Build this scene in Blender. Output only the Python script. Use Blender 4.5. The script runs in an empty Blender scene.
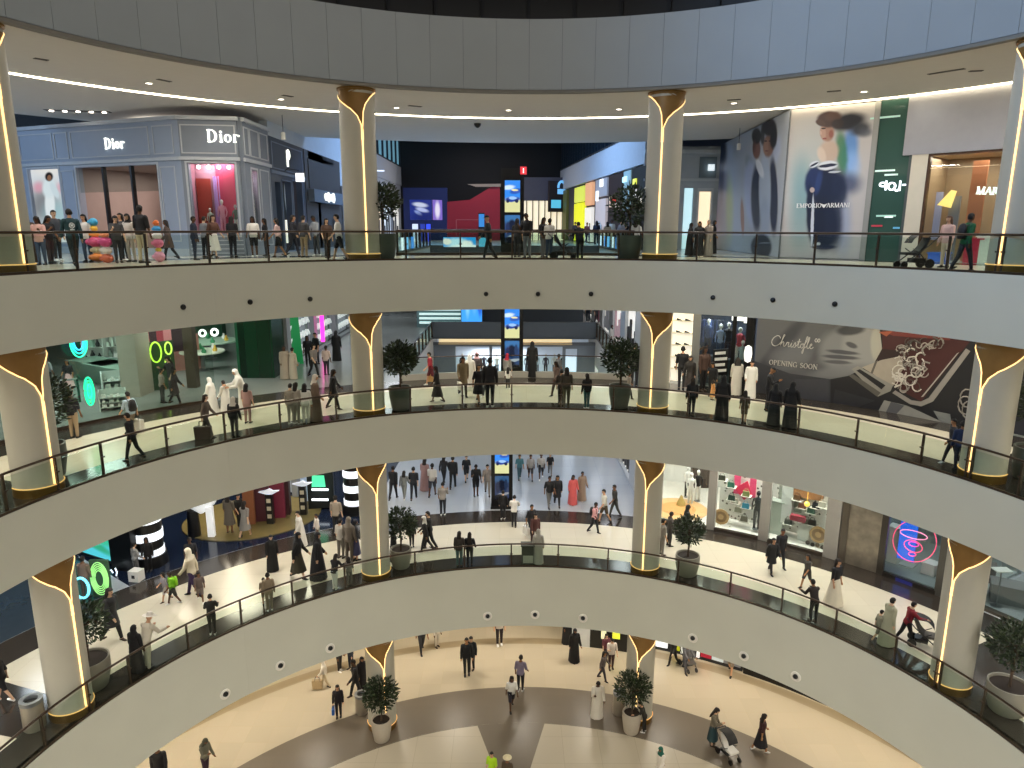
import bpy, bmesh, math, random
import numpy as np
from mathutils import Matrix, Vector
random.seed(7)
SC = bpy.context.scene
COL = SC.collection
PI = math.pi
def R(d): return math.radians(d)
# ------------------------------------------------------------------ camera calibration
F_PX, PITCH, ROLL = 709.0, 0.21688, 0.0028
CAM = Vector((-0.6458, -14.1406, 22.2))
RHO = 13.86                                    # radius of the round atrium
F = [0.8, 7.96, 14.96, 20.97]                  # floor heights
CE = [5.21, 13.05, 19.06, 27.09]               # ceiling heights
COLS = [(-71.65, 'A'), (-25.6, 'B'), (20.2, 'C'), (66.1, 'D')]
GAL = ['ground floor', 'lower gallery', 'middle gallery', 'top gallery']

def ray(px, py):
    u, v = px - 512, py - 384
    c, s = math.cos(-ROLL), math.sin(-ROLL)
    u, v = c*u - s*v, s*u + c*v
    return Vector((u, F_PX*math.cos(PITCH) - v*math.sin(PITCH), -F_PX*math.sin(PITCH) - v*math.cos(PITCH)))
def at(px, py, z):
    d = ray(px, py)
    return CAM + d*((z - CAM.z)/d.z)
def height_at(p, px, py):
    """height of the point above p that the photograph shows at row py"""
    d = ray(px, py)
    h = math.hypot(p.x-CAM.x, p.y-CAM.y)/math.hypot(d.x, d.y)
    return CAM.z + d.z*h
def pol(a, rho, z=0.0): return Vector((rho*math.sin(R(a)), rho*math.cos(R(a)), z))
def frame(a, rho, z=0.0):
    """local x runs along the ring, local y outwards, z up"""
    return Matrix.Translation(pol(a, rho, z)) @ Matrix.Rotation(-R(a), 4, 'Z')
def fr(x, y, z=0.0, rz=0.0): return Matrix.Translation((x, y, z)) @ Matrix.Rotation(R(rz), 4, 'Z')

# ------------------------------------------------------------------ materials
def lin(c):
    c = c/255.0
    return c/12.92 if c <= 0.04045 else ((c+0.055)/1.055)**2.4
def rgb(h): return (lin(int(h[0:2], 16)), lin(int(h[2:4], 16)), lin(int(h[4:6], 16)), 1)
_M = {}
def mat(h, rough=0.6, metal=0.0, emit=0.0, var=0.06, scale=3.0, ehex=None, bump=0.0):
    key = (h, rough, metal, emit, var, scale, ehex, bump)
    if key in _M: return _M[key]
    m = bpy.data.materials.new('material_'+h); m.use_nodes = True
    nt = m.node_tree; b = nt.nodes['Principled BSDF']
    col = rgb(h)
    b.inputs['Roughness'].default_value = rough
    b.inputs['Metallic'].default_value = metal
    tc = nt.nodes.new('ShaderNodeTexCoord'); nz = nt.nodes.new('ShaderNodeTexNoise')
    nz.inputs['Scale'].default_value = scale; nz.inputs['Detail'].default_value = 2
    nt.links.new(tc.outputs['Object'], nz.inputs['Vector'])
    mx = nt.nodes.new('ShaderNodeMix'); mx.data_type = 'RGBA'
    mx.inputs[6].default_value = tuple(c*(1-var) for c in col[:3])+(1,)
    mx.inputs[7].default_value = tuple(min(1, c*(1+var)) for c in col[:3])+(1,)
    nt.links.new(nz.outputs['Fac'], mx.inputs[0]); nt.links.new(mx.outputs[2], b.inputs['Base Color'])
    if emit:
        b.inputs['Emission Color'].default_value = rgb(ehex or h); b.inputs['Emission Strength'].default_value = emit
    if bump:
        bp = nt.nodes.new('ShaderNodeBump'); bp.inputs['Strength'].default_value = bump
        nt.links.new(nz.outputs['Fac'], bp.inputs['Height']); nt.links.new(bp.outputs['Normal'], b.inputs['Normal'])
    _M[key] = m; return m
def glass(h='cfe3da', gloss=0.12, key='g'):
    k = ('glass', h, gloss)
    if k in _M: return _M[k]
    m = bpy.data.materials.new('material_glass'); m.use_nodes = True; nt = m.node_tree
    nt.nodes.clear(); o = nt.nodes.new('ShaderNodeOutputMaterial')
    t = nt.nodes.new('ShaderNodeBsdfTransparent'); t.inputs[0].default_value = rgb(h)
    g = nt.nodes.new('ShaderNodeBsdfGlossy'); g.inputs['Roughness'].default_value = 0.0
    f = nt.nodes.new('ShaderNodeFresnel'); f.inputs[0].default_value = 1.45
    mu = nt.nodes.new('ShaderNodeMath'); mu.operation = 'MULTIPLY_ADD'; mu.inputs[1].default_value = 0.55; mu.inputs[2].default_value = gloss*0.2
    mx = nt.nodes.new('ShaderNodeMixShader'); ge = nt.nodes.new('ShaderNodeNewGeometry'); iv = nt.nodes.new('ShaderNodeMath'); iv.operation = 'SUBTRACT'; iv.inputs[0].default_value = 1.0
    ml = nt.nodes.new('ShaderNodeMath'); ml.operation = 'MULTIPLY'; nt.links.new(ge.outputs['Backfacing'], iv.inputs[1])
    nt.links.new(f.outputs[0], mu.inputs[0]); nt.links.new(mu.outputs[0], ml.inputs[0]); nt.links.new(iv.outputs[0], ml.inputs[1]); nt.links.new(ml.outputs[0], mx.inputs[0])
    nt.links.new(t.outputs[0], mx.inputs[1]); nt.links.new(g.outputs[0], mx.inputs[2]); nt.links.new(mx.outputs[0], o.inputs[0])
    _M[k] = m; return m
def screen_mat(name, stops, axis='Z', strength=1.0, noise=0.0, nscale=2.0, lo=0.0, hi=1.0):
    """emissive picture: colour bands along one object axis, optionally broken up by noise"""
    m = bpy.data.materials.new('material_'+name); m.use_nodes = True; nt = m.node_tree
    b = nt.nodes['Principled BSDF']; b.inputs['Base Color'].default_value = (0.01, 0.01, 0.012, 1); b.inputs['Roughness'].default_value = 0.15
    tc = nt.nodes.new('ShaderNodeTexCoord'); sp = nt.nodes.new('ShaderNodeSeparateXYZ')
    nt.links.new(tc.outputs['Generated'], sp.inputs[0])
    src = sp.outputs[axis]
    if noise:
        nz = nt.nodes.new('ShaderNodeTexNoise'); nz.inputs['Scale'].default_value = nscale; nz.inputs['Detail'].default_value = 3
        nt.links.new(tc.outputs['Generated'], nz.inputs['Vector'])
        ma = nt.nodes.new('ShaderNodeMath'); ma.operation = 'MULTIPLY_ADD'; ma.inputs[1].default_value = noise
        sb = nt.nodes.new('ShaderNodeMath'); sb.operation = 'SUBTRACT'; sb.inputs[1].default_value = 0.5
        nt.links.new(nz.outputs['Fac'], sb.inputs[0]); nt.links.new(sb.outputs[0], ma.inputs[0]); nt.links.new(src, ma.inputs[2]); src = ma.outputs[0]
    cr = nt.nodes.new('ShaderNodeValToRGB'); cr.color_ramp.elements[0].position = stops[0][0]; cr.color_ramp.elements[0].color = rgb(stops[0][1])
    cr.color_ramp.elements[1].position = stops[-1][0]; cr.color_ramp.elements[1].color = rgb(stops[-1][1])
    for p, h in stops[1:-1]:
        e = cr.color_ramp.elements.new(p); e.color = rgb(h)
    nt.links.new(src, cr.inputs[0]); nt.links.new(cr.outputs[0], b.inputs['Emission Color']); b.inputs['Emission Strength'].default_value = strength
    return m
def print_mat(name, stops, axis='Z', noise=0.0, nscale=2.0, rough=0.5):
    """a printed picture (no emission)"""
    m = screen_mat(name, stops, axis, 0.0, noise, nscale); nt = m.node_tree
    b = nt.nodes['Principled BSDF']; b.inputs['Roughness'].default_value = rough
    cr = [n for n in nt.nodes if n.type == 'VALTORGB'][0]
    nt.links.new(cr.outputs[0], b.inputs['Base Color']); b.inputs['Emission Strength'].default_value = 0
    return m
def tile_mat(h, rough=0.2, size=0.9, mortar='8a8273', msize=0.006, var=0.03):
    m = bpy.data.materials.new('material_tiles_'+h); m.use_nodes = True; nt = m.node_tree; b = nt.nodes['Principled BSDF']
    tc = nt.nodes.new('ShaderNodeTexCoord'); br = nt.nodes.new('ShaderNodeTexBrick')
    br.offset = 0.0; br.inputs['Scale'].default_value = 1.0; br.inputs['Brick Width'].default_value = size; br.inputs['Row Height'].default_value = size
    br.inputs['Mortar Size'].default_value = msize; br.inputs['Mortar'].default_value = rgb(mortar)
    c = rgb(h); br.inputs['Color1'].default_value = tuple(x*(1-var) for x in c[:3])+(1,); br.inputs['Color2'].default_value = tuple(min(1, x*(1+var)) for x in c[:3])+(1,)
    nt.links.new(tc.outputs['Object'], br.inputs['Vector']); nt.links.new(br.outputs['Color'], b.inputs['Base Color'])
    b.inputs['Roughness'].default_value = rough
    return m
def panel_mat(h, period_deg=2.6):
    """painted metal cladding, cool off-white, slightly different panel by panel"""
    return mat(h, rough=0.42, var=0.05, scale=0.6)

# ------------------------------------------------------------------ mesh building
class MB:
    def __init__(s, xf=None): s.v = []; s.f = []; s.m = []; s.xf = xf or Matrix.Identity(4); s.sm = []
    def P(s, co, xf=None):
        s.v.append(tuple((s.xf @ Vector(co)))); return len(s.v)-1
    def face(s, idx, m=0, smooth=False): s.f.append(tuple(idx)); s.m.append(m); s.sm.append(smooth)
    def poly(s, pts, m=0): s.face([s.P(p) for p in pts], m)
    def box(s, x0, x1, y0, y1, z0, z1, m=0):
        i = [s.P((x, y, z)) for z in (z0, z1) for y in (y0, y1) for x in (x0, x1)]
        for q in ((0, 2, 3, 1), (4, 5, 7, 6), (0, 1, 5, 4), (2, 6, 7, 3), (0, 4, 6, 2), (1, 3, 7, 5)): s.face([i[k] for k in q], m)
        return s
    def bbox(s, c, size, rz=0, m=0):
        old = s.xf; s.xf = old @ fr(c[0], c[1], c[2], rz)
        a, b, d = size[0]/2, size[1]/2, size[2]/2; s.box(-a, a, -b, b, -d, d, m); s.xf = old; return s
    def loft(s, rings, m=0, caps=True, closed=True, smooth=True):
        n = len(rings[0]); ids = [[s.P(p) for p in r] for r in rings]
        for a, b in zip(ids[:-1], ids[1:]):
            for k in range(n if closed else n-1):
                k2 = (k+1) % n; s.face((a[k], a[k2], b[k2], b[k]), m, smooth)
        if caps and closed:
            s.face(ids[0][::-1], m); s.face(ids[-1], m)
        return s
    def lathe(s, prof, n=20, c=(0, 0, 0), m=0, caps=True, sy=1.0):
        rings = [[(c[0]+r*math.cos(2*PI*k/n), c[1]+sy*r*math.sin(2*PI*k/n), c[2]+z) for k in range(n)] for r, z in prof]
        return s.loft(rings, m, caps)
    def tube(s, pts, r, n=8, m=0, r2=None, caps=True):
        pts = [Vector(p) for p in pts]; rings = []
        N = len(pts)
        for i, p in enumerate(pts):
            d = (pts[min(i+1, N-1)]-pts[max(i-1, 0)])
            if d.length < 1e-9: d = Vector((0, 0, 1))
            d.normalize(); u = d.cross(Vector((0, 0, 1)))
            if u.length < 1e-3: u = d.cross(Vector((0, 1, 0)))
            u.normalize(); w = u.cross(d)
            rr = r if r2 is None else r+(r2-r)*i/(N-1)
            rings.append([tuple(p+u*rr*math.cos(2*PI*k/n)+w*rr*math.sin(2*PI*k/n)) for k in range(n)])
        return s.loft(rings, m, caps)
    def ball(s, c, r, n=10, m=0, sx=1, sy=1, sz=1):
        k = max(4, n//2)
        return s.lathe([(max(1e-4, r*math.sin(PI*i/k)), -sz*r*math.cos(PI*i/k)) for i in range(k+1)], n, c, m, caps=False) if sx == sy == 1 else \
            s.loft([[(c[0]+sx*max(1e-4, r*math.sin(PI*i/k))*math.cos(2*PI*j/n), c[1]+sy*max(1e-4, r*math.sin(PI*i/k))*math.sin(2*PI*j/n), c[2]-sz*r*math.cos(PI*i/k)) for j in range(n)] for i in range(k+1)], m, caps=False)
    def arc(s, r0, r1, z0, z1, a0, a1, step=2.0, m=0, mt=None, full=False):
        """solid ring sector"""
        n = max(1, int(abs(a1-a0)/step+0.5)); rings = []
        for i in range(n+1):
            a = a0+(a1-a0)*i/n
            rings.append([pol(a, r0, z0), pol(a, r1, z0), pol(a, r1, z1), pol(a, r0, z1)])
        ids = [[s.P(p) for p in r] for r in rings]
        for a, b in zip(ids[:-1], ids[1:]):
            for k in range(4):
                k2 = (k+1) % 4; s.face((a[k], b[k], b[k2], a[k2]), (mt if (mt is not None and k == 2) else m), k in (1, 3))
        if not full:
            s.face(ids[0], m); s.face(ids[-1][::-1], m)
        return s
    def prism(s, pts, z0, z1, m=0, mt=None, ms=None):
        a = [s.P((p[0], p[1], z0)) for p in pts]; b = [s.P((p[0], p[1], z1)) for p in pts]; n = len(pts)
        s.face(a[::-1], m); s.face(b, m if mt is None else mt)
        for k in range(n): s.face((a[k], a[(k+1) % n], b[(k+1) % n], b[k]), m if ms is None else ms)
        return s
    def plate(s, pts, y0, y1, m=0):
        """outline in local x,z given thickness along local y"""
        a = [s.P((p[0], y0, p[1])) for p in pts]; b = [s.P((p[0], y1, p[1])) for p in pts]; n = len(pts)
        s.face(a, m); s.face(b[::-1], m)
        for k in range(n): s.face((a[k], b[k], b[(k+1) % n], a[(k+1) % n]), m)
        return s
    def mesh(s, name, mats):
        me = bpy.data.meshes.new(name); me.from_pydata(s.v, [], s.f)
        for m in mats: me.materials.append(m)
        me.polygons.foreach_set('material_index', s.m); me.polygons.foreach_set('use_smooth', s.sm)
        bm = bmesh.new(); bm.from_mesh(me); bmesh.ops.recalc_face_normals(bm, faces=bm.faces)
        for e in bm.edges:
            lf = e.link_faces
            if len(lf) == 2 and (not (lf[0].smooth and lf[1].smooth) or lf[0].normal.dot(lf[1].normal) < .5): e.smooth = False
        bm.to_mesh(me); bm.free()
        me.update(); return me
    def build(s, name, mats, parent=None):
        if not isinstance(mats, (list, tuple)): mats = [mats]
        return link(name, s.mesh(name, mats), parent)
def wmat(o):
    m = Matrix.LocRotScale(o.location, o.rotation_euler, o.scale)
    return (wmat(o.parent) @ o.matrix_parent_inverse @ m) if o.parent else m
def link(name, data, parent=None, world=True):
    o = bpy.data.objects.new(name, data); COL.objects.link(o)
    if parent is not None:
        o.parent = parent
        if world: o.matrix_parent_inverse = wmat(parent).inverted()
    return o
LABELS = {}
def tag(o, label, cat, group=None, kind=None):
    o['label'] = label; o['category'] = cat
    if group: o['group'] = group
    if kind: o['kind'] = kind
    LABELS.setdefault(label, []).append(o.name)
    return o
def thing(name, label, cat, loc=(0, 0, 0), rz=0.0, group=None, kind=None):
    o = bpy.data.objects.new(name, None); COL.objects.link(o); o.empty_display_size = 0.1
    o.location = loc; o.rotation_euler = (0, 0, R(rz))
    return tag(o, label, cat, group, kind)
def struct(name, mb, mats, label, cat):
    o = mb.build(name, mats); return tag(o, label, cat, kind='structure')
def text(name, body, size, mtl, xf, parent, depth=0.03, align='CENTER'):
    c = bpy.data.curves.new(name, 'FONT'); c.body = body; c.size = size; c.extrude = depth; c.align_x = align; c.align_y = 'CENTER'
    c.materials.append(mtl); o = bpy.data.objects.new(name, c); COL.objects.link(o)
    # text faces the ring centre (local -y) and reads left to right from there
    m = xf @ Matrix.Rotation(PI/2, 4, 'X')
    o.parent = parent; o.matrix_parent_inverse = wmat(parent).inverted(); o.matrix_basis = m
    return o
# --- hand drawn serif capitals: strokes (x0,z0,x1,z1,width) in a unit box, arcs (cx,cz,rx,rz,a0,a1,thick,thin)
def seg(mb, x0, z0, x1, z1, w, s=1.0, ox=0.0, oz=0.0, y0=-0.04, y1=0.0, m=0):
    d = Vector((x1-x0, z1-z0)); L = d.length or 1; nx, nz = -d.y/L*w/2, d.x/L*w/2
    mb.plate([(ox+s*(x0+nx), oz+s*(z0+nz)), (ox+s*(x0-nx), oz+s*(z0-nz)), (ox+s*(x1-nx), oz+s*(z1-nz)), (ox+s*(x1+nx), oz+s*(z1+nz))], y0, y1, m)
def bow(mb, cx, cz, rx, rz, a0, a1, tk, tn, s=1.0, ox=0.0, oz=0.0, y0=-0.04, y1=0.0, n=14, m=0):
    """curved stroke: thick at the sides, thin at top and bottom"""
    for i in range(n):
        q = []
        for t in (i/n, (i+1)/n):
            a = R(a0+(a1-a0)*t); w = tn+(tk-tn)*abs(math.cos(a))
            q.append(((cx+(rx)*math.cos(a), cz+(rz)*math.sin(a)), (cx+(rx-w)*math.cos(a), cz+(rz-w)*math.sin(a))))
        pts = [q[0][0], q[1][0], q[1][1], q[0][1]]
        mb.plate([(ox+s*p[0], oz+s*p[1]) for p in pts], y0, y1, m)
def glyph(mb, ch, ox, oz, s, tk=0.15, tn=0.05, m=0):
    """draws one serif letter, returns its advance"""
    S = lambda a, b, c, d, w: seg(mb, a, b, c, d, w, s, ox, oz, m=m)
    B = lambda *a: bow(mb, *a, s=s, ox=ox, oz=oz, m=m)
    def stem(x, z0=0, z1=1, w=None, sf=0.1):
        S(x, z0, x, z1, w or tk)
        if sf:
            S(x-sf-.04, z0+tn/2, x+sf+.04, z0+tn/2, tn); S(x-sf-.04, z1-tn/2, x+sf+.04, z1-tn/2, tn)
    adv = 0.8
    if ch == 'D': stem(.16); S(.16, tn/2, .42, tn/2, tn); S(.16, 1-tn/2, .42, 1-tn/2, tn); B(.38, .5, .44, .5, -90, 90, tk*1.15, tn); adv = .95
    elif ch == 'i': S(.16, 0, .16, .62, tk); S(.02, tn/2, .3, tn/2, tn); S(.04, .6, .16, .6, tn); B(.16, .82, .1, .1, 0, 360, .1, .1); adv = .36
    elif ch == 'o': B(.32, .32, .3, .33, 0, 360, tk, tn); adv = .68
    elif ch == 'r': S(.16, 0, .16, .62, tk); S(.02, tn/2, .32, tn/2, tn); B(.36, .4, .2, .22, 30, 170, tn*1.6, tn); B(.5, .52, .08, .08, 0, 360, .08, .08); adv = .62
    elif ch == 'E': stem(.14); S(.14, tn/2, .6, tn/2, tn); S(.14, 1-tn/2, .58, 1-tn/2, tn); S(.14, .5, .46, .5, tn); S(.59, 0, .59, .2, tn); S(.57, .82, .57, 1, tn); adv = .72
    elif ch == 'M': stem(.12, w=tn*1.3); stem(.86); S(.12, 1, .48, 0, tk); S(.48, 0, .86, 1, tn*1.3); adv = 1.06
    elif ch == 'P': stem(.14); B(.32, .74, .28, .26, -90, 90, tk, tn); S(.14, 1-tn/2, .34, 1-tn/2, tn); S(.14, .5, .34, .5, tn); adv = .68
    elif ch == 'R': stem(.14); B(.32, .74, .27, .26, -90, 90, tk, tn); S(.14, 1-tn/2, .34, 1-tn/2, tn); S(.14, .5, .34, .5, tn); S(.34, .5, .68, 0, tk*.9); adv = .76
    elif ch == 'O': B(.42, .5, .4, .51, 0, 360, tk, tn); adv = .88
    elif ch == 'I': stem(.16); adv = .36
    elif ch == 'A': S(.06, 0, .4, 1, tn*1.3); S(.4, 1, .76, 0, tk); S(.2, .34, .62, .34, tn); S(-.04, tn/2, .18, tn/2, tn); S(.62, tn/2, .9, tn/2, tn); adv = .86
    elif ch == 'N': stem(.12, w=tn*1.3); stem(.72, w=tn*1.3); S(.12, 1, .72, 0, tk); adv = .88
    elif ch == 'G': B(.44, .5, .42, .51, 40, 330, tk, tn); S(.74, .02, .74, .42, tk*.8); S(.6, .42, .86, .42, tn); adv = .92
    elif ch == 'S': B(.3, .74, .24, .26, 20, 250, tk*.8, tn); B(.3, .27, .27, .28, -160, 80, tk*.8, tn); S(.2, .58, .42, .46, tk*.8); adv = .62
    elif ch == ' ': adv = .4
    return adv*s
def serif_word(mb, word, x0, z0, s, tk=.15, tn=.05, gap=.04, m=0):
    x = x0
    for ch in word: x += glyph(mb, ch, x, z0, s, tk, tn, m)+gap*s
    return x
def word_width(word, s, gap=.04):
    t = MB(); return serif_word(t, word, 0, 0, s, gap=gap)
def area(name, loc, size, energy, color, rot=(0, 0, 0), shape='DISK', spread=PI, size_y=None):
    l = bpy.data.lights.new(name, 'AREA'); l.shape = shape; l.size = size; l.energy = energy; l.color = color; l.spread = spread
    if size_y: l.size_y = size_y
    o = bpy.data.objects.new(name, l); COL.objects.link(o); o.location = loc; o.rotation_euler = rot; return o
# ================================================================== THE SHELL OF THE ATRIUM
m_fascia = panel_mat('d0d1c5')
m_clad = panel_mat('959ca0')
m_ceil = mat('d3cfc6', rough=0.7, var=0.03)
m_cream = tile_mat('cdc5b0', rough=0.2, size=1.2, mortar='b8ab90', msize=0.004)
m_granite = mat('37312c', rough=0.14, var=0.04, scale=2)
m_grey_tile = tile_mat('8c918e', rough=0.18, size=1.0, mortar='8d9093', msize=0.005)
m_blue_tile = tile_mat('b2b6ba', rough=0.2, size=1.5, mortar='98a2b0', msize=0.006)
m_brown = tile_mat('6c6254', rough=0.35, size=0.8, mortar='6f6353', msize=0.004)
m_stone = tile_mat('beb29b', rough=0.25, size=1.0, mortar='bfae8e', msize=0.004)
m_petal = tile_mat('bdb39e', rough=0.35, size=1.55, mortar='a89d86', msize=0.008)
m_white = mat('e9e7e2', rough=0.5)
m_dark = mat('16171a', rough=0.35, var=0.2)
m_black = mat('0b0b0d', rough=0.3, var=0.2)
m_bronze = mat('8e6b3a', rough=0.4, metal=0.35, var=0.12, scale=5)
m_brass = mat('80602e', rough=0.4, metal=0.7)
m_rail = mat('4a3d33', rough=0.3, metal=0.6)
m_plaster = mat('b6b2a3', rough=0.55, var=0.03)
m_glow = mat('ffd9a0', emit=2.1, ehex='ffcf88')
m_glow2 = mat('e0b060', emit=.9, ehex='ffc878')
m_cove = mat('fff0c8', emit=11.0, ehex='fff0cf')
m_spot = mat('ffffff', emit=9.0, ehex='fff1dd')
m_glass = glass('f0f6f2', 0.03)
m_clear = glass('e8efee', 0.25)
m_steel = mat('8f9396', rough=0.3, metal=0.8)

BW, BE = -6.0, 5.0              # sides of the corridor void
AL, AR = -math.degrees(math.asin(6/20.2)), math.degrees(math.asin(5/20.2))
def arcpts(rho, a0, a1, n=24): return [tuple(pol(a0+(a1-a0)*i/n, rho))[:2] for i in range(n+1)]
def slab(level, z0, z1, mfl, name='floor', label=''):
    mb = MB(); mats = [m_ceil, m_cream, m_granite, mfl]
    if level == 0:
        mb.arc(19.4, 19.95, z0, z1, -180, 180, m=0, mt=1, full=True)
        mats = [m_ceil, mat('9a8a6e', rough=.3), m_brown, m_stone]
        mb.arc(15.8, 19.4, z0, z1, -180, 180, m=0, mt=3, full=True)
        mb.arc(13.3, 15.8, z0, z1, -180, 180, m=0, mt=2, full=True)
        mb.arc(19.95, 60, z0, z1, -180, 180, m=0, mt=3, full=True)
        mb.prism([tuple(pol(a, 13.3))[:2] for a in range(0, 360, 3)][::-1], z0, z1, 2)
    else:
        # walking ring: dark border, cream middle, dark border; dark bands run out at the side columns
        spokes = [(-77, -70.5), (62.5, 70)]
        mb.arc(13.9, 15.1, z0, z1, -180, 180, m=0, mt=2, full=True)
        mb.arc(18.72, 20.2, z0, z1, -180, 180, m=0, mt=2, full=True)
        edges = [-77, -70.5, 62.5, 70, 283]
        for a, b, k in ((-77, -70.5, 2), (-70.5, 62.5, 1), (62.5, 70, 2), (70, 283, 1)):
            mb.arc(15.1, 18.72, z0, z1, a, b, m=0, mt=k)
        left = arcpts(20.2, -115, AL)+[(BW, 76), (-46, 76), (-46, -8.5)]
        right = arcpts(20.2, AR, 115)+[(46, -8.5), (46, 76), (BE, 76)]
        mb.prism(left[::-1], z0, z1, 0, mt=3); mb.prism(right, z0, z1, 0, mt=3)
        if level == 1: mb.prism((arcpts(20.2, AL, AR)+[(BE, 76), (BW, 76)])[::-1], z0, z1, 0, mt=3)
        else: mb.prism([(BW, 36.6 if level == 2 else 33), (BE, 36.6 if level == 2 else 33), (BE, 76), (BW, 76)], z0, z1, 0, mt=3)
    return struct(name, mb, mats, label, 'floor')
slab(0, 0.4, F[0], m_stone, 'floor_ground', 'cream and brown stone floor at the bottom of the atrium')
slab(1, CE[0]+.02, F[1], m_blue_tile, 'floor_lower_gallery', 'cream ring floor of the lower gallery with pale blue corridor tiles beyond')
slab(2, CE[1]+.02, F[2], m_grey_tile, 'floor_middle_gallery', 'cream ring floor of the middle gallery with dark stone borders')
slab(3, CE[2]+.02, F[3], tile_mat('cfcdc8', rough=.2), 'floor_top_gallery', 'ring floor of the top gallery behind its glass rail')
# the pale petals of the ground floor, 4 mm proud of the brown stone
for a0, a1 in ((-100, -9.2), (3.6, 95)):
    pts = [tuple(pol(a0+(a1-a0)*i/24, 13.25))[:2] for i in range(25)]
    ins = pol(-7.1, 10.6) if a1 < 0 else pol(0.8, 10.6)
    far = pol(-7.0, 3) if a1 < 0 else pol(2, 3)
    pts = pts+[tuple(ins)[:2], tuple(far)[:2]] if a1 < 0 else [tuple(far)[:2], tuple(ins)[:2]]+pts
    mb = MB(); mb.prism(pts[::-1], F[0], F[0]+0.006)
    struct('floor_petal', mb, [m_petal], 'pale tiled petal of the ground floor, %s of the brown wedge' % ('left' if a1 < 0 else 'right'), 'floor')

# ring parapets (fascias) in long curved panels with hairline joints
JO = [-94.6, -48.6, -2.7, 43.2, 89.1, 135, 181, 226.9, 265.4]
for k, lab in ((1, 'lower'), (2, 'middle'), (3, 'top')):
    mb = MB()
    for a, b in zip(JO[:-1], JO[1:]): mb.arc(RHO, RHO+0.16, CE[k-1], F[k]+0.02, a+.004, b-.004, step=.8)
    mb.arc(RHO+.02, RHO+0.3, CE[k-1]+.01, F[k], -180, 180, step=3, full=True, m=1)
    struct('wall_parapet_'+lab, mb, [m_fascia, mat('6d6a64', rough=.6)], 'smooth off-white curved parapet band carrying the %s gallery' % lab, 'parapet')
# clad upper parapet
mb = MB()
for i in range(72):
    a = i*5-180.2; mb.arc(RHO-.02, RHO+0.1, 27.19, 29.6, a+.02, a+4.98, step=.85, m=0)
mb.arc(RHO+.01, RHO+.3, CE[3], 29.55, -180, 180, step=3, m=1, full=True)
mb.arc(RHO-.05, RHO+.2, CE[3]-.02, 27.17, -180, 180, step=1, m=2, full=True)
struct('wall_parapet_clad', mb, [m_clad, mat('50545a', rough=.6), mat('77746c', rough=.6)], 'bluish grey clad parapet of tall panels above the top gallery ceiling', 'parapet')
# ceiling over the top gallery
mb = MB()
mb.arc(RHO+.06, 29.8, CE[3], CE[3]+.4, -180, 180, m=0, full=True)
struct('ceiling_top_gallery', mb, [m_ceil], 'pale suspended ceiling over the top gallery with a ring of light', 'ceiling')
mb = MB(); mb.arc(RHO+.3, 29.7, CE[3]+.4, 28.0, -180, 180, m=0, full=True)
struct('floor_upper_storey', mb, [m_dark], 'dark floor of the storey above the clad parapet', 'floor')
mb = MB(); mb.arc(19.0, 19.4, 28.0, 34, -180, 180, m=0, full=True)
for i in range(60): 
    mb.xf = frame(i*6, 18.95, 0); mb.box(-.07, .07, -.12, .1, 28, 34, 1); mb.xf = Matrix.Identity(4)
mb.arc(18.9, 19.1, 29.2, 29.35, -180, 180, m=1, full=True)
struct('wall_upper_glazing', mb, [mat('06080c', rough=.4), mat('1c2128', rough=.5)], 'dark glazing with grey mullions above the clad parapet', 'wall')
mb = MB(); mb.arc(13.6, 62, 34, 34.4, -180, 180, m=0, step=4, full=True)
struct('ceiling_roof', mb, [m_dark], 'dark roof around the round skylight', 'ceiling')
mb = MB()
for i in range(16): 
    a = i*22.5; mb.tube([pol(a, 13.7, 34.2), pol(a, 0.5, 36.5)], .09, 6)
for r_, z_ in ((13.7, 34.3), (9, 35.0), (4.5, 35.8)): mb.tube([pol(a, r_, z_) for a in range(0, 361, 10)], .08, 6)
struct('window_skylight', mb, [m_steel], 'ribs of the round skylight over the atrium', 'skylight')
mb = MB()
mb.prism([(-62, -40), (62, -40), (62, -40.4), (-62, -40.4)], 0, 34.2)
mb.prism([(-48, -40), (-48.4, -40), (-48.4, 76), (-48, 76)], 0, 34.2)
mb.prism([(48, -40), (48.4, -40), (48.4, 76), (48, 76)], 0, 34.2)
mb.prism([(-48, 76), (48, 76), (48, 76.4), (-48, 76.4)], 0, 34.2)
struct('wall_outer', mb, [mat('8a8f98', rough=.7)], 'plain outer walls behind the shops', 'wall')
# ring of light in each ceiling
for k in range(4):
    mb = MB(); r_ = 20.0 if k == 3 else 19.6
    mb.arc(r_, r_+.13, CE[k]-.035, CE[k]+.01, -180, 180, step=2, full=True)
    o = mb.build('ceiling_light', [m_cove]); tag(o, 'glowing ring of light set in the ceiling over the %s' % GAL[k], 'light')

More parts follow.
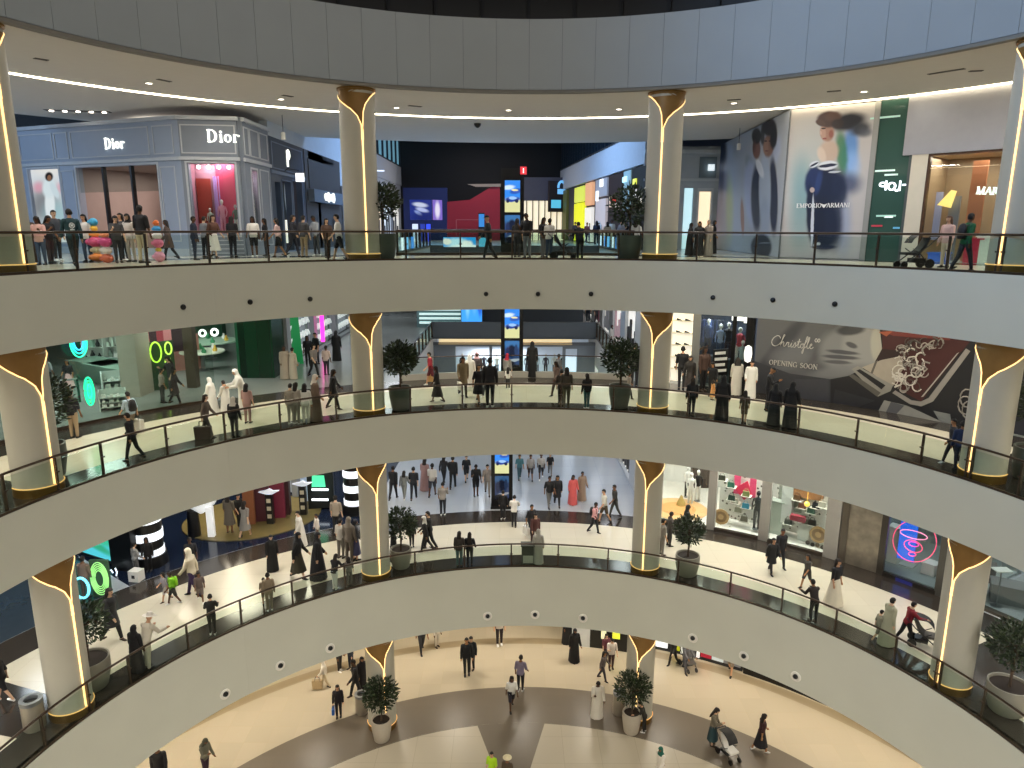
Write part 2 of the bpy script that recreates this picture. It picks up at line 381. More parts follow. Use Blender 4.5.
# ------------------------------------------------------------------ columns
def wid(tab, t):
    if t <= tab[0][0]: return tab[0][1]
    for (a, u), (b, v) in zip(tab[:-1], tab[1:]):
        if t <= b:
            s_ = (t-a)/(b-a); s_ = s_*s_*(3-2*s_)*.4+s_*.6
            return u+(v-u)*s_
    return tab[-1][1]
BROAD = [(.2, 112), (.45, 76), (.6, 55), (.8, 29), (1.0, 13), (1.3, 2.2)]
NARROW = [(.05, 85), (.2, 48), (.35, 29), (.6, 12), (.85, 5), (1.3, 2.2)]
def make_column(a, k, left):
    z0, z1 = F[k], CE[k]; c = pol(a, RHO+.75, z0); CR = (.61, .58, .605, .645)[k]
    where = {-71.65: 'far left', -25.6: 'left of the centre screen', 20.2: 'right of the centre screen', 66.1: 'far right'}[a]
    t = thing('column', 'round pale column with forked light line on the %s, %s' % (GAL[k], where), 'column', c, 0, 'columns around the atrium', kind='thing')
    base = math.degrees(math.atan2(-c.y, -c.x))          # direction of the atrium centre
    def sp(deg, r_, z): q = R(base+deg); return (c.x+r_*math.cos(q), c.y+r_*math.sin(q), z)
    mb = MB(); mb.lathe([(CR, z0), (CR, z1-.02)], 40, (c.x, c.y, 0)); mb.build('shaft', m_plaster, t)
    top = z1-.02; sg = -1 if left else 1               # broad side: seen from inside, left columns open to the left
    mb = MB(); rings = []; N = 22; ts = [0, .1, .2, .28, .36, .44, .52, .6, .68, .76, .84, .92, 1.0, 1.1, 1.2, 1.3]
    for t_ in ts:
        b, n = wid(BROAD, t_), wid(NARROW, t_)
        if t_ < .2 and k == 3: b = n = 180
        lo, hi = (-n, b)
        rings.append([sp(sg*-1*(lo+(hi-lo)*i/N)*-1 if False else sg*(lo+(hi-lo)*i/N), CR+.012, top-t_) for i in range(N+1)])
    mb.loft(rings, 0, caps=False, closed=False)
    mb.build('bronze_crown', m_bronze, t)
    for tab, s2 in ((BROAD, 1), (NARROW, -1)):
        pts = [sp(sg*s2*wid(tab, t_), CR+.014, top-t_) for t_ in ts if t_ >= (.2 if s2 > 0 else .05)]
        pts += [sp(sg*s2*2.2, CR+.014, top-t_) for t_ in (1.5, 1.8)]
        mb = MB(); mb.tube(pts, .018, 6); mb.build('light_line', m_glow, t)
    mb = MB(); mb.tube([sp(0, CR+.014, top-1.75), sp(0, CR+.014, z0+.3)], .03, 6); mb.build('light_line', m_glow, t)
    mb = MB(); mb.lathe([(CR+.02, z0), (CR+.02, z0+.24)], 40, (c.x, c.y, 0)); mb.build('base_band', m_brass, t)
    mb = MB(); mb.tube([sp(d, CR+.025, z0+.27) for d in range(-110, 111, 10)], .014, 6); mb.build('light_line', m_glow2, t)
    if k == 3:
        mb = MB(); mb.lathe([(CR+.05, top-.06), (CR+.05, top)], 40, (c.x, c.y, 0)); mb.build('cap_ring', m_bronze, t)
for k in range(4):
    for a, n in COLS:
        if k == 0 and n in 'AD': continue
        make_column(a, k, n in 'AB')

# ------------------------------------------------------------------ glass balustrades, one run per bay
def balustrade(k, a0, a1, posts, label):
    z = F[k]; t = thing('glass_balustrade', label, 'railing', pol((a0+a1)/2, RHO+.05, z), 0, 'glass balustrades of the galleries')
    r_ = RHO+.06
    mb = MB(); mb.arc(r_-.03, r_+.03, z+.02, z+.09, a0, a1, step=1.5); mb.build('base_channel', m_rail, t)
    ed = [a0]+posts+[a1]
    for a, b in zip(ed[:-1], ed[1:]):
        mb = MB(); mb.arc(r_-.008, r_+.008, z+.09, z+.98, a+.12, b-.12, step=1.5); mb.build('glass_panel', m_glass, t)
    for a in posts:
        mb = MB(frame(a, r_, z)); mb.box(-.028, .028, .02, .09, .02, 1.03); mb.box(-.06, .06, -.01, .03, .6, .64)
        mb.build('post', m_rail, t)
    mb = MB(); mb.tube([pol(a0+(a1-a0)*i/24, r_, z+1.08) for i in range(25)], .036, 8); mb.build('handrail', m_rail, t)
for k in (1, 2, 3):
    for a0, a1, n in ((-117.5, -71.65, 'left of the far left column'), (-71.65, -25.6, 'in the bay left of the centre'),
                      (-25.6, 20.2, 'in the middle bay'), (20.2, 66.1, 'in the bay right of the centre'), (66.1, 112, 'right of the far right column')):
        st = (a1-a0)
        posts = [a0+st*q for q in (.132, .32, .5, .68, .87)]
        if a0 in (-71.65, 66.1): posts = [a0+.3]+posts
        if a1 == 66.1: posts = posts+[a1-.3]
        balustrade(k, a0, a1, posts, 'clear glass balustrade of the %s, %s' % (GAL[k], n))
# jet nozzles in the parapets
def nozzle(px, py, k, size, label):
    d = ray(px, py); lo = CAM.copy()
    # where the ray meets the parapet cylinder
    A = d.x**2+d.y**2; B = 2*(CAM.x*d.x+CAM.y*d.y); Cc = CAM.x**2+CAM.y**2-RHO**2
    q = (-B+math.sqrt(B*B-4*A*Cc))/(2*A); p = CAM+d*q
    a = math.degrees(math.atan2(p.x, p.y)); fm = frame(a, RHO, p.z)
    t = thing('air_nozzle', label, 'air nozzle', p, 0, 'air nozzles in the parapets')
    mb = MB(fm @ Matrix.Rotation(PI/2, 4, 'X'))
    mb.lathe([(size*1.32, -.005), (size*1.32, .035), (size*.95, .05), (size*.8, .02)], 18, (0, 0, 0)); cl = mb.build('collar', mat('f6f3ea') if size > .12 else m_dark, t)
    mb = MB(fm @ Matrix.Rotation(PI/2-.35, 4, 'X')); mb.lathe([(size*.62, -.02), (size*.6, .075), (size*.5, .08), (size*.4, .05)], 16); mb.build('jet', m_dark, t)
ords = ['first', 'second', 'third', 'fourth', 'fifth', 'sixth', 'seventh', 'eighth', 'ninth']
for i, (x, y) in enumerate([(183, 307), (250, 302), (310, 299), (486, 294), (538, 294), (591, 294), (713, 297.5), (773, 300), (835, 304)]):
    nozzle(x, y, 3, .066, 'small dark nozzle in the top gallery parapet, %s from the left' % ords[i])
for i, (x, y) in enumerate([(225, 694), (280, 665.5), (330, 648), (487.5, 616), (535, 614.5), (583, 618), (693, 638), (744, 656), (796, 676.5)]):
    nozzle(x, y, 1, .15, 'round pale nozzle in the lower gallery parapet, %s from the left' % ords[i])
# downlights, slots and a camera dome in the top ceiling
def downlight(x, y, label):
    p = at(x, y, CE[3]); t = thing('downlight', label, 'light', p, 0, 'ceiling downlights over the top gallery')
    mb = MB(); mb.lathe([(.16, -.02), (.16, .01), (.11, .01), (.11, -.02)], 16, p, caps=False); tr = mb.build('trim_ring', m_white, t)
    mb = MB(); mb.lathe([(.1, -.012), (.1, .0)], 16, p); mb.build('lens', m_spot, t)
for i, (x, y) in enumerate([(149, 83), (281, 99), (396.5, 107.5), (508.5, 110), (619, 109), (734, 103), (864, 91.5)]):
    downlight(x, y, 'small round downlight, %s from the left in the top ceiling' % ords[i])
for i, (x0, y0, x1, y1) in enumerate([(35, 58, 47, 60), (158, 79, 170, 81.5), (283, 95, 292, 96.5), (409, 105.5, 421, 106.5), (728, 100, 740, 99.2), (828, 91.5, 840, 90.5), (929, 74, 964, 68.5), (970, 71, 982, 70.5)]):
    p, q = at(x0, y0, CE[3]), at(x1, y1, CE[3]); c = (p+q)/2; L = min((q-p).length, 1.8)
    mb = MB(fr(c.x, c.y, CE[3], math.degrees(math.atan2(q.y-p.y, q.x-p.x)))); mb.box(-L/2, L/2, -.05, .05, -.012, .01); mb.box(-L/2-.03, L/2+.03, -.07, -.05, -.02, .01); mb.box(-L/2-.03, L/2+.03, .05, .07, -.02, .01)
    o = mb.build('air_slot', mat('5a5853')); tag(o, 'dark linear air slot, %s from the left in the top ceiling' % ords[i], 'air slot', 'air slots in the top ceiling')
p = at(477.5, 123.5, CE[3]); mb = MB(); mb.lathe([(.17, 0), (.17, -.05), (.14, -.12), (.07, -.19), (.001, -.21)], 16, p, caps=False)
o = mb.build('camera_dome', m_black); tag(o, 'black camera dome under the ceiling left of the centre screen', 'security camera')
p = at(78, 111, CE[3]); t = thing('light_track', 'recessed track of five small spots above the far left boutique', 'light', p)
mb = MB(fr(p.x, p.y, CE[3], 12)); mb.box(-1.3, 1.3, -.18, .18, -.012, .01); tr = mb.build('tray', mat('44423e'), t)
for i in range(5):
    mb = MB(fr(p.x, p.y, CE[3], 12)); mb.lathe([(.09, -.05), (.09, -.012)], 12, (-1.04+.52*i, 0, 0)); mb.build('spot', m_spot, tr)
def pendant(x, y, n):
    p = at(x, y, CE[3]); t = thing('hanging_projector', 'small white projector hanging under the ceiling %s' % n, 'projector', p)
    mb = MB(); mb.tube([p, p-Vector((0, 0, .75))], .012, 6); mb.build('rod', m_dark, t)
    mb = MB(fr(p.x, p.y, p.z-.75)); mb.lathe([(.09, -.3), (.1, -.25), (.1, 0), (.05, .02)], 14); mb.build('housing', m_white, t)
pendant(282, 115, 'before the dark shopfront'); pendant(740, 128, 'before the blurred poster')
# ================================================================== SHOP HELPERS
class Plane:
    def __init__(s, xf): s.xf = xf; s.inv = xf.inverted()
    def P(s, px, py):
        o = s.inv @ CAM; d = s.inv.to_3x3() @ ray(px, py); t = -o.y/d.y; q = o+d*t; return (q.x, q.z)
    def map(s, u, v, off=0.0): return s.xf @ Vector((u, -off, v))
    def frame(s, u, v): return s.xf @ Matrix.Translation((u, 0, v))
class Cyl:
    def __init__(s, rho): s.rho = rho
    def P(s, px, py):
        d = ray(px, py); A = d.x**2+d.y**2; B = 2*(CAM.x*d.x+CAM.y*d.y); C = CAM.x**2+CAM.y**2-s.rho**2
        t = (-B+math.sqrt(B*B-4*A*C))/(2*A); p = CAM+d*t; return (s.rho*math.atan2(p.x, p.y), p.z)
    def map(s, u, v, off=0.0): return pol(math.degrees(u/s.rho), s.rho-off, v)
    def frame(s, u, v): return frame(math.degrees(u/s.rho), s.rho, v)
def wall2(x0, y0, x1, y1, z):
    """frame whose local x runs from the first point to the second, local y points to the right-hand back"""
    a = math.degrees(math.atan2(y1-y0, x1-x0)); return fr(x0, y0, z, a), math.hypot(x1-x0, y1-y0)
def panel(name, surf, u0, u1, v0, v1, th, mats, parent=None, off=0.0, n=None, kind=None):
    """a slab lying on a surface; its face carries metric coordinates for painted prints"""
    n = n or max(1, int((u1-u0)/0.6)); mb = MB(); uv = []
    fr_, bk = [], []
    for i in range(n+1):
        u = u0+(u1-u0)*i/n
        fr_.append((mb.P(surf.map(u, v0, off+th)), mb.P(surf.map(u, v1, off+th)), u)); bk.append((mb.P(surf.map(u, v0, off)), mb.P(surf.map(u, v1, off)), u))
    m2 = 1 if isinstance(mats, (list, tuple)) and len(mats) > 1 else 0
    for (a, b) in zip(range(n), range(1, n+1)):
        mb.face((fr_[a][0], fr_[b][0], fr_[b][1], fr_[a][1]), 0)
        mb.face((bk[a][0], bk[a][1], bk[b][1], bk[b][0]), m2)
        mb.face((fr_[a][1], fr_[b][1], bk[b][1], bk[a][1]), m2); mb.face((fr_[a][0], bk[a][0], bk[b][0], fr_[b][0]), m2)
    mb.face((fr_[0][0], fr_[0][1], bk[0][1], bk[0][0]), m2); mb.face((fr_[n][0], bk[n][0], bk[n][1], fr_[n][1]), m2)
    me = mb.mesh(name, mats if isinstance(mats, (list, tuple)) else [mats])
    co = {}
    for L in (fr_, bk):
        for a, b, u in L: co[a] = (u, v0); co[b] = (u, v1)
    ul = me.uv_layers.new(name='UVMap')
    for lp in me.loops: ul.data[lp.index].uv = co[lp.vertex_index]
    return link(name, me, parent)
def paint(name, base, blobs, surf=None, emit=0.0, rough=0.5, grain=0.0):
    """airbrushed picture: soft ellipses over a base colour. blob = (x, y, rx, ry, turn, colour, softness, strength);
    with a surface given, x y rx ry are read off the photograph and converted to metres on that surface"""
    m = bpy.data.materials.new('material_'+name); m.use_nodes = True; nt = m.node_tree; b = nt.nodes['Principled BSDF']
    N = nt.nodes.new; Lk = nt.links.new
    tc = N('ShaderNodeTexCoord'); src = tc.outputs['UV']
    if grain:
        nz = N('ShaderNodeTexNoise'); nz.inputs['Scale'].default_value = 3.0; Lk(src, nz.inputs['Vector'])
        sb = N('ShaderNodeVectorMath'); sb.operation = 'SUBTRACT'; sb.inputs[1].default_value = (.5, .5, .5); Lk(nz.outputs['Color'], sb.inputs[0])
        sc = N('ShaderNodeVectorMath'); sc.operation = 'SCALE'; sc.inputs['Scale'].default_value = grain; Lk(sb.outputs[0], sc.inputs[0])
        ad = N('ShaderNodeVectorMath'); ad.operation = 'ADD'; Lk(src, ad.inputs[0]); Lk(sc.outputs[0], ad.inputs[1]); src = ad.outputs[0]
    col = None
    for (x, y, rx, ry, rot, h, soft, st) in blobs:
        if surf is not None:
            c = surf.P(x, y); ex = surf.P(x+1, y); ey = surf.P(x, y-1)
            ca, sa = math.cos(R(rot)), math.sin(R(rot))
            ux = (ex[0]-c[0], ex[1]-c[1]); uy = (ey[0]-c[0], ey[1]-c[1])
            X = ((ux[0]*ca+uy[0]*sa)*rx, (ux[1]*ca+uy[1]*sa)*rx); Y = ((-ux[0]*sa+uy[0]*ca)*ry, (-ux[1]*sa+uy[1]*ca)*ry)
        else:
            c = (x, y); ca, sa = math.cos(R(rot)), math.sin(R(rot)); X = (ca*rx, sa*rx); Y = (-sa*ry, ca*ry)
        det = X[0]*Y[1]-X[1]*Y[0]; i00, i01, i10, i11 = Y[1]/det, -Y[0]/det, -X[1]/det, X[0]/det
        sb = N('ShaderNodeVectorMath'); sb.operation = 'SUBTRACT'; sb.inputs[1].default_value = (c[0], c[1], 0); Lk(src, sb.inputs[0])
        d1 = N('ShaderNodeVectorMath'); d1.operation = 'DOT_PRODUCT'; d1.inputs[1].default_value = (i00, i01, 0); Lk(sb.outputs[0], d1.inputs[0])
        d2 = N('ShaderNodeVectorMath'); d2.operation = 'DOT_PRODUCT'; d2.inputs[1].default_value = (i10, i11, 0); Lk(sb.outputs[0], d2.inputs[0])
        cb = N('ShaderNodeCombineXYZ'); Lk(d1.outputs['Value'], cb.inputs[0]); Lk(d2.outputs['Value'], cb.inputs[1])
        ln = N('ShaderNodeVectorMath'); ln.operation = 'LENGTH'; Lk(cb.outputs[0], ln.inputs[0])
        mr = N('ShaderNodeMapRange'); mr.interpolation_type = 'SMOOTHSTEP'; mr.inputs[1].default_value = 1+soft*.5; mr.inputs[2].default_value = max(0, 1-soft*.5); mr.inputs[3].default_value = 0; mr.inputs[4].default_value = st
        Lk(ln.outputs['Value'], mr.inputs[0])
        mx = N('ShaderNodeMix'); mx.data_type = 'RGBA'; Lk(mr.outputs[0], mx.inputs[0])
        if col is None: mx.inputs[6].default_value = rgb(base)
        else: Lk(col, mx.inputs[6])
        mx.inputs[7].default_value = rgb(h); col = mx.outputs[2]
    if emit:
        b.inputs['Base Color'].default_value = (.01, .01, .012, 1); Lk(col, b.inputs['Emission Color']); b.inputs['Emission Strength'].default_value = emit; b.inputs['Roughness'].default_value = .12
    else: Lk(col, b.inputs['Base Color']); b.inputs['Roughness'].default_value = rough
    return m
def facade(t, xf, x0, x1, z0, z1, ops, m, depth=.3, name='facade'):
    """wall with openings (xa, xb, za, zb), left to right"""
    mb = MB(xf); x = x0
    for (a, b, c, d) in sorted(ops):
        if a > x: mb.box(x, a, 0, depth, z0, z1)
        if c > z0: mb.box(a, b, 0, depth, z0, c)
        if d < z1: mb.box(a, b, 0, depth, d, z1)
        x = b
    if x < x1: mb.box(x, x1, 0, depth, z0, z1)
    return mb.build(name, m, t)
def moulding(mb, x0, x1, z0, z1, w=.05, y=-.03):
    mb.box(x0, x1, y, 0.0, z0, z0+w); mb.box(x0, x1, y, 0, z1-w, z1); mb.box(x0, x0+w, y, 0, z0+w, z1-w); mb.box(x1-w, x1, y, 0, z0+w, z1-w)
def room(xf, x0, x1, z0, z1, depth, m, label, lamp=0, lcol=(1, .95, .88), mfloor=None, name='wall_shop', y0=.3):
    mb = MB(xf); e = .12
    mb.box(x0-e, x0, y0, depth, z0, z1, 0); mb.box(x1, x1+e, y0, depth, z0, z1, 0); mb.box(x0-e, x1+e, depth, depth+e, z0, z1, 0)
    mb.box(x0-e, x1+e, y0, depth+e, z1, z1+e, 0); mb.box(x0-e, x1+e, y0, depth+e, z0-.02, z0+.012, 1)
    o = struct(name, mb, [m, mfloor or m], label, 'wall')
    if lamp:
        p = xf @ Vector(((x0+x1)/2, (y0+depth)/2, z1-.06)); 
        a = area('shop_lamp', p, max(.3, (x1-x0)*.7), lamp, lcol, shape='RECTANGLE', size_y=max(.3, (depth-y0)*.7))
        a.rotation_euler = (0, 0, xf.to_euler().z)
    return o
def pane(t, xf, x0, x1, z0, z1, y=.1, name='window_pane', m=None):
    mb = MB(xf); mb.box(x0, x1, y-.008, y+.008, z0, z1); return mb.build(name, m or m_clear, t)
def mannequin(p, h, rz, top, bottom, label, group=None, skin='d8d4cc'):
    t = thing('mannequin', label, 'mannequin', p, rz, group); s = h/1.8; x = fr(p[0], p[1], p[2], rz)
    def mb(): return MB(x @ Matrix.Scale(s, 4))
    b = mb(); b.lathe([(.17, 0), (.17, .02)], 16); b.build('stand', m_steel, t)
    b = mb()
    for sx in (-.09, .09): b.tube([(sx, .01, .04), (sx, 0, .46), (sx*.9, 0, .9)], .05, 8, r2=.085)
    b.build('legs', mat(bottom), t)
    b = mb(); b.lathe([(.14, .86), (.15, .95), (.115, 1.1), (.16, 1.32), (.15, 1.44), (.06, 1.5)], 14, sy=.68)
    for sx in (-1, 1): b.tube([(sx*.17, 0, 1.42), (sx*.24, .02, 1.15), (sx*.22, -.06, .9)], .045, 8, r2=.03)
    b.build('torso', mat(top), t)
    b = mb(); b.tube([(0, 0, 1.48), (0, 0, 1.56)], .045, 8); b.ball((0, -.01, 1.68), .11, 12, sx=.85, sy=.95, sz=1.15); b.build('head', mat(skin, rough=.3), t)
    return t
def shelf_unit(xf, w, h, d, rows, label, frame_hex, stock, group=None, seed=0, name='shelf_unit'):
    """open shelving with its goods"""
    t = thing(name, label, 'shelf', xf.translation, math.degrees(xf.to_euler().z), group); rnd = random.Random(seed)
    mb = MB(xf); mb.box(0, .04, 0, d, 0, h); mb.box(w-.04, w, 0, d, 0, h); mb.box(0, w, d-.03, d, 0, h); mb.build('case', mat(frame_hex), t)
    for i in range(rows):
        z = .12+i*(h-.2)/rows; mb = MB(xf); mb.box(.04, w-.04, 0.02, d-.03, z, z+.03); bd = mb.build('board', mat(frame_hex), t)
        x = .1
        mb = MB(xf)
        while x < w-.25:
            bw = rnd.uniform(.1, .24); bh = rnd.uniform(.12, (h-.2)/rows-.1)
            if rnd.random() < .5: mb.box(x, x+bw, .06, .06+min(bw, d-.14), z+.03, z+.03+bh, rnd.randrange(len(stock)))
            else: mb.lathe([(bw*.4, 0), (bw*.5, bh*.4), (bw*.2, bh*.8), (bw*.22, bh)], 10, (x+bw/2, .06+min(bw, d-.14)/2, z+.03), rnd.randrange(len(stock)))
            x += bw+rnd.uniform(.05, .16)
        o = mb.build('goods', [mat(s_) for s_ in stock], bd); o['kind'] = 'stuff'
    return t
def neon_ring(surf, u, v, ru, rv, r, hexes, label, group=None, off=.05, strength=6, squig=0):
    t = thing('neon_sign', label, 'neon sign', surf.map(u, v, off), 0, group)
    for i, h in enumerate(hexes):
        k = 1-.24*i; pts = []
        for j in range(33):
            a = 2*PI*j/32; w = 1+squig*math.sin(3*a+i)
            pts.append(surf.map(u+ru*k*w*math.cos(a), v+rv*k*w*math.sin(a), off))
        mb = MB(); mb.tube(pts, r, 6); mb.build('tube', mat(h, emit=strength, ehex=h), t)
    return t
# ================================================================== TOP GALLERY SHOPS
z3 = F[3]
m_boutique_lit = mat('a3aec2', rough=.5, var=.03); m_bmould = mat('c3c8d0', rough=.45); m_bdark = mat('868e9c', rough=.5)  # left front's paler blue tone holds the daylight falling there; corner and side darker
m_sign = mat('ffffff', emit=1.6, ehex='fdfff0')
# ---- blue-grey corner boutique
xa, La = wall2(-24.6, 21.25, -14.62, 17.05, z3); A = Plane(xa)
xb, Lb = wall2(-14.62, 17.05, -12.3, 17.35, z3); B = Plane(xb)
xc = fr(-12.15, 17.6, z3, 90); C_ = Plane(xc)
t = thing('storefront', 'blue-grey panelled corner boutique with serif signs and pink windows', 'shop', (-14.6, 17.05, z3))
uA = lambda px: A.P(px, 200)[0]
uB = lambda px: min(Lb-.12, max(.12, B.P(px, 200)[0]))
opA = [(uA(32), uA(62), .5, 3.85), (uA(80), uA(160), 0, 3.85)]
facade(t, xa, 0, La, 0, 5.75, opA, m_boutique_lit); opB = [(.28, Lb-.22, .95, 3.85)]
facade(t, xb, 0, Lb, 0, 5.75, opB, m_bdark)
opC = [(.75, 1.45, .7, 3.7)]
facade(t, xc, 0, 3.3, 0, 5.75, opC, m_bdark)
mb = MB(xa); m_ = mb
for a, b in ((3, 23), (27, 60), (62, 75), (78, 155), (159, 179)): moulding(mb, uA(a), uA(b), 4.25, 5.42)
for a, b in ((64, 77), (163, 178)): moulding(mb, uA(a), uA(b), .6, 3.75)
mb.box(0, La, -.1, 0, 3.98, 4.12); mb.box(0, La, -.14, 0, 5.6, 5.75); mb.box(0, La, -.05, 0, 0, .3)
for x0_, x1_, a, b in opA: moulding(mb, x0_-.1, x1_+.1, a-.08 if a else 0, b+.1, .08)
mb.xf = xb; moulding(mb, .06, Lb-.06, 4.25, 5.42); mb.box(-.05, Lb+.08, -.1, 0, 3.98, 4.12); mb.box(-.05, Lb+.1, -.14, 0, 5.6, 5.75); moulding(mb, .14, Lb-.1, .8, 3.95, .07)
for i in range(4): mb.box(.1, Lb-.06, -.04, 0, .1+i*.18, .14+i*.18)
mb.xf = xc
for a, b in ((.1, .7), (.8, 1.9), (2.0, 3.1)): moulding(mb, a, b, 4.25, 5.42)
mb.box(-.1, 3.3, -.1, 0, 3.98, 4.12); mb.box(-.1, 3.3, -.14, 0, 5.6, 5.75); moulding(mb, .65, 1.55, .6, 3.8, .07); moulding(mb, 1.8, 3.0, .4, 3.8)
mb.build('moulding', m_bmould, t)
pane(t, xb, opB[0][0], opB[0][1], .95, 3.85); pane(t, xc, .75, 1.45, .7, 3.7)
pane(t, xa, opA[1][0], opA[1][1], 2.75, 3.85)
for px in (105, 133):
    mb = MB(xa); u = uA(px); mb.box(u-.05, u+.05, .02, .2, 0, 3.85); mb.build('door_mullion', m_dark, t)
# lit picture in the left window: standing figure in white
P_ = lambda *a: a
pm = paint('window_picture', 'dfe6ea', [(47, 165, 20, 10, 0, 'f6f2ea', 1.2, .8), (40, 205, 16, 18, 0, '3d3a40', 1.5, .7), (56, 215, 14, 14, 0, '9fc6cc', 1.4, .8), (36, 187, 5, 5, 0, 'e6a0b4', 1.5, .8), (60, 187, 5, 5, 0, 'e6a0b4', 1.5, .8),
    (47.5, 205, 5, 18, 2, 'eaf4f6', .5, 1), (46.5, 188, 6.5, 10, 0, 'dfeef2', .6, 1), (52, 190, 3, 9, 25, 'd3e4ea', .6, 1), (46.5, 176.5, 4, 4.6, 0, '1b1716', .5, 1), (46.8, 177.8, 2.1, 3, 0, '8a6248', .4, 1)], A, emit=.9)
panel('window_picture', A, opA[0][0], opA[0][1], .5, 3.85, .03, [pm, m_dark], t, off=-.15)
m_pink = mat('e0577e', rough=.6); m_red = mat('a8252f', rough=.6)
room(xb, .2, Lb-.1, .9, 4.0, 1.12, mat('b4808e', rough=.7), 'rose pink inside walls of the corner shop window', 70, (1, .88, .9))
mb = MB(xb); mb.box(.24, .85, .98, 1.02, .95, 3.3); o = mb.build('display_screen', mat('a23a2c', rough=.6)); tag(o, 'rust red backing panel in the pink corner window', 'panel')
mb = MB(xb); mb.box(.95, 2.2, 1.04, 1.08, .95, 3.4); 
for i in range(12): mb.tube([(.99+.1*i, 1.02, .95), (.99+.1*i, 1.02, 3.4)], .045, 6)
o = mb.build('display_curtain', mat('c8a0e0', rough=.7)); tag(o, 'lilac pleated curtain in the pink corner window', 'curtain')
for i, (px, hh, top) in enumerate(((207, 1.5, 'c9d2c8'), (219.5, 2.0, 'f2a3b8'), (233, 1.7, '6d7f74'))):
    u = B.P(px, 225)[0]; p = xb @ Vector((u, .65, .96)); mannequin(p, hh*.72, 0, top, ('d8d8d8', 'f2a3b8', 'e8e2dc')[i], 'small display mannequin in %s in the pink corner window' % ('pale green', 'pink', 'grey green')[i])
room(xa, opA[1][0]-1.0, opA[1][1]+.6, 0, 3.95, 6, mat('a8968e', rough=.7), 'taupe inside of the corner boutique seen through its doorway', 240, (1, .86, .8))
mb = MB(xa); 
u0_, u1_ = opA[1][0], opA[1][1]; mb.box(u0_+1.55, u0_+1.9, 4.2, 4.3, .1, 2.6, 0); mb.box(u0_+2.15, u1_+.4, 3.4, 3.5, 0, 3.2, 1); mb.box(u0_-.4, u0_+1.2, 4.8, 4.9, 0, 2.9, 2)
for i in range(4): mb.box(u0_+1.55, u0_+1.9, 4.15, 4.2, .1+.62*i, .14+.62*i, 3)
o = mb.build('room_divider', [mat('f4ead8', emit=1.2, ehex='f4ead0'), mat('8e4a58'), mat('c3aaa0'), m_dark]); tag(o, 'burgundy and taupe screens with a lit niche inside the boutique', 'room divider')
room(xc, .7, 1.5, .6, 3.8, 1.4, mat('c23a5a', rough=.6), 'red lined narrow side window of the boutique', 60, (1, .75, .78))
for i, (z_, h) in enumerate(((.9, 'e9d7c0'), (1.5, '5a7a74'), (2.2, 'd8cfe8'), (2.9, '44507a'))):
    mb = MB(xc); mb.box(.8, 1.4, .5, .8, z_-.05, z_-.02); mb.box(.95, 1.25, .52, .74, z_, z_+.26); mb.tube([(1.0, .63, z_+.26), (1.1, .63, z_+.4), (1.2, .63, z_+.26)], .015, 6)
    o = mb.build('handbag', mat(h)); tag(o, 'display handbag on the %s ledge of the narrow red window' % ('lowest', 'second', 'third', 'top')[i], 'handbag', 'handbags in the narrow red window')
for i in range(4):
    mb = MB(xb); mb.ball((.5+.42*i, .65, 3.75), .09, 10, sx=1.001); o = mb.build('window_spot', mat('fff2f0', emit=4, ehex='fff0f0')); tag(o, 'small round spot at the top of the pink corner window, %s from the left' % ords[i], 'lamp', 'spots in the pink corner window')
area('ceiling_fill', (-17, 21.5, 26.8), 3, 60, (1, .93, .82), rot=(PI, 0, 0)); area('ceiling_fill', (-22, 23.5, 26.8), 3, 60, (1, .93, .82), rot=(PI, 0, 0))  # added uplights above the boutique, unseen, to brighten the dark ceiling there
def sign_word(xf, word, u, v, s, label, tk=.16, tn=.05):
    t_ = thing('shop_sign', label, 'sign', xf @ Vector((u, 0, v)), math.degrees(xf.to_euler().z))
    x = u
    for ch in word:
        mb = MB(xf); adv = glyph(mb, ch, x, v, s, tk, tn); mb.build('letter', m_sign, t_); x += adv+.03*s
u, v = A.P(107, 149); sign_word(xa, 'Dior', u-.1, v, .46, 'smaller lit white serif sign over the boutique doorway')
u, v = B.P(208.5, 142); sign_word(xb, 'Dior', u-.05, v, .5, 'larger lit white serif sign over the pink corner window')
# colourful stacked figures in the doorway
def blob_stack(px, py, spec, label):
    p = at(px, py, z3); t_ = thing('stacked_ornament', label, 'ornament', p)
    z = z3
    for h, r_, sq in [(h, r_*.78, sq) for h, r_, sq in spec]:
        mb = MB(); mb.ball((p.x, p.y, z+r_*sq), r_, 14, sx=1, sy=.9, sz=sq)
        for sx in (-1, 1): mb.ball((p.x+sx*r_*.8, p.y-r_*.3, z+r_*sq), r_*.4, 8, sx=1, sy=1, sz=1.001)
        mb.build('lobe', mat(h, rough=.4), t_); z += 2*r_*sq*.86
blob_stack(98, 262, [('f08a3c', .3, .7), ('e8d9b0', .22, .8), ('e85a8c', .34, .7), ('f6a44a', .2, .8), ('f2c24a', .16, .9), ('3fa9d8', .2, .9)], 'tall stack of orange, pink and blue soft shapes in the boutique doorway')
blob_stack(108, 263, [('d86a4a', .26, .8), ('f4e6e0', .24, .8), ('d94f8a', .28, .8), ('ef9a6a', .18, .8)], 'coral and pink soft stack beside the blue topped one')
blob_stack(160, 262, [('f4a8c4', .25, 1.0), ('f0d24a', .13, .9), ('e87aa0', .24, .9), ('f2f2ee', .2, .9), ('3f9ad0', .18, .9), ('e8783a', .13, 1.1)], 'pink, white and blue soft stack by the grey pier')
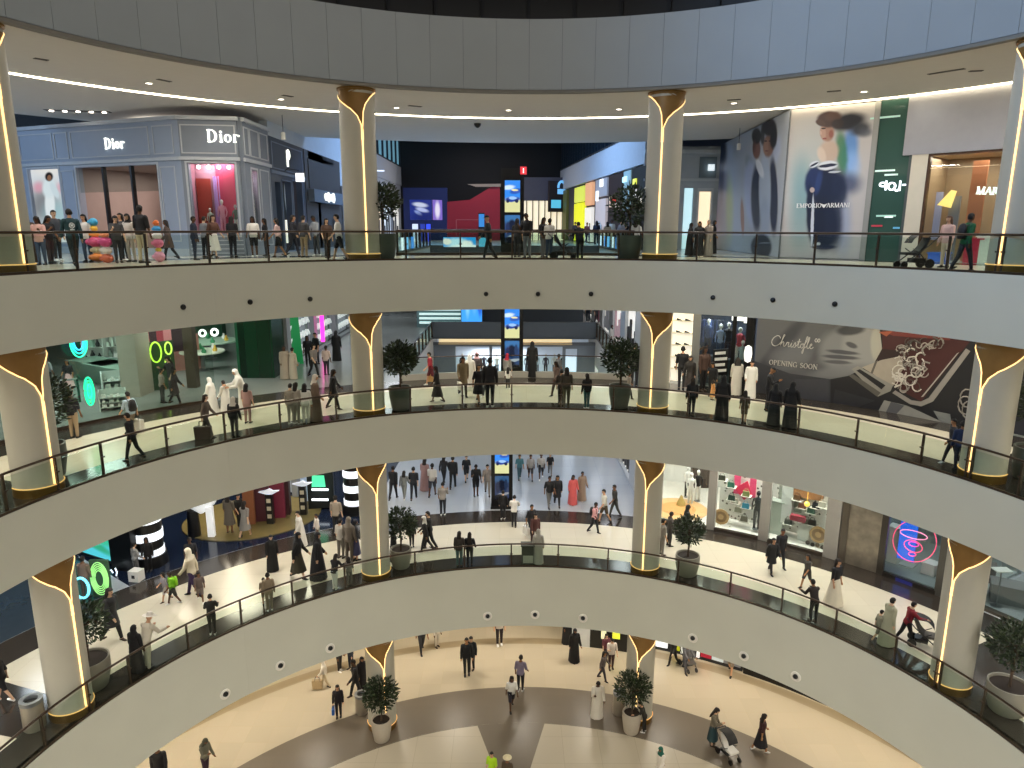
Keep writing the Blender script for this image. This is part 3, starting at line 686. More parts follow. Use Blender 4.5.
# ---- dark blue shop, then the red and gold one, along the left corridor wall
xl = fr(-12.15, 20.95, z3, 90); Lw = Plane(xl)
t = thing('storefront', 'dark slate blue shopfront next to the corner boutique', 'shop', (-12.15, 20.95, z3))
m_slate = mat('3c4a5e', rough=.5)
facade(t, xl, 0, 5.6, 0, 5.45, [(.5, 1.3, 0.2, 3.4), (1.6, 3.0, 0, 3.5), (3.4, 5.0, .2, 3.6)], m_slate)
mb = MB(xl); moulding(mb, .3, 5.3, 4.0, 5.25); mb.box(0, 5.6, -.08, 0, 3.75, 3.9); moulding(mb, 3.3, 5.1, .1, 3.65); moulding(mb, 1.5, 3.1, 0, 3.55); mb.build('moulding', mat('76849a'), t)
room(xl, .1, 5.5, 0, 3.9, 3, mat('4a4a52', rough=.7), 'dim inside walls of the slate blue shop', 60, (.9, .9, 1))
o = panel('poster', Plane(xl @ Matrix.Translation((0, .6, 0))), 3.45, 4.9, 1.7, 3.5, .04, [paint('dark_poster', '101114', [(3.9, 2.6, .2, .8, 8, 'e8e4dc', .4, .9), (4.4, 2.5, .25, .7, -10, '55585e', .6, 1), (4.2, 3.1, .15, .2, 0, 'c9a98c', .5, 1)])]); tag(o, 'black poster with pale figures in the slate blue shop', 'poster')
o = panel('poster', Plane(xl @ Matrix.Translation((0, .6, 0))), 3.6, 4.8, .4, 1.6, .04, [mat('f2edd8', emit=1.0, ehex='f2edd8')]); tag(o, 'cream lit panel below the black poster', 'light panel')
t = thing('shop_sign', 'lit white monogram sign on the slate blue fascia', 'sign', xl @ Vector((3.0, 0, 4.4)), 90)
mb = MB(xl); seg(mb, 2.7, 4.25, 2.7, 5.05, .22); mb.build('letter', m_sign, t); mb = MB(xl); bow(mb, 2.8, 4.85, .34, .26, -90, 90, .16, .1); mb.build('letter', m_sign, t)
def blade(xf, u, v, w, h, hexf, label, pic=None):
    t_ = thing('blade_sign', label, 'sign', xf @ Vector((u, 0, v)), math.degrees(xf.to_euler().z))
    mb = MB(xf); mb.tube([(u, 0, v), (u-.5, -.3, v+.08), (u-.3, -.8, v)], .02, 6); mb.build('bracket', m_dark, t_)
    mb = MB(xf); mb.box(u-.04, u+.04, -.95, -.95+w, v-h-.1, v-.1); mb.build('plate', mat(hexf, emit=1.5, ehex=hexf), t_)
blade(xl, 2.2, 4.0, .42, .42, 'f4f4f4', 'small white square sign on a curled bracket')
x3 = fr(-12.15, 26.75, z3, 90)
t = thing('storefront', 'dark framed shopfront with red upper window and gold doorway', 'shop', (-12.15, 26.75, z3))
facade(t, x3, 0, 8.2, 0, 5.45, [(.6, 7.4, 3.4, 5.0), (.8, 2.4, 0, 2.6), (3.0, 5.6, 0, 2.6), (5.9, 7.4, .2, 2.6)], mat('4c4a4a'))
mb = MB(x3); mb.box(.4, 7.6, -.35, 0, 2.65, 3.35); mb.build('sign_box', mat('6f7a86'), t)
t2 = thing('shop_sign', 'lit white script sign on the grey box of the red and gold shop', 'sign', x3 @ Vector((3.4, -.37, 3)), 90)
for i, (a, b) in enumerate(((2.6, .0), (3.2, .35), (3.8, .0), (4.4, .2))):
    mb = MB(x3 @ Matrix.Translation((0, -.36, 0))); bow(mb, a+.25, 3.0, .33, .22+.08*(i % 2), 0, 360, .15, .09); mb.build('letter', m_sign, t2)
room(x3, .3, 7.9, 0, 5.3, 3.2, mat('7a5636', rough=.6), 'warm brown inside walls of the red and gold shop', 220, (1, .78, .5))
mb = MB(x3); mb.box(.7, 3.4, 1.0, 1.1, 3.3, 5.0, 0); mb.box(3.6, 7.4, 1.2, 1.3, 3.3, 5.0, 1); mb.box(.6, 7.4, .9, 1.3, 4.9, 5.0, 2)
o = mb.build('upper_display', [mat('b01838'), mat('4a342c'), mat('f8d8b0', emit=2.0, ehex='f8d8b0')]); tag(o, 'crimson and brown panels in the upper window of the gold shop', 'panel')
mb = MB(x3); mb.box(5.9, 7.3, .8, .9, .2, 2.5); mb.box(3.1, 3.7, 1.6, 1.7, .0, 2.5)
o = mb.build('lit_display', mat('f6e8c8', emit=1.3, ehex='f6e2b8')); tag(o, 'cream lit panels in the doorway of the gold shop', 'light panel')

# ---- the corridor beyond: walls, clerestory, dark end with hoardings
XL = -12.15
mb = MB(); mb.box(XL-.4, XL, 20.9, 62, 26.42, 28.25, 0); mb.box(XL-.4, XL-.1, 35.2, 62, 24.9, 26.42, 0)
o = struct('wall_corridor_left', mb, [mat('c9d0d8', rough=.6)], 'pale band above the shops on the left of the corridor', 'wall')
mb = MB()
mb.box(XL-.3, XL-.2, 20.9, 62, 28.25, 33.9, 0)
t = struct('window_clerestory_left', mb, [mat('5f8fa8', rough=.15, emit=.55, ehex='7db4cc')], 'blue clerestory glazing high on the left of the corridor', 'window')
mb = MB()
for i in range(19): mb.box(XL-.22, XL-.02, 17.8+i*2.45, 17.9+i*2.45, 28.25, 33.9)
mb.box(XL-.22, XL-.02, 17.6, 62, 28.2, 28.4); mb.box(XL-.22, XL-.02, 17.6, 62, 31, 31.15)
mb.build('glazing_bars', mat('1d2630'), t)
xr, Lr = wall2(3.62, 69.0, 7.26, 30.2, z3)      # right wall runs towards us, facing west
RW = Plane(xr)
mb = MB(xr); mb.box(0, Lr, 0, .4, 5.03, 7.0)
struct('wall_corridor_right', mb, [mat('c9d0d8', rough=.6)], 'pale band above the shops on the right of the corridor', 'wall')
mb = MB(xr); mb.box(0, Lr, .2, .3, 7.0, 12.9, 0)
t = struct('window_clerestory_right', mb, [mat('16384a', rough=.15)], 'dark teal clerestory glazing high on the right of the corridor', 'window')
mb = MB(xr)
for i in range(32): mb.box(i*1.25, i*1.25+.07, 0.02, .2, 7.0, 12.9)
mb.box(0, Lr, .0, .2, 6.95, 7.12); mb.build('glazing_bars', mat('0f1c26'), t)
mb = MB(); mb.box(-14, 9, 62, 62.4, F[3], 34); struct('wall_corridor_end', mb, [mat('0c0d10', rough=.7)], 'black end wall of the corridor', 'wall')
mb = MB(); mb.box(-12.2, 9.0, 30.2, 62, 33.2, 33.5, 0); mb.prism([(-9, 44), (3, 40), (4, 52), (-8, 54)], 32.2, 33.1, 1)
struct('ceiling_corridor', mb, [mat('14171d', rough=.35), mat('2c3138', rough=.25)], 'dark glossy ceiling of the corridor', 'ceiling')
E_ = Plane(fr(0, 61.9, 0, 0)); 
def epanel(name, x0, y0, x1, y1, m, label, cat, d=.15, back=0.0, Ep=None):
    S_ = Ep or E_; a = S_.P(x0, y1); b = S_.P(x1, y0)
    o = panel(name, S_, a[0], b[0], a[1], b[1], d, m, off=back); return tag(o, label, cat)
E2 = Plane(fr(0, 58, 0, 0))
epanel('hoarding', 405, 188, 447.5, 242, [mat('14235c', rough=.6)], 'deep blue hoarding at the end of the corridor', 'hoarding', .3, .0, E2)
pts = [(447.5, 202), (470, 200), (492, 186.5), (500, 186.5), (500, 242), (447.5, 242)]; q = [E2.P(*p) for p in pts]
mb = MB(E2.xf); mb.plate(q, -.35, -.05); o = mb.build('hoarding', [mat('96182a', rough=.55)]); tag(o, 'crimson hoarding with slanted top at the end of the corridor', 'hoarding')
a = E2.P(468, 187); b = E2.P(500, 184); mb = MB(E2.xf); mb.plate([E2.P(468, 184.5), E2.P(501, 184), E2.P(501, 187), E2.P(476, 187)], -.5, -.2); o = mb.build('canopy', mat('8c8278')); tag(o, 'thin grey canopy edge over the crimson hoarding', 'canopy')
E3 = Plane(fr(0, 52, 0, 0))
t = epanel('video_box', 411, 200, 432.5, 220, [paint('video', '1d2f8a', [(421, 205, 7, 2.2, -8, 'dfe8ff', .8, .9), (423, 210, 6, 2, -15, 'c8d4ff', .8, .9), (419, 213, 4, 1.6, -30, '9fb4f0', .8, .8), (425, 217, 12, 4, 0, '142066', 1.2, .7)], E3, emit=.9), m_black], 'blue video box with white swirls hanging by the corridor end', 'screen', .6, 0, E3)
E4 = Plane(fr(E3.P(433, 210)[0], 51.4, 0, 50)); 
o = panel('video_screen', E4, 0, 1.2, E3.P(432, 220)[1], E3.P(432, 200)[1], .05, [paint('video_side', '7d5fd0', [(.6, E3.P(432, 210)[1], .3, .7, 0, 'f0eaff', .9, .9)], None, emit=1.0), m_black]); tag(o, 'violet side screen of the blue video box', 'screen')
for i, (x, w_, h) in enumerate(((413, 5, 'e8f0ff'), (421, 4, '2a3a9a'), (427, 3.5, '3b58ff'))):
    a = E3.P(x, 233); b = E3.P(x+w_, 224); mb = MB(E3.xf); mb.box(a[0], b[0], -.4, 0, z3, b[1]); o = mb.build('kiosk', mat(h, emit=.6, ehex=h)); tag(o, '%s kiosk under the blue video box' % ('white lit', 'dark blue', 'bright blue')[i], 'kiosk')
mb = MB(fr(E2.P(485, 220)[0], 50, z3, 0)); mb.box(-.28, .28, -.1, .1, 0, 2.5, 1); mb.box(-.24, .24, -.12, -.1, 1.3, 2.4, 0); mb.lathe([(.3, 0), (.3, .05)], 16, (0, 0, 0), 1)
o = mb.build('digital_sign', [paint('small_ad', '2f78d8', [(0, 0, 1, 1, 0, '49a0e8', 1, .6)], None, emit=1.0), m_black]); tag(o, 'small blue digital sign before the crimson hoarding', 'screen')
mb = MB(E2.xf @ Matrix.Translation((0, -2, 0)))
a = E2.P(458, 234); b = E2.P(481, 220)
for x in (a[0], b[0]): mb.tube([(x, 0, z3), (x, 0, b[1])], .05, 6)
mb.tube([(a[0], 0, b[1]), (b[0], 0, b[1])], .05, 6); o = mb.build('barrier_frame', mat('a04a50')); tag(o, 'thin red frame standing before the crimson hoarding', 'frame')
# far lit shopfront to the right of the screen tower
E5 = Plane(fr(0, 60.5, 0, 0)); 
t = thing('storefront', 'far cream lit shopfront right of the screen tower', 'shop', E5.map(*E5.P(535, 225)))
a = E5.P(520, 238); b = E5.P(556, 208); mb = MB(E5.xf); mb.box(a[0], b[0]+1.5, 0, .3, 24.9, 27.2, 0); mb.build('fascia', mat('5a5a6a'), t)
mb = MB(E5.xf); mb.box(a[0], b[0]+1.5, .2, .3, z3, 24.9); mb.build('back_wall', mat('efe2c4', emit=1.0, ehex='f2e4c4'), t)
for i in range(7):
    mb = MB(E5.xf); u = a[0]+i*.62; mb.box(u, u+.1, 0, .15, z3, 24.9); mb.build('mullion', mat('3a3838'), t)
# shops along the left corridor wall beyond the column
xl2 = fr(XL, 35.4, z3, 90); 
t = thing('storefront', 'white lit shopfronts along the left corridor wall beyond the tree', 'shop', (XL, 35.4, z3))
facade(t, xl2, 0, 26, 0, 3.95, [(.4+5.1*i, 5.0+5.1*i, .15, 3.3) for i in range(5)], mat('8a8f96'))
for i in range(5):
    mb = MB(xl2); mb.box(.4+5.1*i, 5.0+5.1*i, .22, .3, .15, 3.3); mb.build('lit_window', mat(('f4efe2', 'e8eef4', 'f6e6cc', 'dfe8f0', 'f0f0ea')[i], emit=.9, ehex=('f4efe2', 'dce8f4', 'f6e2c0', 'd0e0f0', 'f0f0ea')[i]), t)
    mb = MB(xl2)
    for j in range(3): mb.box(1.2+5.1*i+1.2*j, 1.6+5.1*i+1.2*j, .1, .2, .15, 1.4+.5*((i+j) % 3))
    mb.build('display', mat('4a4a50'), t)
mb = MB(fr(XL, 44.5, 26.6, 90)); mb.box(-.05, .05, -1.3, 0, -.05, .04); o = mb.build('light_bar', mat('dfe6f0', emit=1.5, ehex='dfe6f0')); tag(o, 'slim white light bar jutting from the left corridor wall', 'light')
# shops along the right corridor wall, from far to near
t = thing('storefront', 'row of colourful shopfronts along the right corridor wall', 'shop', RW.map(10, 0))
def rpanel(px0, px1, h, e, zt=4.9, zb=.1, nm='shop_window', m=None):
    u0, u1 = RW.P(px0, 225)[0], RW.P(px1, 225)[0]; mb = MB(xr); mb.box(u0, u1, .0, .25, zb, zt); return mb.build(nm, m or mat(h, emit=e, ehex=h), t), u0, u1
u0, u1 = RW.P(540, 225)[0], Lr
mb = MB(xr); mb.box(0, Lr, .25, .45, 0, 5.03); mb.build('wall', mat('4a4648'), t)
rpanel(541, 545, 'f4f4f8', 1.2, 3.9); rpanel(545.6, 549, '101012', 0, 4); o, u0, u1 = rpanel(549.5, 556, 'f2f2f6', 1.2, 4.6)
mb = MB(xr)
for i in range(5):
    bow(mb, (u0+u1)/2+(.4 if i % 2 else -.4), .6+.9*i, .95, .52, 0, 360, .22, .14, y0=-.05, y1=0)
mb.build('window_rings', m_black, t)
rpanel(557, 562, '8f8a88', .0); rpanel(562, 566, '6a6a30', .1); o, u0, u1 = rpanel(573.8, 583, 'd8d820', 1.0, 3.4)
mb = MB(xr); mb.box(u0, u1, .0, .2, 3.5, 4.8); mb.build('lit_window', mat('e8e060', emit=.8, ehex='c8d850'), t)
o, u0, u1 = rpanel(584.5, 591, 'e8a878', .7, 4.9, 3.1); rpanel(584.5, 591, 'e8dcc8', .8, 2.9)
rpanel(594.5, 606, 'a8a4a6', .25, 4.9, 3.6); rpanel(595, 605, 'c9b8b0', .45, 3.4); rpanel(607.5, 621, '2c1714', .0)
o, u0, u1 = rpanel(622, 629, '8fb0b8', .35, 4.9, 2.4); rpanel(630, 645, '101812', 0)
for i, (px, h, z_, w_) in enumerate(((613, 'c83a28', 3.0, .7), (617, 'e0d8c8', 2.4, .5), (611, 'b8a890', 2.7, .35), (634, 'e8f060', 3.9, .35), (634.5, 'f4f4f4', 3.1, .3), (640, 'f4f0e0', 2.4, .25), (624, 'c8f0f8', 4.2, .5), (601, 'f4f4f4', 4.3, .5), (597, 'f4f0e8', 3.3, .4))):
    u = RW.P(px, 225)[0]; mb = MB(xr); mb.box(u-w_, u+w_, -.1, -.02, z_, z_+.35+.2*(i % 3)); o = mb.build('lit_mark', mat(h, emit=1.1, ehex=h), t)
# double sided sign box on the right wall
u, v = RW.P(563, 200); 
t2 = thing('blade_sign', 'dark angled sign box with two blue pictures high on the right corridor wall', 'sign', RW.map(u, v))
q0 = RW.map(u, v+.0, .1); xs = fr(q0.x, q0.y, 0, 25); S5 = Plane(xs)
a = S5.P(549, 216); b = S5.P(565.5, 180)
zb, zt = S5.P(557, 212)[1], S5.P(557, 181)[1]
mb = MB(xs); mb.box(a[0], b[0], 0, .3, zb, zt); mb.build('case', mat('3a3236'), t2)
c = S5.P(561.5, 188); mb = MB(xs); bow(mb, c[0], c[1], .5, .75, 0, 180, .24, .24, y0=-.05, y1=0); mb.box(c[0]-.45, c[0]+.45, -.04, 0, c[1]-.6, c[1]-.1); mb.build('picture', mat('6fb4e8', emit=1.0, ehex='6fb4e8'), t2)
c = S5.P(556, 205); mb = MB(xs); mb.box(c[0]-.55, c[0]+.55, -.04, 0, c[1]-.3, c[1]+.5); mb.build('picture', mat('58b8d8', emit=1.0, ehex='58b8d8'), t2)
# ---- white shopfront behind the abaya group, facing us
xw, Lw_ = wall2(7.26, 30.2, 12.2, 30.2, z3); W = Plane(xw)
t = thing('storefront', 'pale blue-white shopfront at the back between column and blurred poster', 'shop', (9.5, 30.2, z3))
u = lambda px: W.P(px, 200)[0]
facade(t, xw, 0, Lw_+.5, 0, 6.0, [(u(684), u(693), 0, 3.6), (u(699), u(711), 0, 3.4)], mat('c4ced6', rough=.5))
mb = MB(xw); moulding(mb, u(697), u(713), -.0, 3.6, .12); mb.box(0, Lw_, -.1, 0, 4.0, 4.15); mb.box(0, Lw_, -.16, 0, 5.6, 5.8); mb.build('moulding', mat('dfe6ea'), t)
mb = MB(xw); mb.box(u(699), u(711), .2, .28, 0, 3.4); mb.build('lit_doorway', mat('f6e2c4', emit=1.2, ehex='f6dcb8'), t)
mb = MB(xw); mb.box(u(684), u(693), .2, .28, 0, 3.6); mb.build('lit_window', mat('d4eef4', emit=.9, ehex='c8ecf4'), t)
mb = MB(xw); mb.box(u(699)-.1, u(711)+.2, -.06, -.01, 4.2, 5.4)
mb.build('window_frame', mat('7f8f98'), t)
mb = MB(xw)
for i in range(3): pass
mb.box(u(708)-.15, u(708)+.2, -.3, -.1, 4.6, 4.95); mb.build('wall_lamp', mat('e8f0f4', emit=1.0, ehex='e8f4f8'), t)
# ---- blurred fashion poster hoarding: side along the corridor and front on the ring
p1 = pol(32.6, 20.3); p2 = pol(41.7, 20.3)
xs, Ls = wall2(11.75, 29.9, p1.x, p1.y, z3); S1 = Plane(xs)
xf_, Lf = wall2(p1.x, p1.y, p2.x, p2.y, z3); S2 = Plane(xf_)
t = thing('hoarding', 'tall poster hoarding with blurred fashion figures at the corridor corner', 'hoarding', (p1.x, p1.y, z3))
side = [(741, 200, 40, 90, 0, 'aab2bf', 1.2, .6), (722, 194, 5, 45, 0, '9aa0c8', 1.2, .8), (723, 150, 4.5, 13, 3, '1f3050', 1.0, .95), (722.5, 172, 2.5, 22, 0, '32446a', 1.3, .7), (730.6, 208, 3.5, 28, 0, 'b4c080', 1.3, .75), (716, 230, 4, 30, 0, 'b4a6cc', 1.3, .7),
    (751, 165, 4, 9, 10, '5f7358', 1, .7), (752.5, 192, 7.5, 34, 2, 'a9b6d8', .6, .95), (743.5, 217, 1.8, 18, 2, '9a6a58', .6, .9), (758, 198, 6, 33, 0, '1b2846', .4, 1), (777, 150, 5, 14, -8, 'b0bcdc', .9, .7), (774.5, 196, 4.6, 38, 1, '172340', .4, 1), (766, 190, 6, 37, 0, 'a3b3cc', .4, 1), (766, 220, 5, 22, 0, '8fa0bc', .7, .8), (761, 168, 3, 10, 18, 'd4dae8', .5, .9),
    (757.7, 149, 4, 10, 0, '7d564a', .4, 1), (757.7, 136, 4.8, 8, 0, '14141a', .4, 1), (755.5, 146, 1.6, 7, 0, '5d3e36', .7, .6), (769.6, 146, 5.4, 11, -3, '8d6655', .4, 1), (767.5, 146, 2.4, 8, -3, 'a57f6c', .7, .8), (770, 127, 7.5, 9, 0, '121218', .4, 1), (775, 137, 3.6, 12, -4, '131319', .5, 1), (763.8, 136, 2, 9, 0, '16161c', .6, .9), (767, 141, 1.6, .8, 0, '2a1c18', .5, .9), (771.5, 141, 1.6, .8, 0, '2a1c18', .5, .9), (768, 151, 1.8, .9, 0, '7a4640', .5, .9), (762, 247, 10.5, 13, 0, '141e38', .3, 1), (766, 243, 6, .5, 2, '8c94a8', .5, .8)]
front = [(812, 187, 24, 45, 0, 'a4bcc0', 1.6, .5), (802, 187, 9, 26, 0, '6f9aa4', 1.5, .7), (800, 222, 9, 24, 0, '7ea4a8', 1.5, .6), (850, 150, 8, 24, -6, '4f86c8', .9, .9), (853, 165, 7, 14, 0, '8fb4e4', 1.2, .7), (842, 153, 5.5, 22, 4, '3a7a52', .8, .9), (848, 184, 13, 10, 8, '2a3c62', 1.3, .85), (843, 222, 8, 28, 0, '8f9cbc', 1.3, .7),
    (829, 152, 9.5, 12, -12, 'c2aa9a', .5, 1), (822, 155, 4, 8, 15, 'd6c4b6', .7, .8), (825, 186, 18, 21, 0, '121c38', .4, 1), (813, 181, 7.5, 15, -8, '1b2c58', .5, 1), (819, 182, 3, 12, -12, '2c4074', .9, .7), (840, 189, 7.5, 18, 4, '18223e', .8, .95), (828, 165.5, 10, 4.6, 8, 'd6dae2', .35, 1), (828, 165.5, 9.5, 1.7, 8, '141e38', .4, 1), (814.5, 164.5, 5, 2.8, 28, 'd0d6e0', .4, 1), (814.5, 164.8, 4.6, 1, 28, '17213e', .5, 1), (835, 172, 6, 1.1, 6, 'c8ccd6', .5, .9),
    (823, 224, 15.5, 27, 1, '101a33', .4, 1), (812, 215, 5, 28, 3, '131d38', .5, 1), (834, 222, 9, 26, 0, '16203a', .8, .9), (812.8, 222, 1.5, 26, -2, 'ccd2de', .4, 1), (812.5, 190, 2.4, 2.6, 0, 'c9b4aa', .5, .9), (817, 245, 4, 2.4, 30, 'c8ccd2', .5, .9), (824, 247, 12, 2.4, 0, '1a2440', .6, .95),
    (848, 122, 18, 8.5, 12, '24252d', .7, 1), (861, 129, 10, 6, 18, '30333c', 1.0, .95), (866, 133, 7, 4, 10, '4a4f5a', 1.2, .8), (827.5, 132.5, 7.2, 9, 4, 'a07868', .35, 1), (823.8, 133, 2.6, 7, 4, 'b99484', .7, .8), (831.5, 134, 2.2, 4, 0, '8a4a40', .7, .8), (824, 128.5, 2.4, .8, 6, '2a1a18', .5, .95), (825, 138.6, 2.2, .9, 6, '8a4440', .5, .9), (821.2, 133, .8, 2, 10, 'c8a494', .5, .9),
    (829, 119.5, 11.8, 8, 5, '46302a', .4, 1), (821, 123, 5, 3.2, -18, '4e362e', .5, 1), (834, 116.5, 8, 4.5, 12, '523a32', .7, .9), (838, 124, 6, 5, 10, '332827', .6, 1)]
panel('printed_side', S1, 0, Ls, 0.02, 6.05, .06, [paint('poster_side', 'a4abb8', side, S1, rough=.45, grain=.04), m_white], t)
panel('printed_front', S2, 0, Lf, 0.02, 6.05, .06, [paint('poster_front', 'b9b4b2', front, S2, rough=.45, grain=.05), m_white], t)
mb = MB(xf_); mb.box(-.03, .03, -.09, 0, 0, 6.05); mb.build('corner_trim', m_steel, t)
# serif wordmark with a winged emblem between the words
u, v = S2.P(797, 208); u2 = S2.P(850, 208)[0]; s_ = .34
w1, w2 = word_width('EMPORIO', s_), word_width('ARMANI', s_); k_ = (u2-u)/(w1+w2+.34); s_ *= k_
mb = MB(xf_ @ Matrix.Translation((0, -.062, 0))); x = serif_word(mb, 'EMPORIO', u, v, s_)
for i in range(4):
    hw = (.26-.05*i)*k_; zc = v+s_*(.78-.2*i); cx_ = x+.16*k_; mb.plate([(cx_-hw, zc+.05*k_), (cx_, zc-.04*k_), (cx_+hw, zc+.05*k_), (cx_+hw*.8, zc-.02*k_), (cx_, zc-.1*k_), (cx_-hw*.8, zc-.02*k_)], -.02, 0)
serif_word(mb, 'ARMANI', x+.36*k_, v, s_); mb.build('lettering', mat('f4f4f4', rough=.4), t)
# ---- grey pier, green glass strip, beige pier and the warm shop
CY = Cyl(20.3); ua = lambda px, py=200: CY.P(px, py)[0]
t = thing('storefront', 'green glass strip beside the warm lit shop on the right', 'shop', pol(43.3, 20.3, z3))
panel('pier', CY, ua(866, 200), ua(871.5, 200), z3, 27.05, .1, [mat('8f8f8c')], t)
o = panel('glass_strip', CY, ua(871.5), ua(905), z3, 27.05, .05, [mat('3a554d', rough=.08, var=.1, scale=.5)], t)
panel('frame_bar', CY, ua(905), ua(908), z3, 27.05, .1, [mat('454a48')], t)
t2 = thing('shop_sign', 'small lit lettering on the green glass strip', 'sign', CY.map(*CY.P(888, 188)))
u, v = CY.P(880, 191); fm = CY.frame(u, v)
mb = MB(fm @ Matrix.Translation((0, -.06, 0))); mb_ = mb
bow(mb, .1, .24, .14, .1, 0, 360, .06, .05); seg(mb, .22, .02, .22, .38, .06); bow(mb, .43, .16, .16, .16, 0, 360, .07, .05); seg(mb, .72, -.02, .72, .36, .06); bow(mb, .62, .06, .1, .1, 180, 360, .06, .05); seg(mb, .8, .2, 1.0, .2, .06); seg(mb, 1.0, .05, 1.0, .35, .06); seg(mb, 1.0, .2, 1.25, .2, .05)
mb.build('letter', mat('f4f8ff', emit=2.2, ehex='eef6ff'), t2)  # reflection of a sign, modelled as glowing letters on the glass
for i, (px, py, L, h) in enumerate(((883, 171, .9, 'cfe6dc'), (890, 175, .6, 'cfe6dc'), (881, 118, 1.4, '9fc0b4'), (884, 216, .9, '9cc4b8'), (888, 217, .4, 'e8f4f0'), (876, 226, .5, 'a03040'), (896, 228, .3, '5aa0c0'))):
    u, v = CY.P(px, py); mb = MB(CY.frame(u, v)); mb.box(-L*.3, L*.5, -.075, -.055, -.03, .04); o = mb.build('lit_mark', mat(h, emit=.5, ehex=h), t)
panel('pier', CY, ua(908), ua(924), z3, 27.05, .12, [mat('c9c0ac')], t)
t = thing('storefront', 'warm copper and gold shop with lit sign on the far right', 'shop', pol(52, 20.3, z3))
U0, U1 = ua(924), ua(1016); zt = CY.P(960, 152)[1]
panel('bulkhead', CY, U0-.9, U1, zt, 27.05, .14, [mat('97969a', rough=.35)], t)
mb = MB(); a0, a1 = math.degrees(U0/20.3), math.degrees(U1/20.3)
mb.arc(20.2, 20.4, zt-.08, zt, a0, a1); mb.arc(20.2, 20.4, z3, zt, a0, a0+.25); mb.build('portal_frame', mat('6a5040', rough=.25, metal=.6), t)
o = MB(); o.arc(20.25, 20.27, z3, zt-.08, a0+.25, a1); o.build('window_pane', m_clear, t)
mb = MB(); mb.arc(23.5, 23.7, z3, 26, a0-4, a1+6, m=0); mb.arc(20.45, 23.7, zt+.02, zt+.1, a0-4, a1+6, m=1)
mb.xf = frame(a0-1.0, 22, 0); mb.box(-.1, .1, -1.6, 1.6, z3, zt); mb.xf = Matrix.Identity(4)
struct('wall_shop', mb, [mat('a58a6c', rough=.5), mat('c8ab84', rough=.6)], 'golden inside walls of the far right shop', 'wall')
for a in (48.5, 53): area('shop_lamp', pol(a, 22, zt-.05), 1.6, 70, (1, .9, .78))
for i, (px0, px1, y0, y1, h, e, lab) in enumerate(((930, 944, 192, 230, '9fa4c8', .2, 'pale lilac display block at the left of the golden shop'), (944, 962, 196, 250, '8c8c90', 0, 'grey display panel in the middle of the golden shop'), (965, 990, 160, 232, 'c07850', 0, 'copper tiled display wall in the golden shop'))):
    C3_ = Cyl(22.6-.3*i); a = C3_.P(px0, y1); b = C3_.P(px1, y0); o = panel('display_block', C3_, a[0], b[0], z3 if i else z3+.8, b[1], .1, [mat(h, emit=e, ehex=h)]); tag(o, lab, 'display')
q = [Cyl(22.0).P(*p) for p in ((938, 205), (952, 190), (957, 191), (951, 208))]; mb = MB(Cyl(22.0).frame(q[0][0], 0)); mb.plate([(p[0]-q[0][0], p[1]) for p in q], -.1, 0); o = mb.build('lit_wedge', mat('f6d890', emit=1.6, ehex='f6d070')); tag(o, 'glowing gold wedge hanging inside the right shop', 'light')
C4 = Cyl(21.0)
for (px, h, lab, hh) in ((976, 'c0203a', 'red display plinth in the golden shop', .85), (988, 'e8e0cc', 'cream counter in the golden shop', .95), (940, '3f6fd0', 'blue lit plinth at the golden shop entrance', .3)):
    u, v = C4.P(px, 250); mb = MB(C4.frame(u, z3)); mb.box(-.3, .3, -.3, .3, 0, hh); mb.box(-.34, .34, -.34, .34, hh, hh+.05); o = mb.build('plinth', mat(h, emit=.25, ehex=h)); tag(o, lab, 'plinth')
u, v = C4.P(977, 190); t2 = thing('shop_sign', 'white lit capital letters in the golden shop', 'sign', C4.map(u, v)); x = 0
fm = C4.frame(u, v) @ Matrix.Rotation(R(4), 4, 'Y')
for ch in 'MARRO': mb = MB(fm); adv = glyph(mb, ch, x, -.15, .27, .2, .1); mb.build('letter', m_sign, t2); x += adv*1.0
u, v = C4.P(1002, 183); mb = MB(fm); bow(mb, x+.2, .08, .24, .24, 30, 330, .1, .08); mb.build('letter', m_sign, t2)
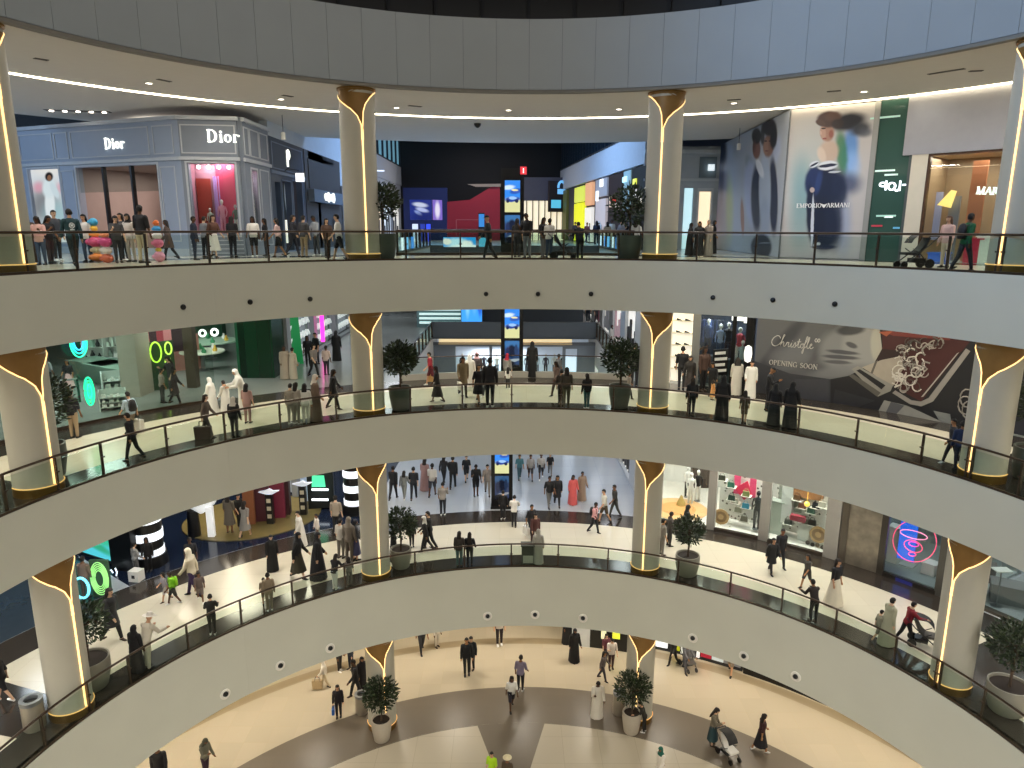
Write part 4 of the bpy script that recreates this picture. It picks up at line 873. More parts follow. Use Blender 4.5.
# ================================================================== CORRIDOR VOID, BRIDGES, SCREEN TOWERS
m_para = mat('a9a49a', rough=.5); m_metal = mat('565d66', rough=.4, metal=.3)
def tower(k):
    z = F[k]; c = Vector((-.65 if k > 1 else -1.15, 20.35, z)); t = thing('screen_tower', 'black two-screen tower facing the atrium on the %s' % GAL[k], 'digital sign', c, 0, 'screen towers at the corridor mouth')
    w = .55; H = min(3.95, CE[k]-z-.1)
    mb = MB(fr(c.x, c.y, z)); mb.box(-w, w, 0, .42, 0, H); mb.box(-w-.04, w+.04, -.03, .45, 0, .12); mb.build('cabinet', m_black, t)
    S = Plane(fr(c.x, c.y, z)); zt = H-.55
    sky = [(0, zt-1.2, .6, .4, 0, 'd4d49a', .5, 1), (-.2, zt-.32, .3, .1, 8, 'd8ecff', .7, .9), (.15, zt-.5, .28, .12, 10, '2a4fae', .5, .9), (.1, zt-.44, .16, .05, -6, 'f2e8a0', .5, .9), (0, zt-.86, .34, .12, 4, '1d3f9a', .4, 1), (.02, zt-.8, .2, .07, 0, '9fc8f4', .4, .9), (-.22, zt-.95, .08, .08, 0, '12204a', .4, 1), (.2, zt-.95, .08, .08, 0, '12204a', .4, 1)]
    panel('upper_screen', S, -.36, .36, zt-1.45, zt, .012, [paint('sky_ad', '2f86e6', sky, None, emit=1.25, grain=.08), m_black], t)
    city = [(0, zt-1.75, .5, .2, 0, '4f9ae0', .9, .8), (0, zt-2.1, .22, .3, 0, '1b2846', .5, 1), (-.22, zt-2.2, .1, .3, 0, '2c3f6e', .5, 1), (.2, zt-2.05, .09, .3, 0, '34507e', .5, 1), (.1, zt-2.55, .3, .07, 10, 'e8eef8', .6, .9), (-.15, zt-2.7, .3, .1, 0, '0a1024', .6, 1), (0, zt-2.9, .6, .14, 0, '0a0d16', .6, 1)]
    panel('lower_screen', S, -.36, .36, max(.5, zt-3.0), zt-1.58, .012, [paint('city_ad', '3c5c96', city, None, emit=.7 if k > 1 else .35, grain=.12), m_black], t)
    if k == 3:
        mb = MB(fr(c.x, c.y, z)); mb.box(.36, .66, -.05, .1, H-.28, H+.06); mb.build('beacon', mat('c82a36', emit=.7, ehex='d83040'), t)
        mb = MB(fr(c.x, c.y, z)); mb.box(.49, .53, -.06, -.05, H-.22, H-.02); mb.build('arrow_mark', m_sign, t)
for k in (1, 2, 3): tower(k)
# low parapet walls with glass at the mouth of the void
for k in (2, 3):
    z = F[k]; t = thing('void_balustrade', 'low %s parapet with glass rail across the corridor void on the %s' % (('pale', 'slim')[k-2], GAL[k]), 'railing', (-.5, 20.3, z))
    hh = .3 if k == 2 else .08
    mb = MB(); mb.arc(20.2, 20.38, z, z+hh, AL, AR, step=2); mb.build('low_wall', m_para if k == 2 else m_rail, t)
    mb = MB(); mb.arc(20.28, 20.3, z+hh, z+1.05, AL, AR, step=2); mb.build('glass_panel', m_glass, t)
    mb = MB(); mb.tube([pol(AL+(AR-AL)*i/16, 20.29, z+1.1) for i in range(17)], .03, 8); mb.build('handrail', m_rail, t)
    for sx, x in (('left', BW), ('right', BE)):
        t = thing('void_balustrade', 'long glass rail with dark posts along the %s edge of the corridor void, %s' % (sx, GAL[k]), 'railing', (x, 26, z))
        y0 = math.sqrt(20.2**2-x*x)
        mb = MB(); mb.box(x-.06, x+.06, y0, 33, z+.02, z+.1); mb.build('base_channel', m_rail, t)
        mb = MB(); mb.box(x-.008, x+.008, y0, 33, z+.1, z+1.0); mb.build('glass_panel', m_glass, t)
        mb = MB(); mb.tube([(x, y0, z+1.1), (x, 33, z+1.1)], .035, 8); mb.build('handrail', m_rail, t)
        for i in range(9):
            mb = MB(); y = y0+.2+i*(32.6-y0)/8; mb.box(x-.05, x+.05, y-.05, y+.05, z, z+1.08); mb.build('post', m_rail, t)
        if k == 3:
            S = Plane(fr(x, 0, 0, 90 if x < 0 else -90)); mb = MB(); 
            for i in range(7 if x > 0 else 3):
                y = y0+1.2+i*1.75
                s_ = .03 if x > 0 else -.03
                mb = MB(); xx = x-.02 if x > 0 else x+.02
                mb.box(min(xx, xx-s_), max(xx, xx-s_), y, y+(.5 if i % 2 else .8), z+.15, z+.75)
                o = mb.build('edge_screen', mat(('dff0ff', '6fb8f0', '3f8fe8')[i % 3], emit=1.0, ehex=('dff0ff', '6fb8f0', '3f8fe8')[i % 3])); tag(o, 'small lit screen on the %s void edge, %s from the atrium' % (sx, ords[i]), 'screen', 'small screens on the void edge')
# far bridge over the void
for k in (2, 3):
    z = F[k]; mb = MB(); mb.box(BW, BE, 32.8, 33, *((15.05, 16.07) if k == 2 else (z-.9, z+.1)))
    if k == 2: mb.box(BW, BE, 33, 36.6, 14.9, 15.05)
    struct('wall_bridge', mb, [m_metal], 'grey metal edge of the far bridge over the corridor void, %s' % GAL[k], 'wall')
mb = MB(); mb.tube([(BW, 32.9, F[3]+1.1), (BE, 32.9, F[3]+1.1)], .035, 8); 
t = thing('bridge_rail', 'thin handrail of the far bridge on the top gallery', 'railing', (-.5, 32.9, F[3])); mb.build('handrail', m_rail, t)
mb = MB(); mb.box(BW, BE, 32.89, 32.91, F[3]+.1, F[3]+1.05); mb.build('glass_panel', m_glass, t)
B3 = Plane(fr(0, 32.8, 0))
o = panel('banner_screen', B3, *[f for f in (B3.P(443.5, 250)[0], B3.P(476, 250)[0])], F[3]+.0, F[3]+.62, .03, [paint('sea_ad', '2a9ae0', [(-4.2, 21.25, .6, .3, 0, 'c8ecf8', .9, .9), (-3.6, 21.15, .4, .25, 0, 'f4f6f0', .7, .9), (-2.6, 21.4, .4, .25, 0, '1f78d0', .8, .9), (-3.4, 21.0, 1.4, .12, 0, 'e8f4f4', .7, .9), (-4.9, 21.3, .3, .2, 0, 'f6f0e0', .6, .9)], None, emit=1.3, grain=.2), m_black]); tag(o, 'wide bright blue advert screen on the far bridge edge', 'screen')
o = panel('banner_screen', B3, B3.P(479, 250)[0], B3.P(489, 250)[0], F[3]+.02, F[3]+.6, .03, [paint('sea_ad_b', '57b8dc', [(-1.9, 21.2, .3, .25, 0, 'd0ece8', .8, .9)], None, emit=1.0, grain=.2), m_black]); tag(o, 'narrow pale blue advert screen beside the wide one', 'screen')
# lower shop under the bridge (lower gallery, seen over the middle gallery rail)
z1, z2 = F[1], F[2]
t = thing('storefront', 'shop with warm light cove under the far bridge of the corridor', 'shop', (-.5, 33.2, z1))
mb = MB(); mb.box(BW-6, BE, 33.4, 33.6, 14.4, 14.6); mb.build('bulkhead', mat('6a7078'), t)
mb = MB(); mb.box(-5.6, 3.4, 33.38, 33.42, 14.62, 14.86, 0); mb.build('light_cove', mat('ffdca0', emit=.9, ehex='f0dcae'), t)
mb = MB(); mb.box(-5.6, 3.4, 33.0, 33.35, 14.5, 14.6); mb.build('cove_ledge', mat('c9b08a'), t)
facade(t, fr(BW-6.2, 33.5, z1), 0, 17.2, 0, 6.6, [(2.0, 6.0, 0, 5.3), (7.7, 10.0, .4, 6.35), (10.2, 11.6, .4, 6.35), (12.0, 15.0, .2, 6.35), (15.2, 16.0, 0, 6.2)], mat('7c8590', rough=.4))
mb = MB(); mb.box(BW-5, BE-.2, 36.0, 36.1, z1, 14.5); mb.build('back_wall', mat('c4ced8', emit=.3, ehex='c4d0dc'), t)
for i, x in enumerate((-4.1, -3.4, -2.6, -1.7, 0.4, 1.1, 1.7, 2.3, 2.9)):
    mannequin((x, 34.4, z1+4.2), 1.5, 10*(i % 3), ('2c2f3a', '9fb4c8', '3a3244', 'd8d4cc')[i % 4], ('1c1f28', '5a6474')[i % 2], 'mannequin in the window under the bridge, %s from the left' % ords[i], 'mannequins in the window under the bridge')
mb = MB(); mb.box(-5.0, 3.4, 34.0, 35.2, z1, z1+4.2); o = mb.build('display_platform', mat('8a9098')); tag(o, 'tall grey display platform behind the window under the bridge', 'platform')
mb = MB(); mb.box(2.95, 3.75, 33.6, 33.7, z1, 13.6); o = mb.build('lit_doorway', mat('dfe9f6', emit=1.1, ehex='d6e6fa')); tag(o, 'tall white lit doorway right of the window under the bridge', 'light panel')
area('shop_lamp', (-1.5, 34.9, 13.8), 4, 260, (.9, .95, 1), shape='RECTANGLE', size_y=1.5)
# floor beyond the bridge: teal light strips and blue screen
t = thing('light_wall', 'pale teal horizontal light strips beyond the far bridge', 'light', (-3, 38, z2))
for i in range(5):
    mb = MB(); mb.box(-7.5, -4.45, 38, 38.1, z2+.3+.32*i, z2+.45+.32*i); mb.build('light_strip', mat('cfe8e6', emit=.9, ehex='c6e6e2'), t)
mb = MB(); mb.box(-7.7, -4.4, 38.1, 38.3, z2, z2+4); mb.build('backing', mat('5e7a7e'), t)
o = panel('video_screen', Plane(fr(0, 37.5, 0)), -4.35, -2.85, z2+.4, z2+3.9, .05, [paint('bright_video', '3f9cf2', [(-3.9, 17.5, .2, 1.5, 0, '8fd0ff', .8, .8), (-3.0, 17.4, .2, 1.5, 0, '2858c8', .5, .9), (-3.4, 17.4, .2, 1.2, 0, '6fb4f8', .8, .8)], None, emit=1.4), m_black]); tag(o, 'bright blue video screen beyond the far bridge', 'screen')
mb = MB(); mb.box(-2.8, 4.6, 38, 38.2, z2, z2+4.0); o = mb.build('display_wall', mat('30373f')); tag(o, 'dark panelled wall beyond the far bridge, right of the blue screen', 'wall panel')
# corridor side walls of the lower levels
for k, zt in ((1, 12.9), (2, 18.95)):
    z = F[k]; xw_, Lw2 = wall2(5.4, 62, 6.2, 19.5, z)
    t = thing('storefront', 'white lit shopfronts on the right of the corridor, %s' % GAL[k], 'shop', (7.5, 19, z))
    ops = [(Lw2-3.6-4.6*i, Lw2-.5-4.6*i, .1, zt-z-.7) for i in range(7)]
    facade(t, xw_, 0, Lw2, 0, zt-z, ops, mat('b9bcc0', rough=.4))
    for i, (a, b, c, d) in enumerate(ops):
        mb = MB(xw_); mb.box(a, b, .2, .3, c, d); mb.build('lit_window', mat('f2eee6', emit=.8, ehex='f4efe6'), t)
        mb = MB(xw_)
        for j in range(4): mb.box(a+.3+.7*j, a+.55+.7*j, .08, .2, c+.2, c+1.0+.5*((i+j) % 3))
        mb.build('display', mat(('7a4a5a', '2c2c30', 'c8a8b0', '8a8f98')[i % 4]), t)
    xw_ = fr(-12.15, 21.8, z, 90); L3_ = 40
    t = thing('storefront', 'grey shopfronts with lit shelves on the left of the corridor, %s' % GAL[k], 'shop', (-12.15, 22, z))
    ops = [(.6+5*i, 5.0+5*i, .1, zt-z-.5) for i in range(8)]
    facade(t, xw_, 0, L3_+.5, 0, zt-z, ops, mat('8f9498', rough=.4))
    for i, (a, b, c, d) in enumerate(ops):
        mb = MB(xw_); mb.box(a, b, .5, .6, c, d); mb.build('back_wall', mat('7c8488' if k == 2 else '9aa6b4', emit=.15, ehex='b8c4cc'), t)
        if k == 2 and i < 4:
            for j in range(5):
                mb = MB(xw_); n = 7
                for q in range(n):
                    u = a+.2+q*.6; mb.plate([(u, c+.35+.7*j), (u+.3, c+.6+.7*j), (u+.3, c+.7+.7*j), (u, c+.45+.7*j)], .25, .45); mb.plate([(u+.3, c+.6+.7*j), (u+.6, c+.35+.7*j), (u+.6, c+.45+.7*j), (u+.3, c+.7+.7*j)], .25, .45)
                mb.build('lit_shelf', mat('dfe6e4', emit=.5, ehex='e0e8e4'), t)
mb = MB(); mb.tube([(-11.9, 27.6, z2+.6), (-11.9, 27.6, z2+3.9)], .12, 8); o = mb.build('neon_sign', mat('ff2fae', emit=3, ehex='ff2fae')); tag(o, 'upright magenta neon tube by the left corridor shops', 'neon sign')
# ================================================================== MIDDLE GALLERY, LEFT: the green neon shop
t = thing('storefront', 'glass shopfront of the green neon shop with stone pillars', 'shop', pol(-45, 20.3, z2))
for px, py, w, h in ((134, 396, .4, 'a8a296'),):
    p = at(px, py, z2); mb = MB(); mb.box(p.x-w, p.x+w, p.y-.2, p.y+1.0, z2, 18.95); mb.build('pillar', mat(h, bump=.1), t)
p = at(194, 387, z2); mb = MB(); mb.box(p.x-.22, p.x+.22, p.y-.2, p.y+.2, z2, 18.95); mb.build('pillar', mat('5a5046'), t)
mb = MB(); mb.arc(20.22, 20.24, z2, 18.95, -66, -41); mb.build('glass_front', glass('eef3f0', .1), t)
mb = MB(); mb.arc(20.2, 20.26, z2, z2+.1, -66, -41); mb.build('sill_bar', m_rail, t)
p0 = at(241, 378, z2); p1 = at(275, 378, z2)
t = thing('portal_block', 'tall dark green tiled block beside the shop of green neon', 'portal', p0)
mb = MB(); mb.box(p0.x, p1.x, p0.y, p0.y+1.8, z2, 18.95); mb.build('block', tile_mat('0a2f1c', rough=.25, size=.62, mortar='06201a', msize=.012, var=.5), t)
mb = MB(); mb.box(p0.x-.16, p0.x, p0.y+.1, p0.y+1.8, z2, 18.95); mb.build('side_fin', mat('17583a', rough=.35), t)
mb = MB(); mb.box(-34, -33.7, 6, 34, z2, 18.95); mb.box(-34, -12.6, 31, 31.3, z2, 18.95)
struct('wall_shop', mb, [mat('a8b4ac', rough=.6)], 'pale green-grey back walls of the green neon shop', 'wall')
for a, rho, e, c in ((-55, 24, 170, (.8, 1, .9)), (-48, 27, 170, (.85, 1, .92)), (-41, 24, 150, (.9, 1, .92)), (-40, 30, 170, (.85, 1, .9)), (-62, 25, 150, (.9, 1, .95))): area('shop_lamp', pol(a, rho, 18.9), 2.2, e, c)
stock = ['f4f4f0', 'c8d8cc', '7a8a80', '20282a', 'e8e0d0', '9fc8b4']
def wall_shelf(px0, px1, py, label, seed, stock_=stock, d=.5, h=3.6, rows=6, z=z2, frame_='d0d8d2'):
    a, b = at(px0, py, z), at(px1, py, z); xf, L = wall2(a.x, a.y, b.x, b.y, z); return shelf_unit(xf, L, h, d, rows, label, frame_, stock_, 'shelving of the green neon shop', seed)
wall_shelf(84, 106, 372, 'tall white shelving left of the grey pillar, farther left of two', 1)
wall_shelf(107, 129, 371, 'tall white shelving close to the grey pillar', 2)
for i, (px, py) in enumerate(((101, 380), (116, 384))):
    p = at(px, py, z2); mb = MB(fr(p.x, p.y, z2, -30)); mb.loft([[(-1.0, -.4, 0), (1.0, -.4, 0), (1.0, .4, 0), (-1.0, .4, 0)], [(-1.5, -.7, .95), (1.5, -.7, .95), (1.5, .7, .95), (-1.5, .7, .95)]], smooth=False)
    o = mb.build('display_table', mat('6f8a7c', rough=.4)); tag(o, 'tapered grey-green display table, %s of two by the grey pillar' % ('farther', 'nearer')[i], 'table', 'tapered display tables')
for i, (x0, x1, yb) in enumerate(((100, 128, 412), (104, 130, 399))):
    a, b = at(x0, yb, z2), at(x1, yb-3, z2); xf, L = wall2(a.x, a.y, b.x, b.y, z2); shelf_unit(xf, L, 1.1 if i else .8, .6, 3, 'low glass display of white goods before the grey pillar, %s row' % ('front', 'rear')[i], 'c4d0cc', ['ffffff', 'e4ece8', 'b8c8c0', 'dfe4e0'], 'low white displays', 9+i)
def neon_at(px, py, rpx, rpy, rho, hexes, label, off=.1, st=3.0, r=.035):
    S = Cyl(rho); u, v = S.P(px, py); du = S.P(px+rpx, py)[0]-u; dv = v-S.P(px, py+rpy)[1]; return neon_ring(S, u, v, du, dv, r, hexes, label, 'neon rings', off, st, 0)
neon_at(77, 342, 8.5, 15, 20.0, ['2fe8b0', '24d8c8', '38b8f0'], 'large green and blue neon rings high on the left glass front', st=1.6, r=.03)
neon_at(88, 391, 4.5, 14, 19.9, ['1fe0a0', '28d890', '2fe8b0', '1fd8a0'], 'tall narrow green neon ring low on the left glass front', st=1.3, r=.035)
neon_at(155, 352, 5.5, 10, 24.0, ['b8e84a'], 'yellow-green neon ring right of the grey pillar, biggest', st=1.6)
neon_at(143.5, 347, 3, 6, 24.0, ['a8e050'], 'small yellow-green neon ring close by the grey pillar, upper', st=1.6)
neon_at(145, 361, 3, 5.5, 24.0, ['a8e050'], 'small yellow-green neon ring close by the grey pillar, lower', st=1.6)
neon_at(167.5, 348, 3.3, 6, 24.0, ['c8f060'], 'small yellow-green neon ring right of the biggest, upper', st=1.6)
neon_at(167.5, 363, 2.8, 6, 24.0, ['c8f060'], 'small yellow-green neon ring right of the biggest, lower', st=1.6)
neon_at(202, 333, 3.5, 3.5, 29.0, ['f4fff4', 'f4fff4'], 'white ring light over the round table, left of two', st=2)
neon_at(214, 332, 3.6, 3.6, 29.0, ['f4fff4', 'f4fff4'], 'white ring light over the round table, right of two', st=2)
S = Cyl(24.1); a, b = S.P(141, 366), S.P(172, 340); o = panel('wall_panel', S, a[0], b[0], z2, b[1], .08, [mat('2f4f34', rough=.5), m_dark]); tag(o, 'dark green panel behind the yellow-green neon rings', 'wall panel')
for i, (px, h) in enumerate(((144, 'c8606a'), (152, '402830'), (159, 'a83a48'), (166, 'd8888c'), (175, '301c24'))):
    S = Cyl(26.5); u, v = S.P(px, 333); mb = MB(S.frame(u, 0)); mb.box(-.35, .35, -.1, 0, v-.9, 18.9); o = mb.build('hanging_banner', mat(h)); tag(o, 'hanging banner in %s above the green panel' % ('salmon', 'dark plum', 'crimson', 'pale rose', 'black')[i], 'banner', 'banners above the green panel')
mb = MB(Cyl(28).frame(*Cyl(28).P(184, 360))); mb.box(-.8, .8, 0, .2, -2.6, 1.3); o = mb.build('display_wall', mat('c88a80')); tag(o, 'pale coral display wall behind the brown post', 'display')
def round_table(px, py, r_, h_, hx, label, z=z2, legs=True):
    p = at(px, py, z); t_ = thing('display_table', label, 'table', p, 0)
    mb = MB(); mb.lathe([(r_, h_-.06), (r_, h_)], 24, p); mb.build('tabletop', mat(hx), t_)
    mb = MB(); mb.lathe([(.3, 0), (.1, .05), (.1, h_-.06), (.3, h_-.06)], 14, p); mb.build('pedestal', m_steel, t_)
    for i in range(6):
        a = i*60; mb = MB(); q = Vector((p.x+r_*.6*math.cos(R(a)), p.y+r_*.6*math.sin(R(a)), z+h_)); mb.lathe([(.1, 0), (.13, .1), (.05, .22), (.05, .3)], 10, q); o = mb.build('jar', mat(('e8c050', 'f4f4ee', '4aa070')[i % 3])); tag(o, '%s: %s' % (('display jar', 'jar')[i % 2]+' %s around the rim' % ords[i], label), 'jar', 'jars on the display tables')
    return t_
round_table(204, 370, 1.1, 1.0, 'e8ecd8', 'round cream display table behind the brown post')
round_table(212, 358, 1.5, 1.0, 'b8d4c0', 'wide round display table under the ring lights')
a = at(222, 382, z2); xf = fr(a.x+1.6, a.y+2.5, z2, 70); shelf_unit(xf, 1.4, 2.8, .5, 5, 'slim steel shelf left of the dark green block', 'd8dcd8', ['f0f0ea', '9fb0a8', 'd8c8b0'], None, 21)
mb = MB(); mb.box(-31, -19, 30.4, 31, z2, z2+3.6); o = mb.build('wall_cabinet', mat('1f5a3c', rough=.5)); tag(o, 'green cabinets along the back wall behind the round tables', 'cabinet')
S = Plane(fr(-13.2, 24.2, z2, 20)); 
t = thing('display_arch', 'glowing green arch panel right of the dark green block', 'display', (-13, 24, z2))
c = at(298, 352, z2+1.5)
mb = MB(fr(-12.6, 23.4, z2, 35)); mb.plate([(-.7, 0), (.7, 0), (.55, 2.6), (.1, 3.6), (-.5, 3.2)], -.1, 0); mb.build('arch_panel', mat('1f8a50', emit=.15, ehex='28c86a'), t)
# low rail and stand at the left of the green shop
p = at(60, 395, z2); t = thing('shop_barrier', 'low grey metal rail by the tall narrow neon ring', 'railing', p)
mb = MB(); a, b = at(48, 406, z2), at(80, 402, z2)
for q in (a, (a+b)/2, b): mb2 = MB(); mb2.tube([q, q+Vector((0, 0, 1.0))], .05, 8); mb2.build('post', m_dark, t)
mb.tube([a+Vector((0, 0, 1.0)), b+Vector((0, 0, 1.0))], .04, 8); mb.build('top_rail', m_steel, t)
# ================================================================== MIDDLE GALLERY, RIGHT: shoe shop, clothes shop, covered hoarding
CY = Cyl(20.3); ua = lambda px, py: CY.P(px, py)[0]
t = thing('storefront', 'dark framed clothes shop beside the bright shoe wall', 'shop', pol(25, 20.3, z2))
panel('pier', CY, ua(692, 350), ua(699.5, 350), z2, 18.95, .15, [mat('7f7f7c')], t)
panel('pier', CY, ua(731.5, 350), ua(735.5, 350), z2, 18.95, .15, [m_black], t)
panel('pier', CY, ua(745.5, 350), ua(754, 350), z2, 18.95, .18, [m_black], t)
mb = MB(); mb.arc(20.2, 20.4, 18.4, 18.95, 22.5, 30); mb.build('header', m_black, t)
panel('glass_front', CY, ua(699.5, 350), ua(731.5, 350), z2, 18.4, .02, [m_clear], t, off=-.1)
panel('glass_front', CY, ua(735.5, 350), ua(745.5, 350), z2, 18.4, .02, [m_clear], t, off=-.1)
CB = Cyl(22.6); a, b = CB.P(664, 385), CB.P(693, 385)
t = thing('shoe_wall', 'bright white wall of lit cubbies holding dark shoes', 'shelf', CB.map((a[0]+b[0])/2, z2))
C20 = Cyl(20.5); a, b = C20.P(671, 350)[0], C20.P(692, 350)[0]
panel('back_panel', C20, a, b, z2, 18.95, .05, [mat('f4eede', emit=.75, ehex='f8f0dc')], t, off=-.45)
for j in range(6):
    v = z2+.6+.58*j
    panel('ledge', C20, a, b, v, v+.05, .3, [mat('fff8e8')], t, off=-.42)
    for i in range(2):
        u = a+(b-a)*(.3+.4*i); mb = MB(C20.frame(u, v+.05) @ Matrix.Translation((0, .25, 0))); mb.loft([[(-.13, -.05, 0), (.13, -.05, 0), (.13, .05, 0), (-.13, .05, 0)], [(-.13, -.045, .1), (.02, -.045, .05), (.02, .045, .05), (-.13, .045, .1)]]); o = mb.build('shoe', mat('2a2622')); tag(o, 'dark shoe on the lit wall, %s column, %s ledge from the floor' % (('first', 'second')[i], ords[j]), 'shoe', 'shoes on the lit wall')
panel('side_panel', C20, a-.35, a, z2, 18.95, .5, [mat('efe8da', emit=.3, ehex='f4ecdc')], t, off=-.45)
mb = MB(); mb.arc(23.2, 23.3, z2, 18.9, 21.5, 31, m=0); struct('wall_shop', mb, [mat('3c4658', rough=.7)], 'blue-grey back wall of the clothes shop', 'wall')
area('shop_lamp', pol(25.5, 21.6, 18.3), 1.4, 70, (.9, .95, 1)); area('shop_lamp', pol(29.5, 21.6, 18.3), .8, 40, (1, .95, .95))
for i, (px, top, bot, zz) in enumerate(((719.5, '8a9cc0', '3a4868', 1.1), (727.5, '2c2a30', '4a3a40', 1.2), (739, 'c04a5a', 'd8d4d0', 1.0), (742.5, 'b8c8cc', '5a6a70', .4), (707, '4a5a80', '2c3448', 1.3))):
    u = Cyl(21.2).P(px, 350)[0]; p = Cyl(21.2).map(u, z2+zz); mannequin(p, 1.75, -25, top, bot, 'mannequin in %s in the dark framed clothes shop' % ('pale blue', 'black', 'red and white', 'grey knit', 'navy')[i], None, 'f0f0ee')
    mb = MB(Cyl(21.2).frame(u, z2)); mb.box(-.28, .28, -.28, .28, 0, zz); o = mb.build('display_plinth', mat('50565e')); tag(o, 'plinth under the mannequin in %s' % ('pale blue', 'black', 'red and white', 'grey knit', 'navy')[i], 'plinth')
for i, px in enumerate((702.5, 711, 715)):
    u, v = Cyl(22.2).P(px, 330); mb = MB(Cyl(22.2).frame(u, v))
    for j in range(5): mb.box(-.4+.17*j, -.28+.17*j, -.15, .1, -.6, .5)
    o = mb.build('hanging_clothes', mat(('28304a', '4a5a86', '1c2230')[i])); tag(o, 'rail of hanging clothes in %s behind the shop glass' % ('navy', 'denim blue', 'black')[i], 'clothes', kind='stuff')
u, v = CY.P(741.5, 318); mb = MB(CY.frame(u, v)); mb.box(-.4, .1, -.1, -.02, -.12, .2); mb.box(.14, .5, -.1, -.02, -.2, .12); o = mb.build('lit_mark', m_sign); tag(o, 'two white lit tags at the top of the clothes shop', 'sign')
p = at(724, 392, z2); t = thing('display_easel', 'black striped board leaning before the clothes shop', 'sign', p)
mb = MB(fr(p.x, p.y, z2, 20)); mb.box(-.4, .4, .4, .45, .7, 1.9); mb.build('board', m_black, t)
for i in range(4):
    mb = MB(fr(p.x, p.y, z2, 20)); mb.box(-.33, .33-.1*(i % 2), .38, .4, .85+.27*i, .98+.27*i); mb.build('printed_line', mat('d8d8d4'), t)
mb = MB(fr(p.x, p.y, z2, 20)); mb.tube([(-.3, .45, 0), (0, .45, 1.9)], .03, 6); mb.tube([(.3, .45, 0), (0, .45, 1.9)], .03, 6); mb.build('legs', m_dark, t)
u, v = CY.P(749.5, 353); mb = MB(CY.frame(u, v)); mb.lathe([(.001, -.4), (.14, -.32), (.18, 0), (.14, .32), (.001, .4)], 14, (0, -.3, 0)); o = mb.build('wall_lantern', mat('fbfbf4', emit=1.0, ehex='fbfbf4')); tag(o, 'white oval lantern on the black pier beside the covered hoarding', 'lamp')
# covered hoarding with lettering and silverware picture
CH = Cyl(20.0); uh = lambda x, y: CH.P(x, y)
t = thing('hoarding', 'long grey hoarding with draped cloth and silver cutlery picture', 'hoarding', pol(43, 20, z2))
def bz(*pts): return [(750+x/4.452, 315+y/4.452) for x, y in pts]
bl = [(800, 350, 90, 60, 12, '5b5c5f', .7, 1), (778, 350, 7, 44, -40, '3b3c41', .9, .95), (823, 345, 4, 26, -35, '4a4b4f', .9, .9), (800, 372, 50, 5, 12, '55565a', .9, .8), (790, 356, 20, 12, 10, '707174', 1, .7), (845, 350, 26, 22, 0, '7f8081', .5, 1), (862, 349, 20, 26, 0, '8f8f8e', .4, 1), (877, 344, 6, 17, 0, 'a9a69a', .5, .9), (843, 352, 16, 2, -6, '46474c', .6, .95), (841, 357, 18, 2, -4, '46474c', .6, .95), (838, 362, 14, 1.8, -4, '4b4c51', .6, .9), (852, 345, 6, 2.6, -20, '45464a', .6, .9), (851, 330, 14, 5, 5, '2e2f34', .6, .9), (842, 371, 30, 6, 8, '76777a', .9, .8)]
pnt = paint('cloth_print', '47484c', bl, CH, rough=.55, grain=.03)
u0, u1 = uh(753.5, 380)[0], uh(985, 400)[0]
panel('printed_panel', CH, u0, u1, z2+.03, 18.98, .05, [pnt, m_dark], t)
def decal(pts, m, name, off=.055, th=.012):
    # printed shape: cut into narrow upright strips so that it follows the curved panel
    mb = MB(); q = [uh(*p) for p in pts]; lo, hi = min(p[0] for p in q), max(p[0] for p in q); n = max(1, int((hi-lo)/.3))
    def clip(poly, c, sg):
        out = []
        for (a, b) in zip(poly, poly[1:]+poly[:1]):
            ia, ib = sg*(a[0]-c) >= 0, sg*(b[0]-c) >= 0
            if ia: out.append(a)
            if ia != ib: t_ = (c-a[0])/(b[0]-a[0]); out.append((c, a[1]+(b[1]-a[1])*t_))
        return out
    for i in range(n):
        r_ = clip(clip(q, lo+(hi-lo)*i/n, 1), lo+(hi-lo)*(i+1)/n, -1) if n > 1 else q
        if len(r_) > 2: mb.face([mb.P(CH.map(u, v, off)) for u, v in r_])
    return mb.build(name, m, t)
m_silv = mat('c9c3bb', rough=.3); m_silv2 = mat('8a857f', rough=.35); m_blk = mat('17161a')
# flat shapes of the print: dark ground, red tray, silver rim, box and napkin
D_ = lambda pts, h, o=.055, r=.5: decal(bz(*pts), mat(h, rough=r, var=.12, scale=4), 'print_shape', o)
D_([(10, 200), (180, 260), (360, 285), (360, 410), (180, 395), (0, 370)], '35363c'); D_([(200, 285), (352, 285), (352, 408), (205, 398)], '3e3f46', .058)
D_([(360, 285), (440, 270), (600, 190), (640, 330), (720, 400), (900, 470), (890, 500), (560, 440), (360, 410)], '1d1d22'); D_([(380, 330), (560, 380), (480, 410), (370, 400)], '2a2a2f', .06)
D_([(580, 60), (1010, 112), (1000, 490), (880, 500), (720, 400), (640, 340), (560, 210), (590, 150)], '18181d', .056)
D_([(590, 66), (985, 116), (955, 150), (765, 385), (700, 350), (600, 280), (575, 200), (592, 140)], '421d1d', .06); D_([(600, 75), (640, 72), (900, 100), (890, 112), (640, 92)], '70302a', .064); D_([(575, 75), (640, 70), (610, 95)], '9a5238', .066)
D_([(500, 232), (600, 195), (668, 178), (690, 230), (640, 315), (600, 292)], 'a0978b', .064); D_([(560, 205), (572, 200), (545, 270), (535, 268)], '5a5550', .068); D_([(590, 150), (680, 160), (660, 185), (560, 205)], '2a1a1a', .066)
D_([(455, 240), (482, 226), (640, 312), (628, 338), (572, 362), (560, 350)], '8a8782', .068, .35); D_([(476, 246), (492, 240), (606, 312), (588, 330)], '17161a', .072); D_([(440, 268), (462, 262), (585, 345), (568, 362)], '56534f', .07, .35)
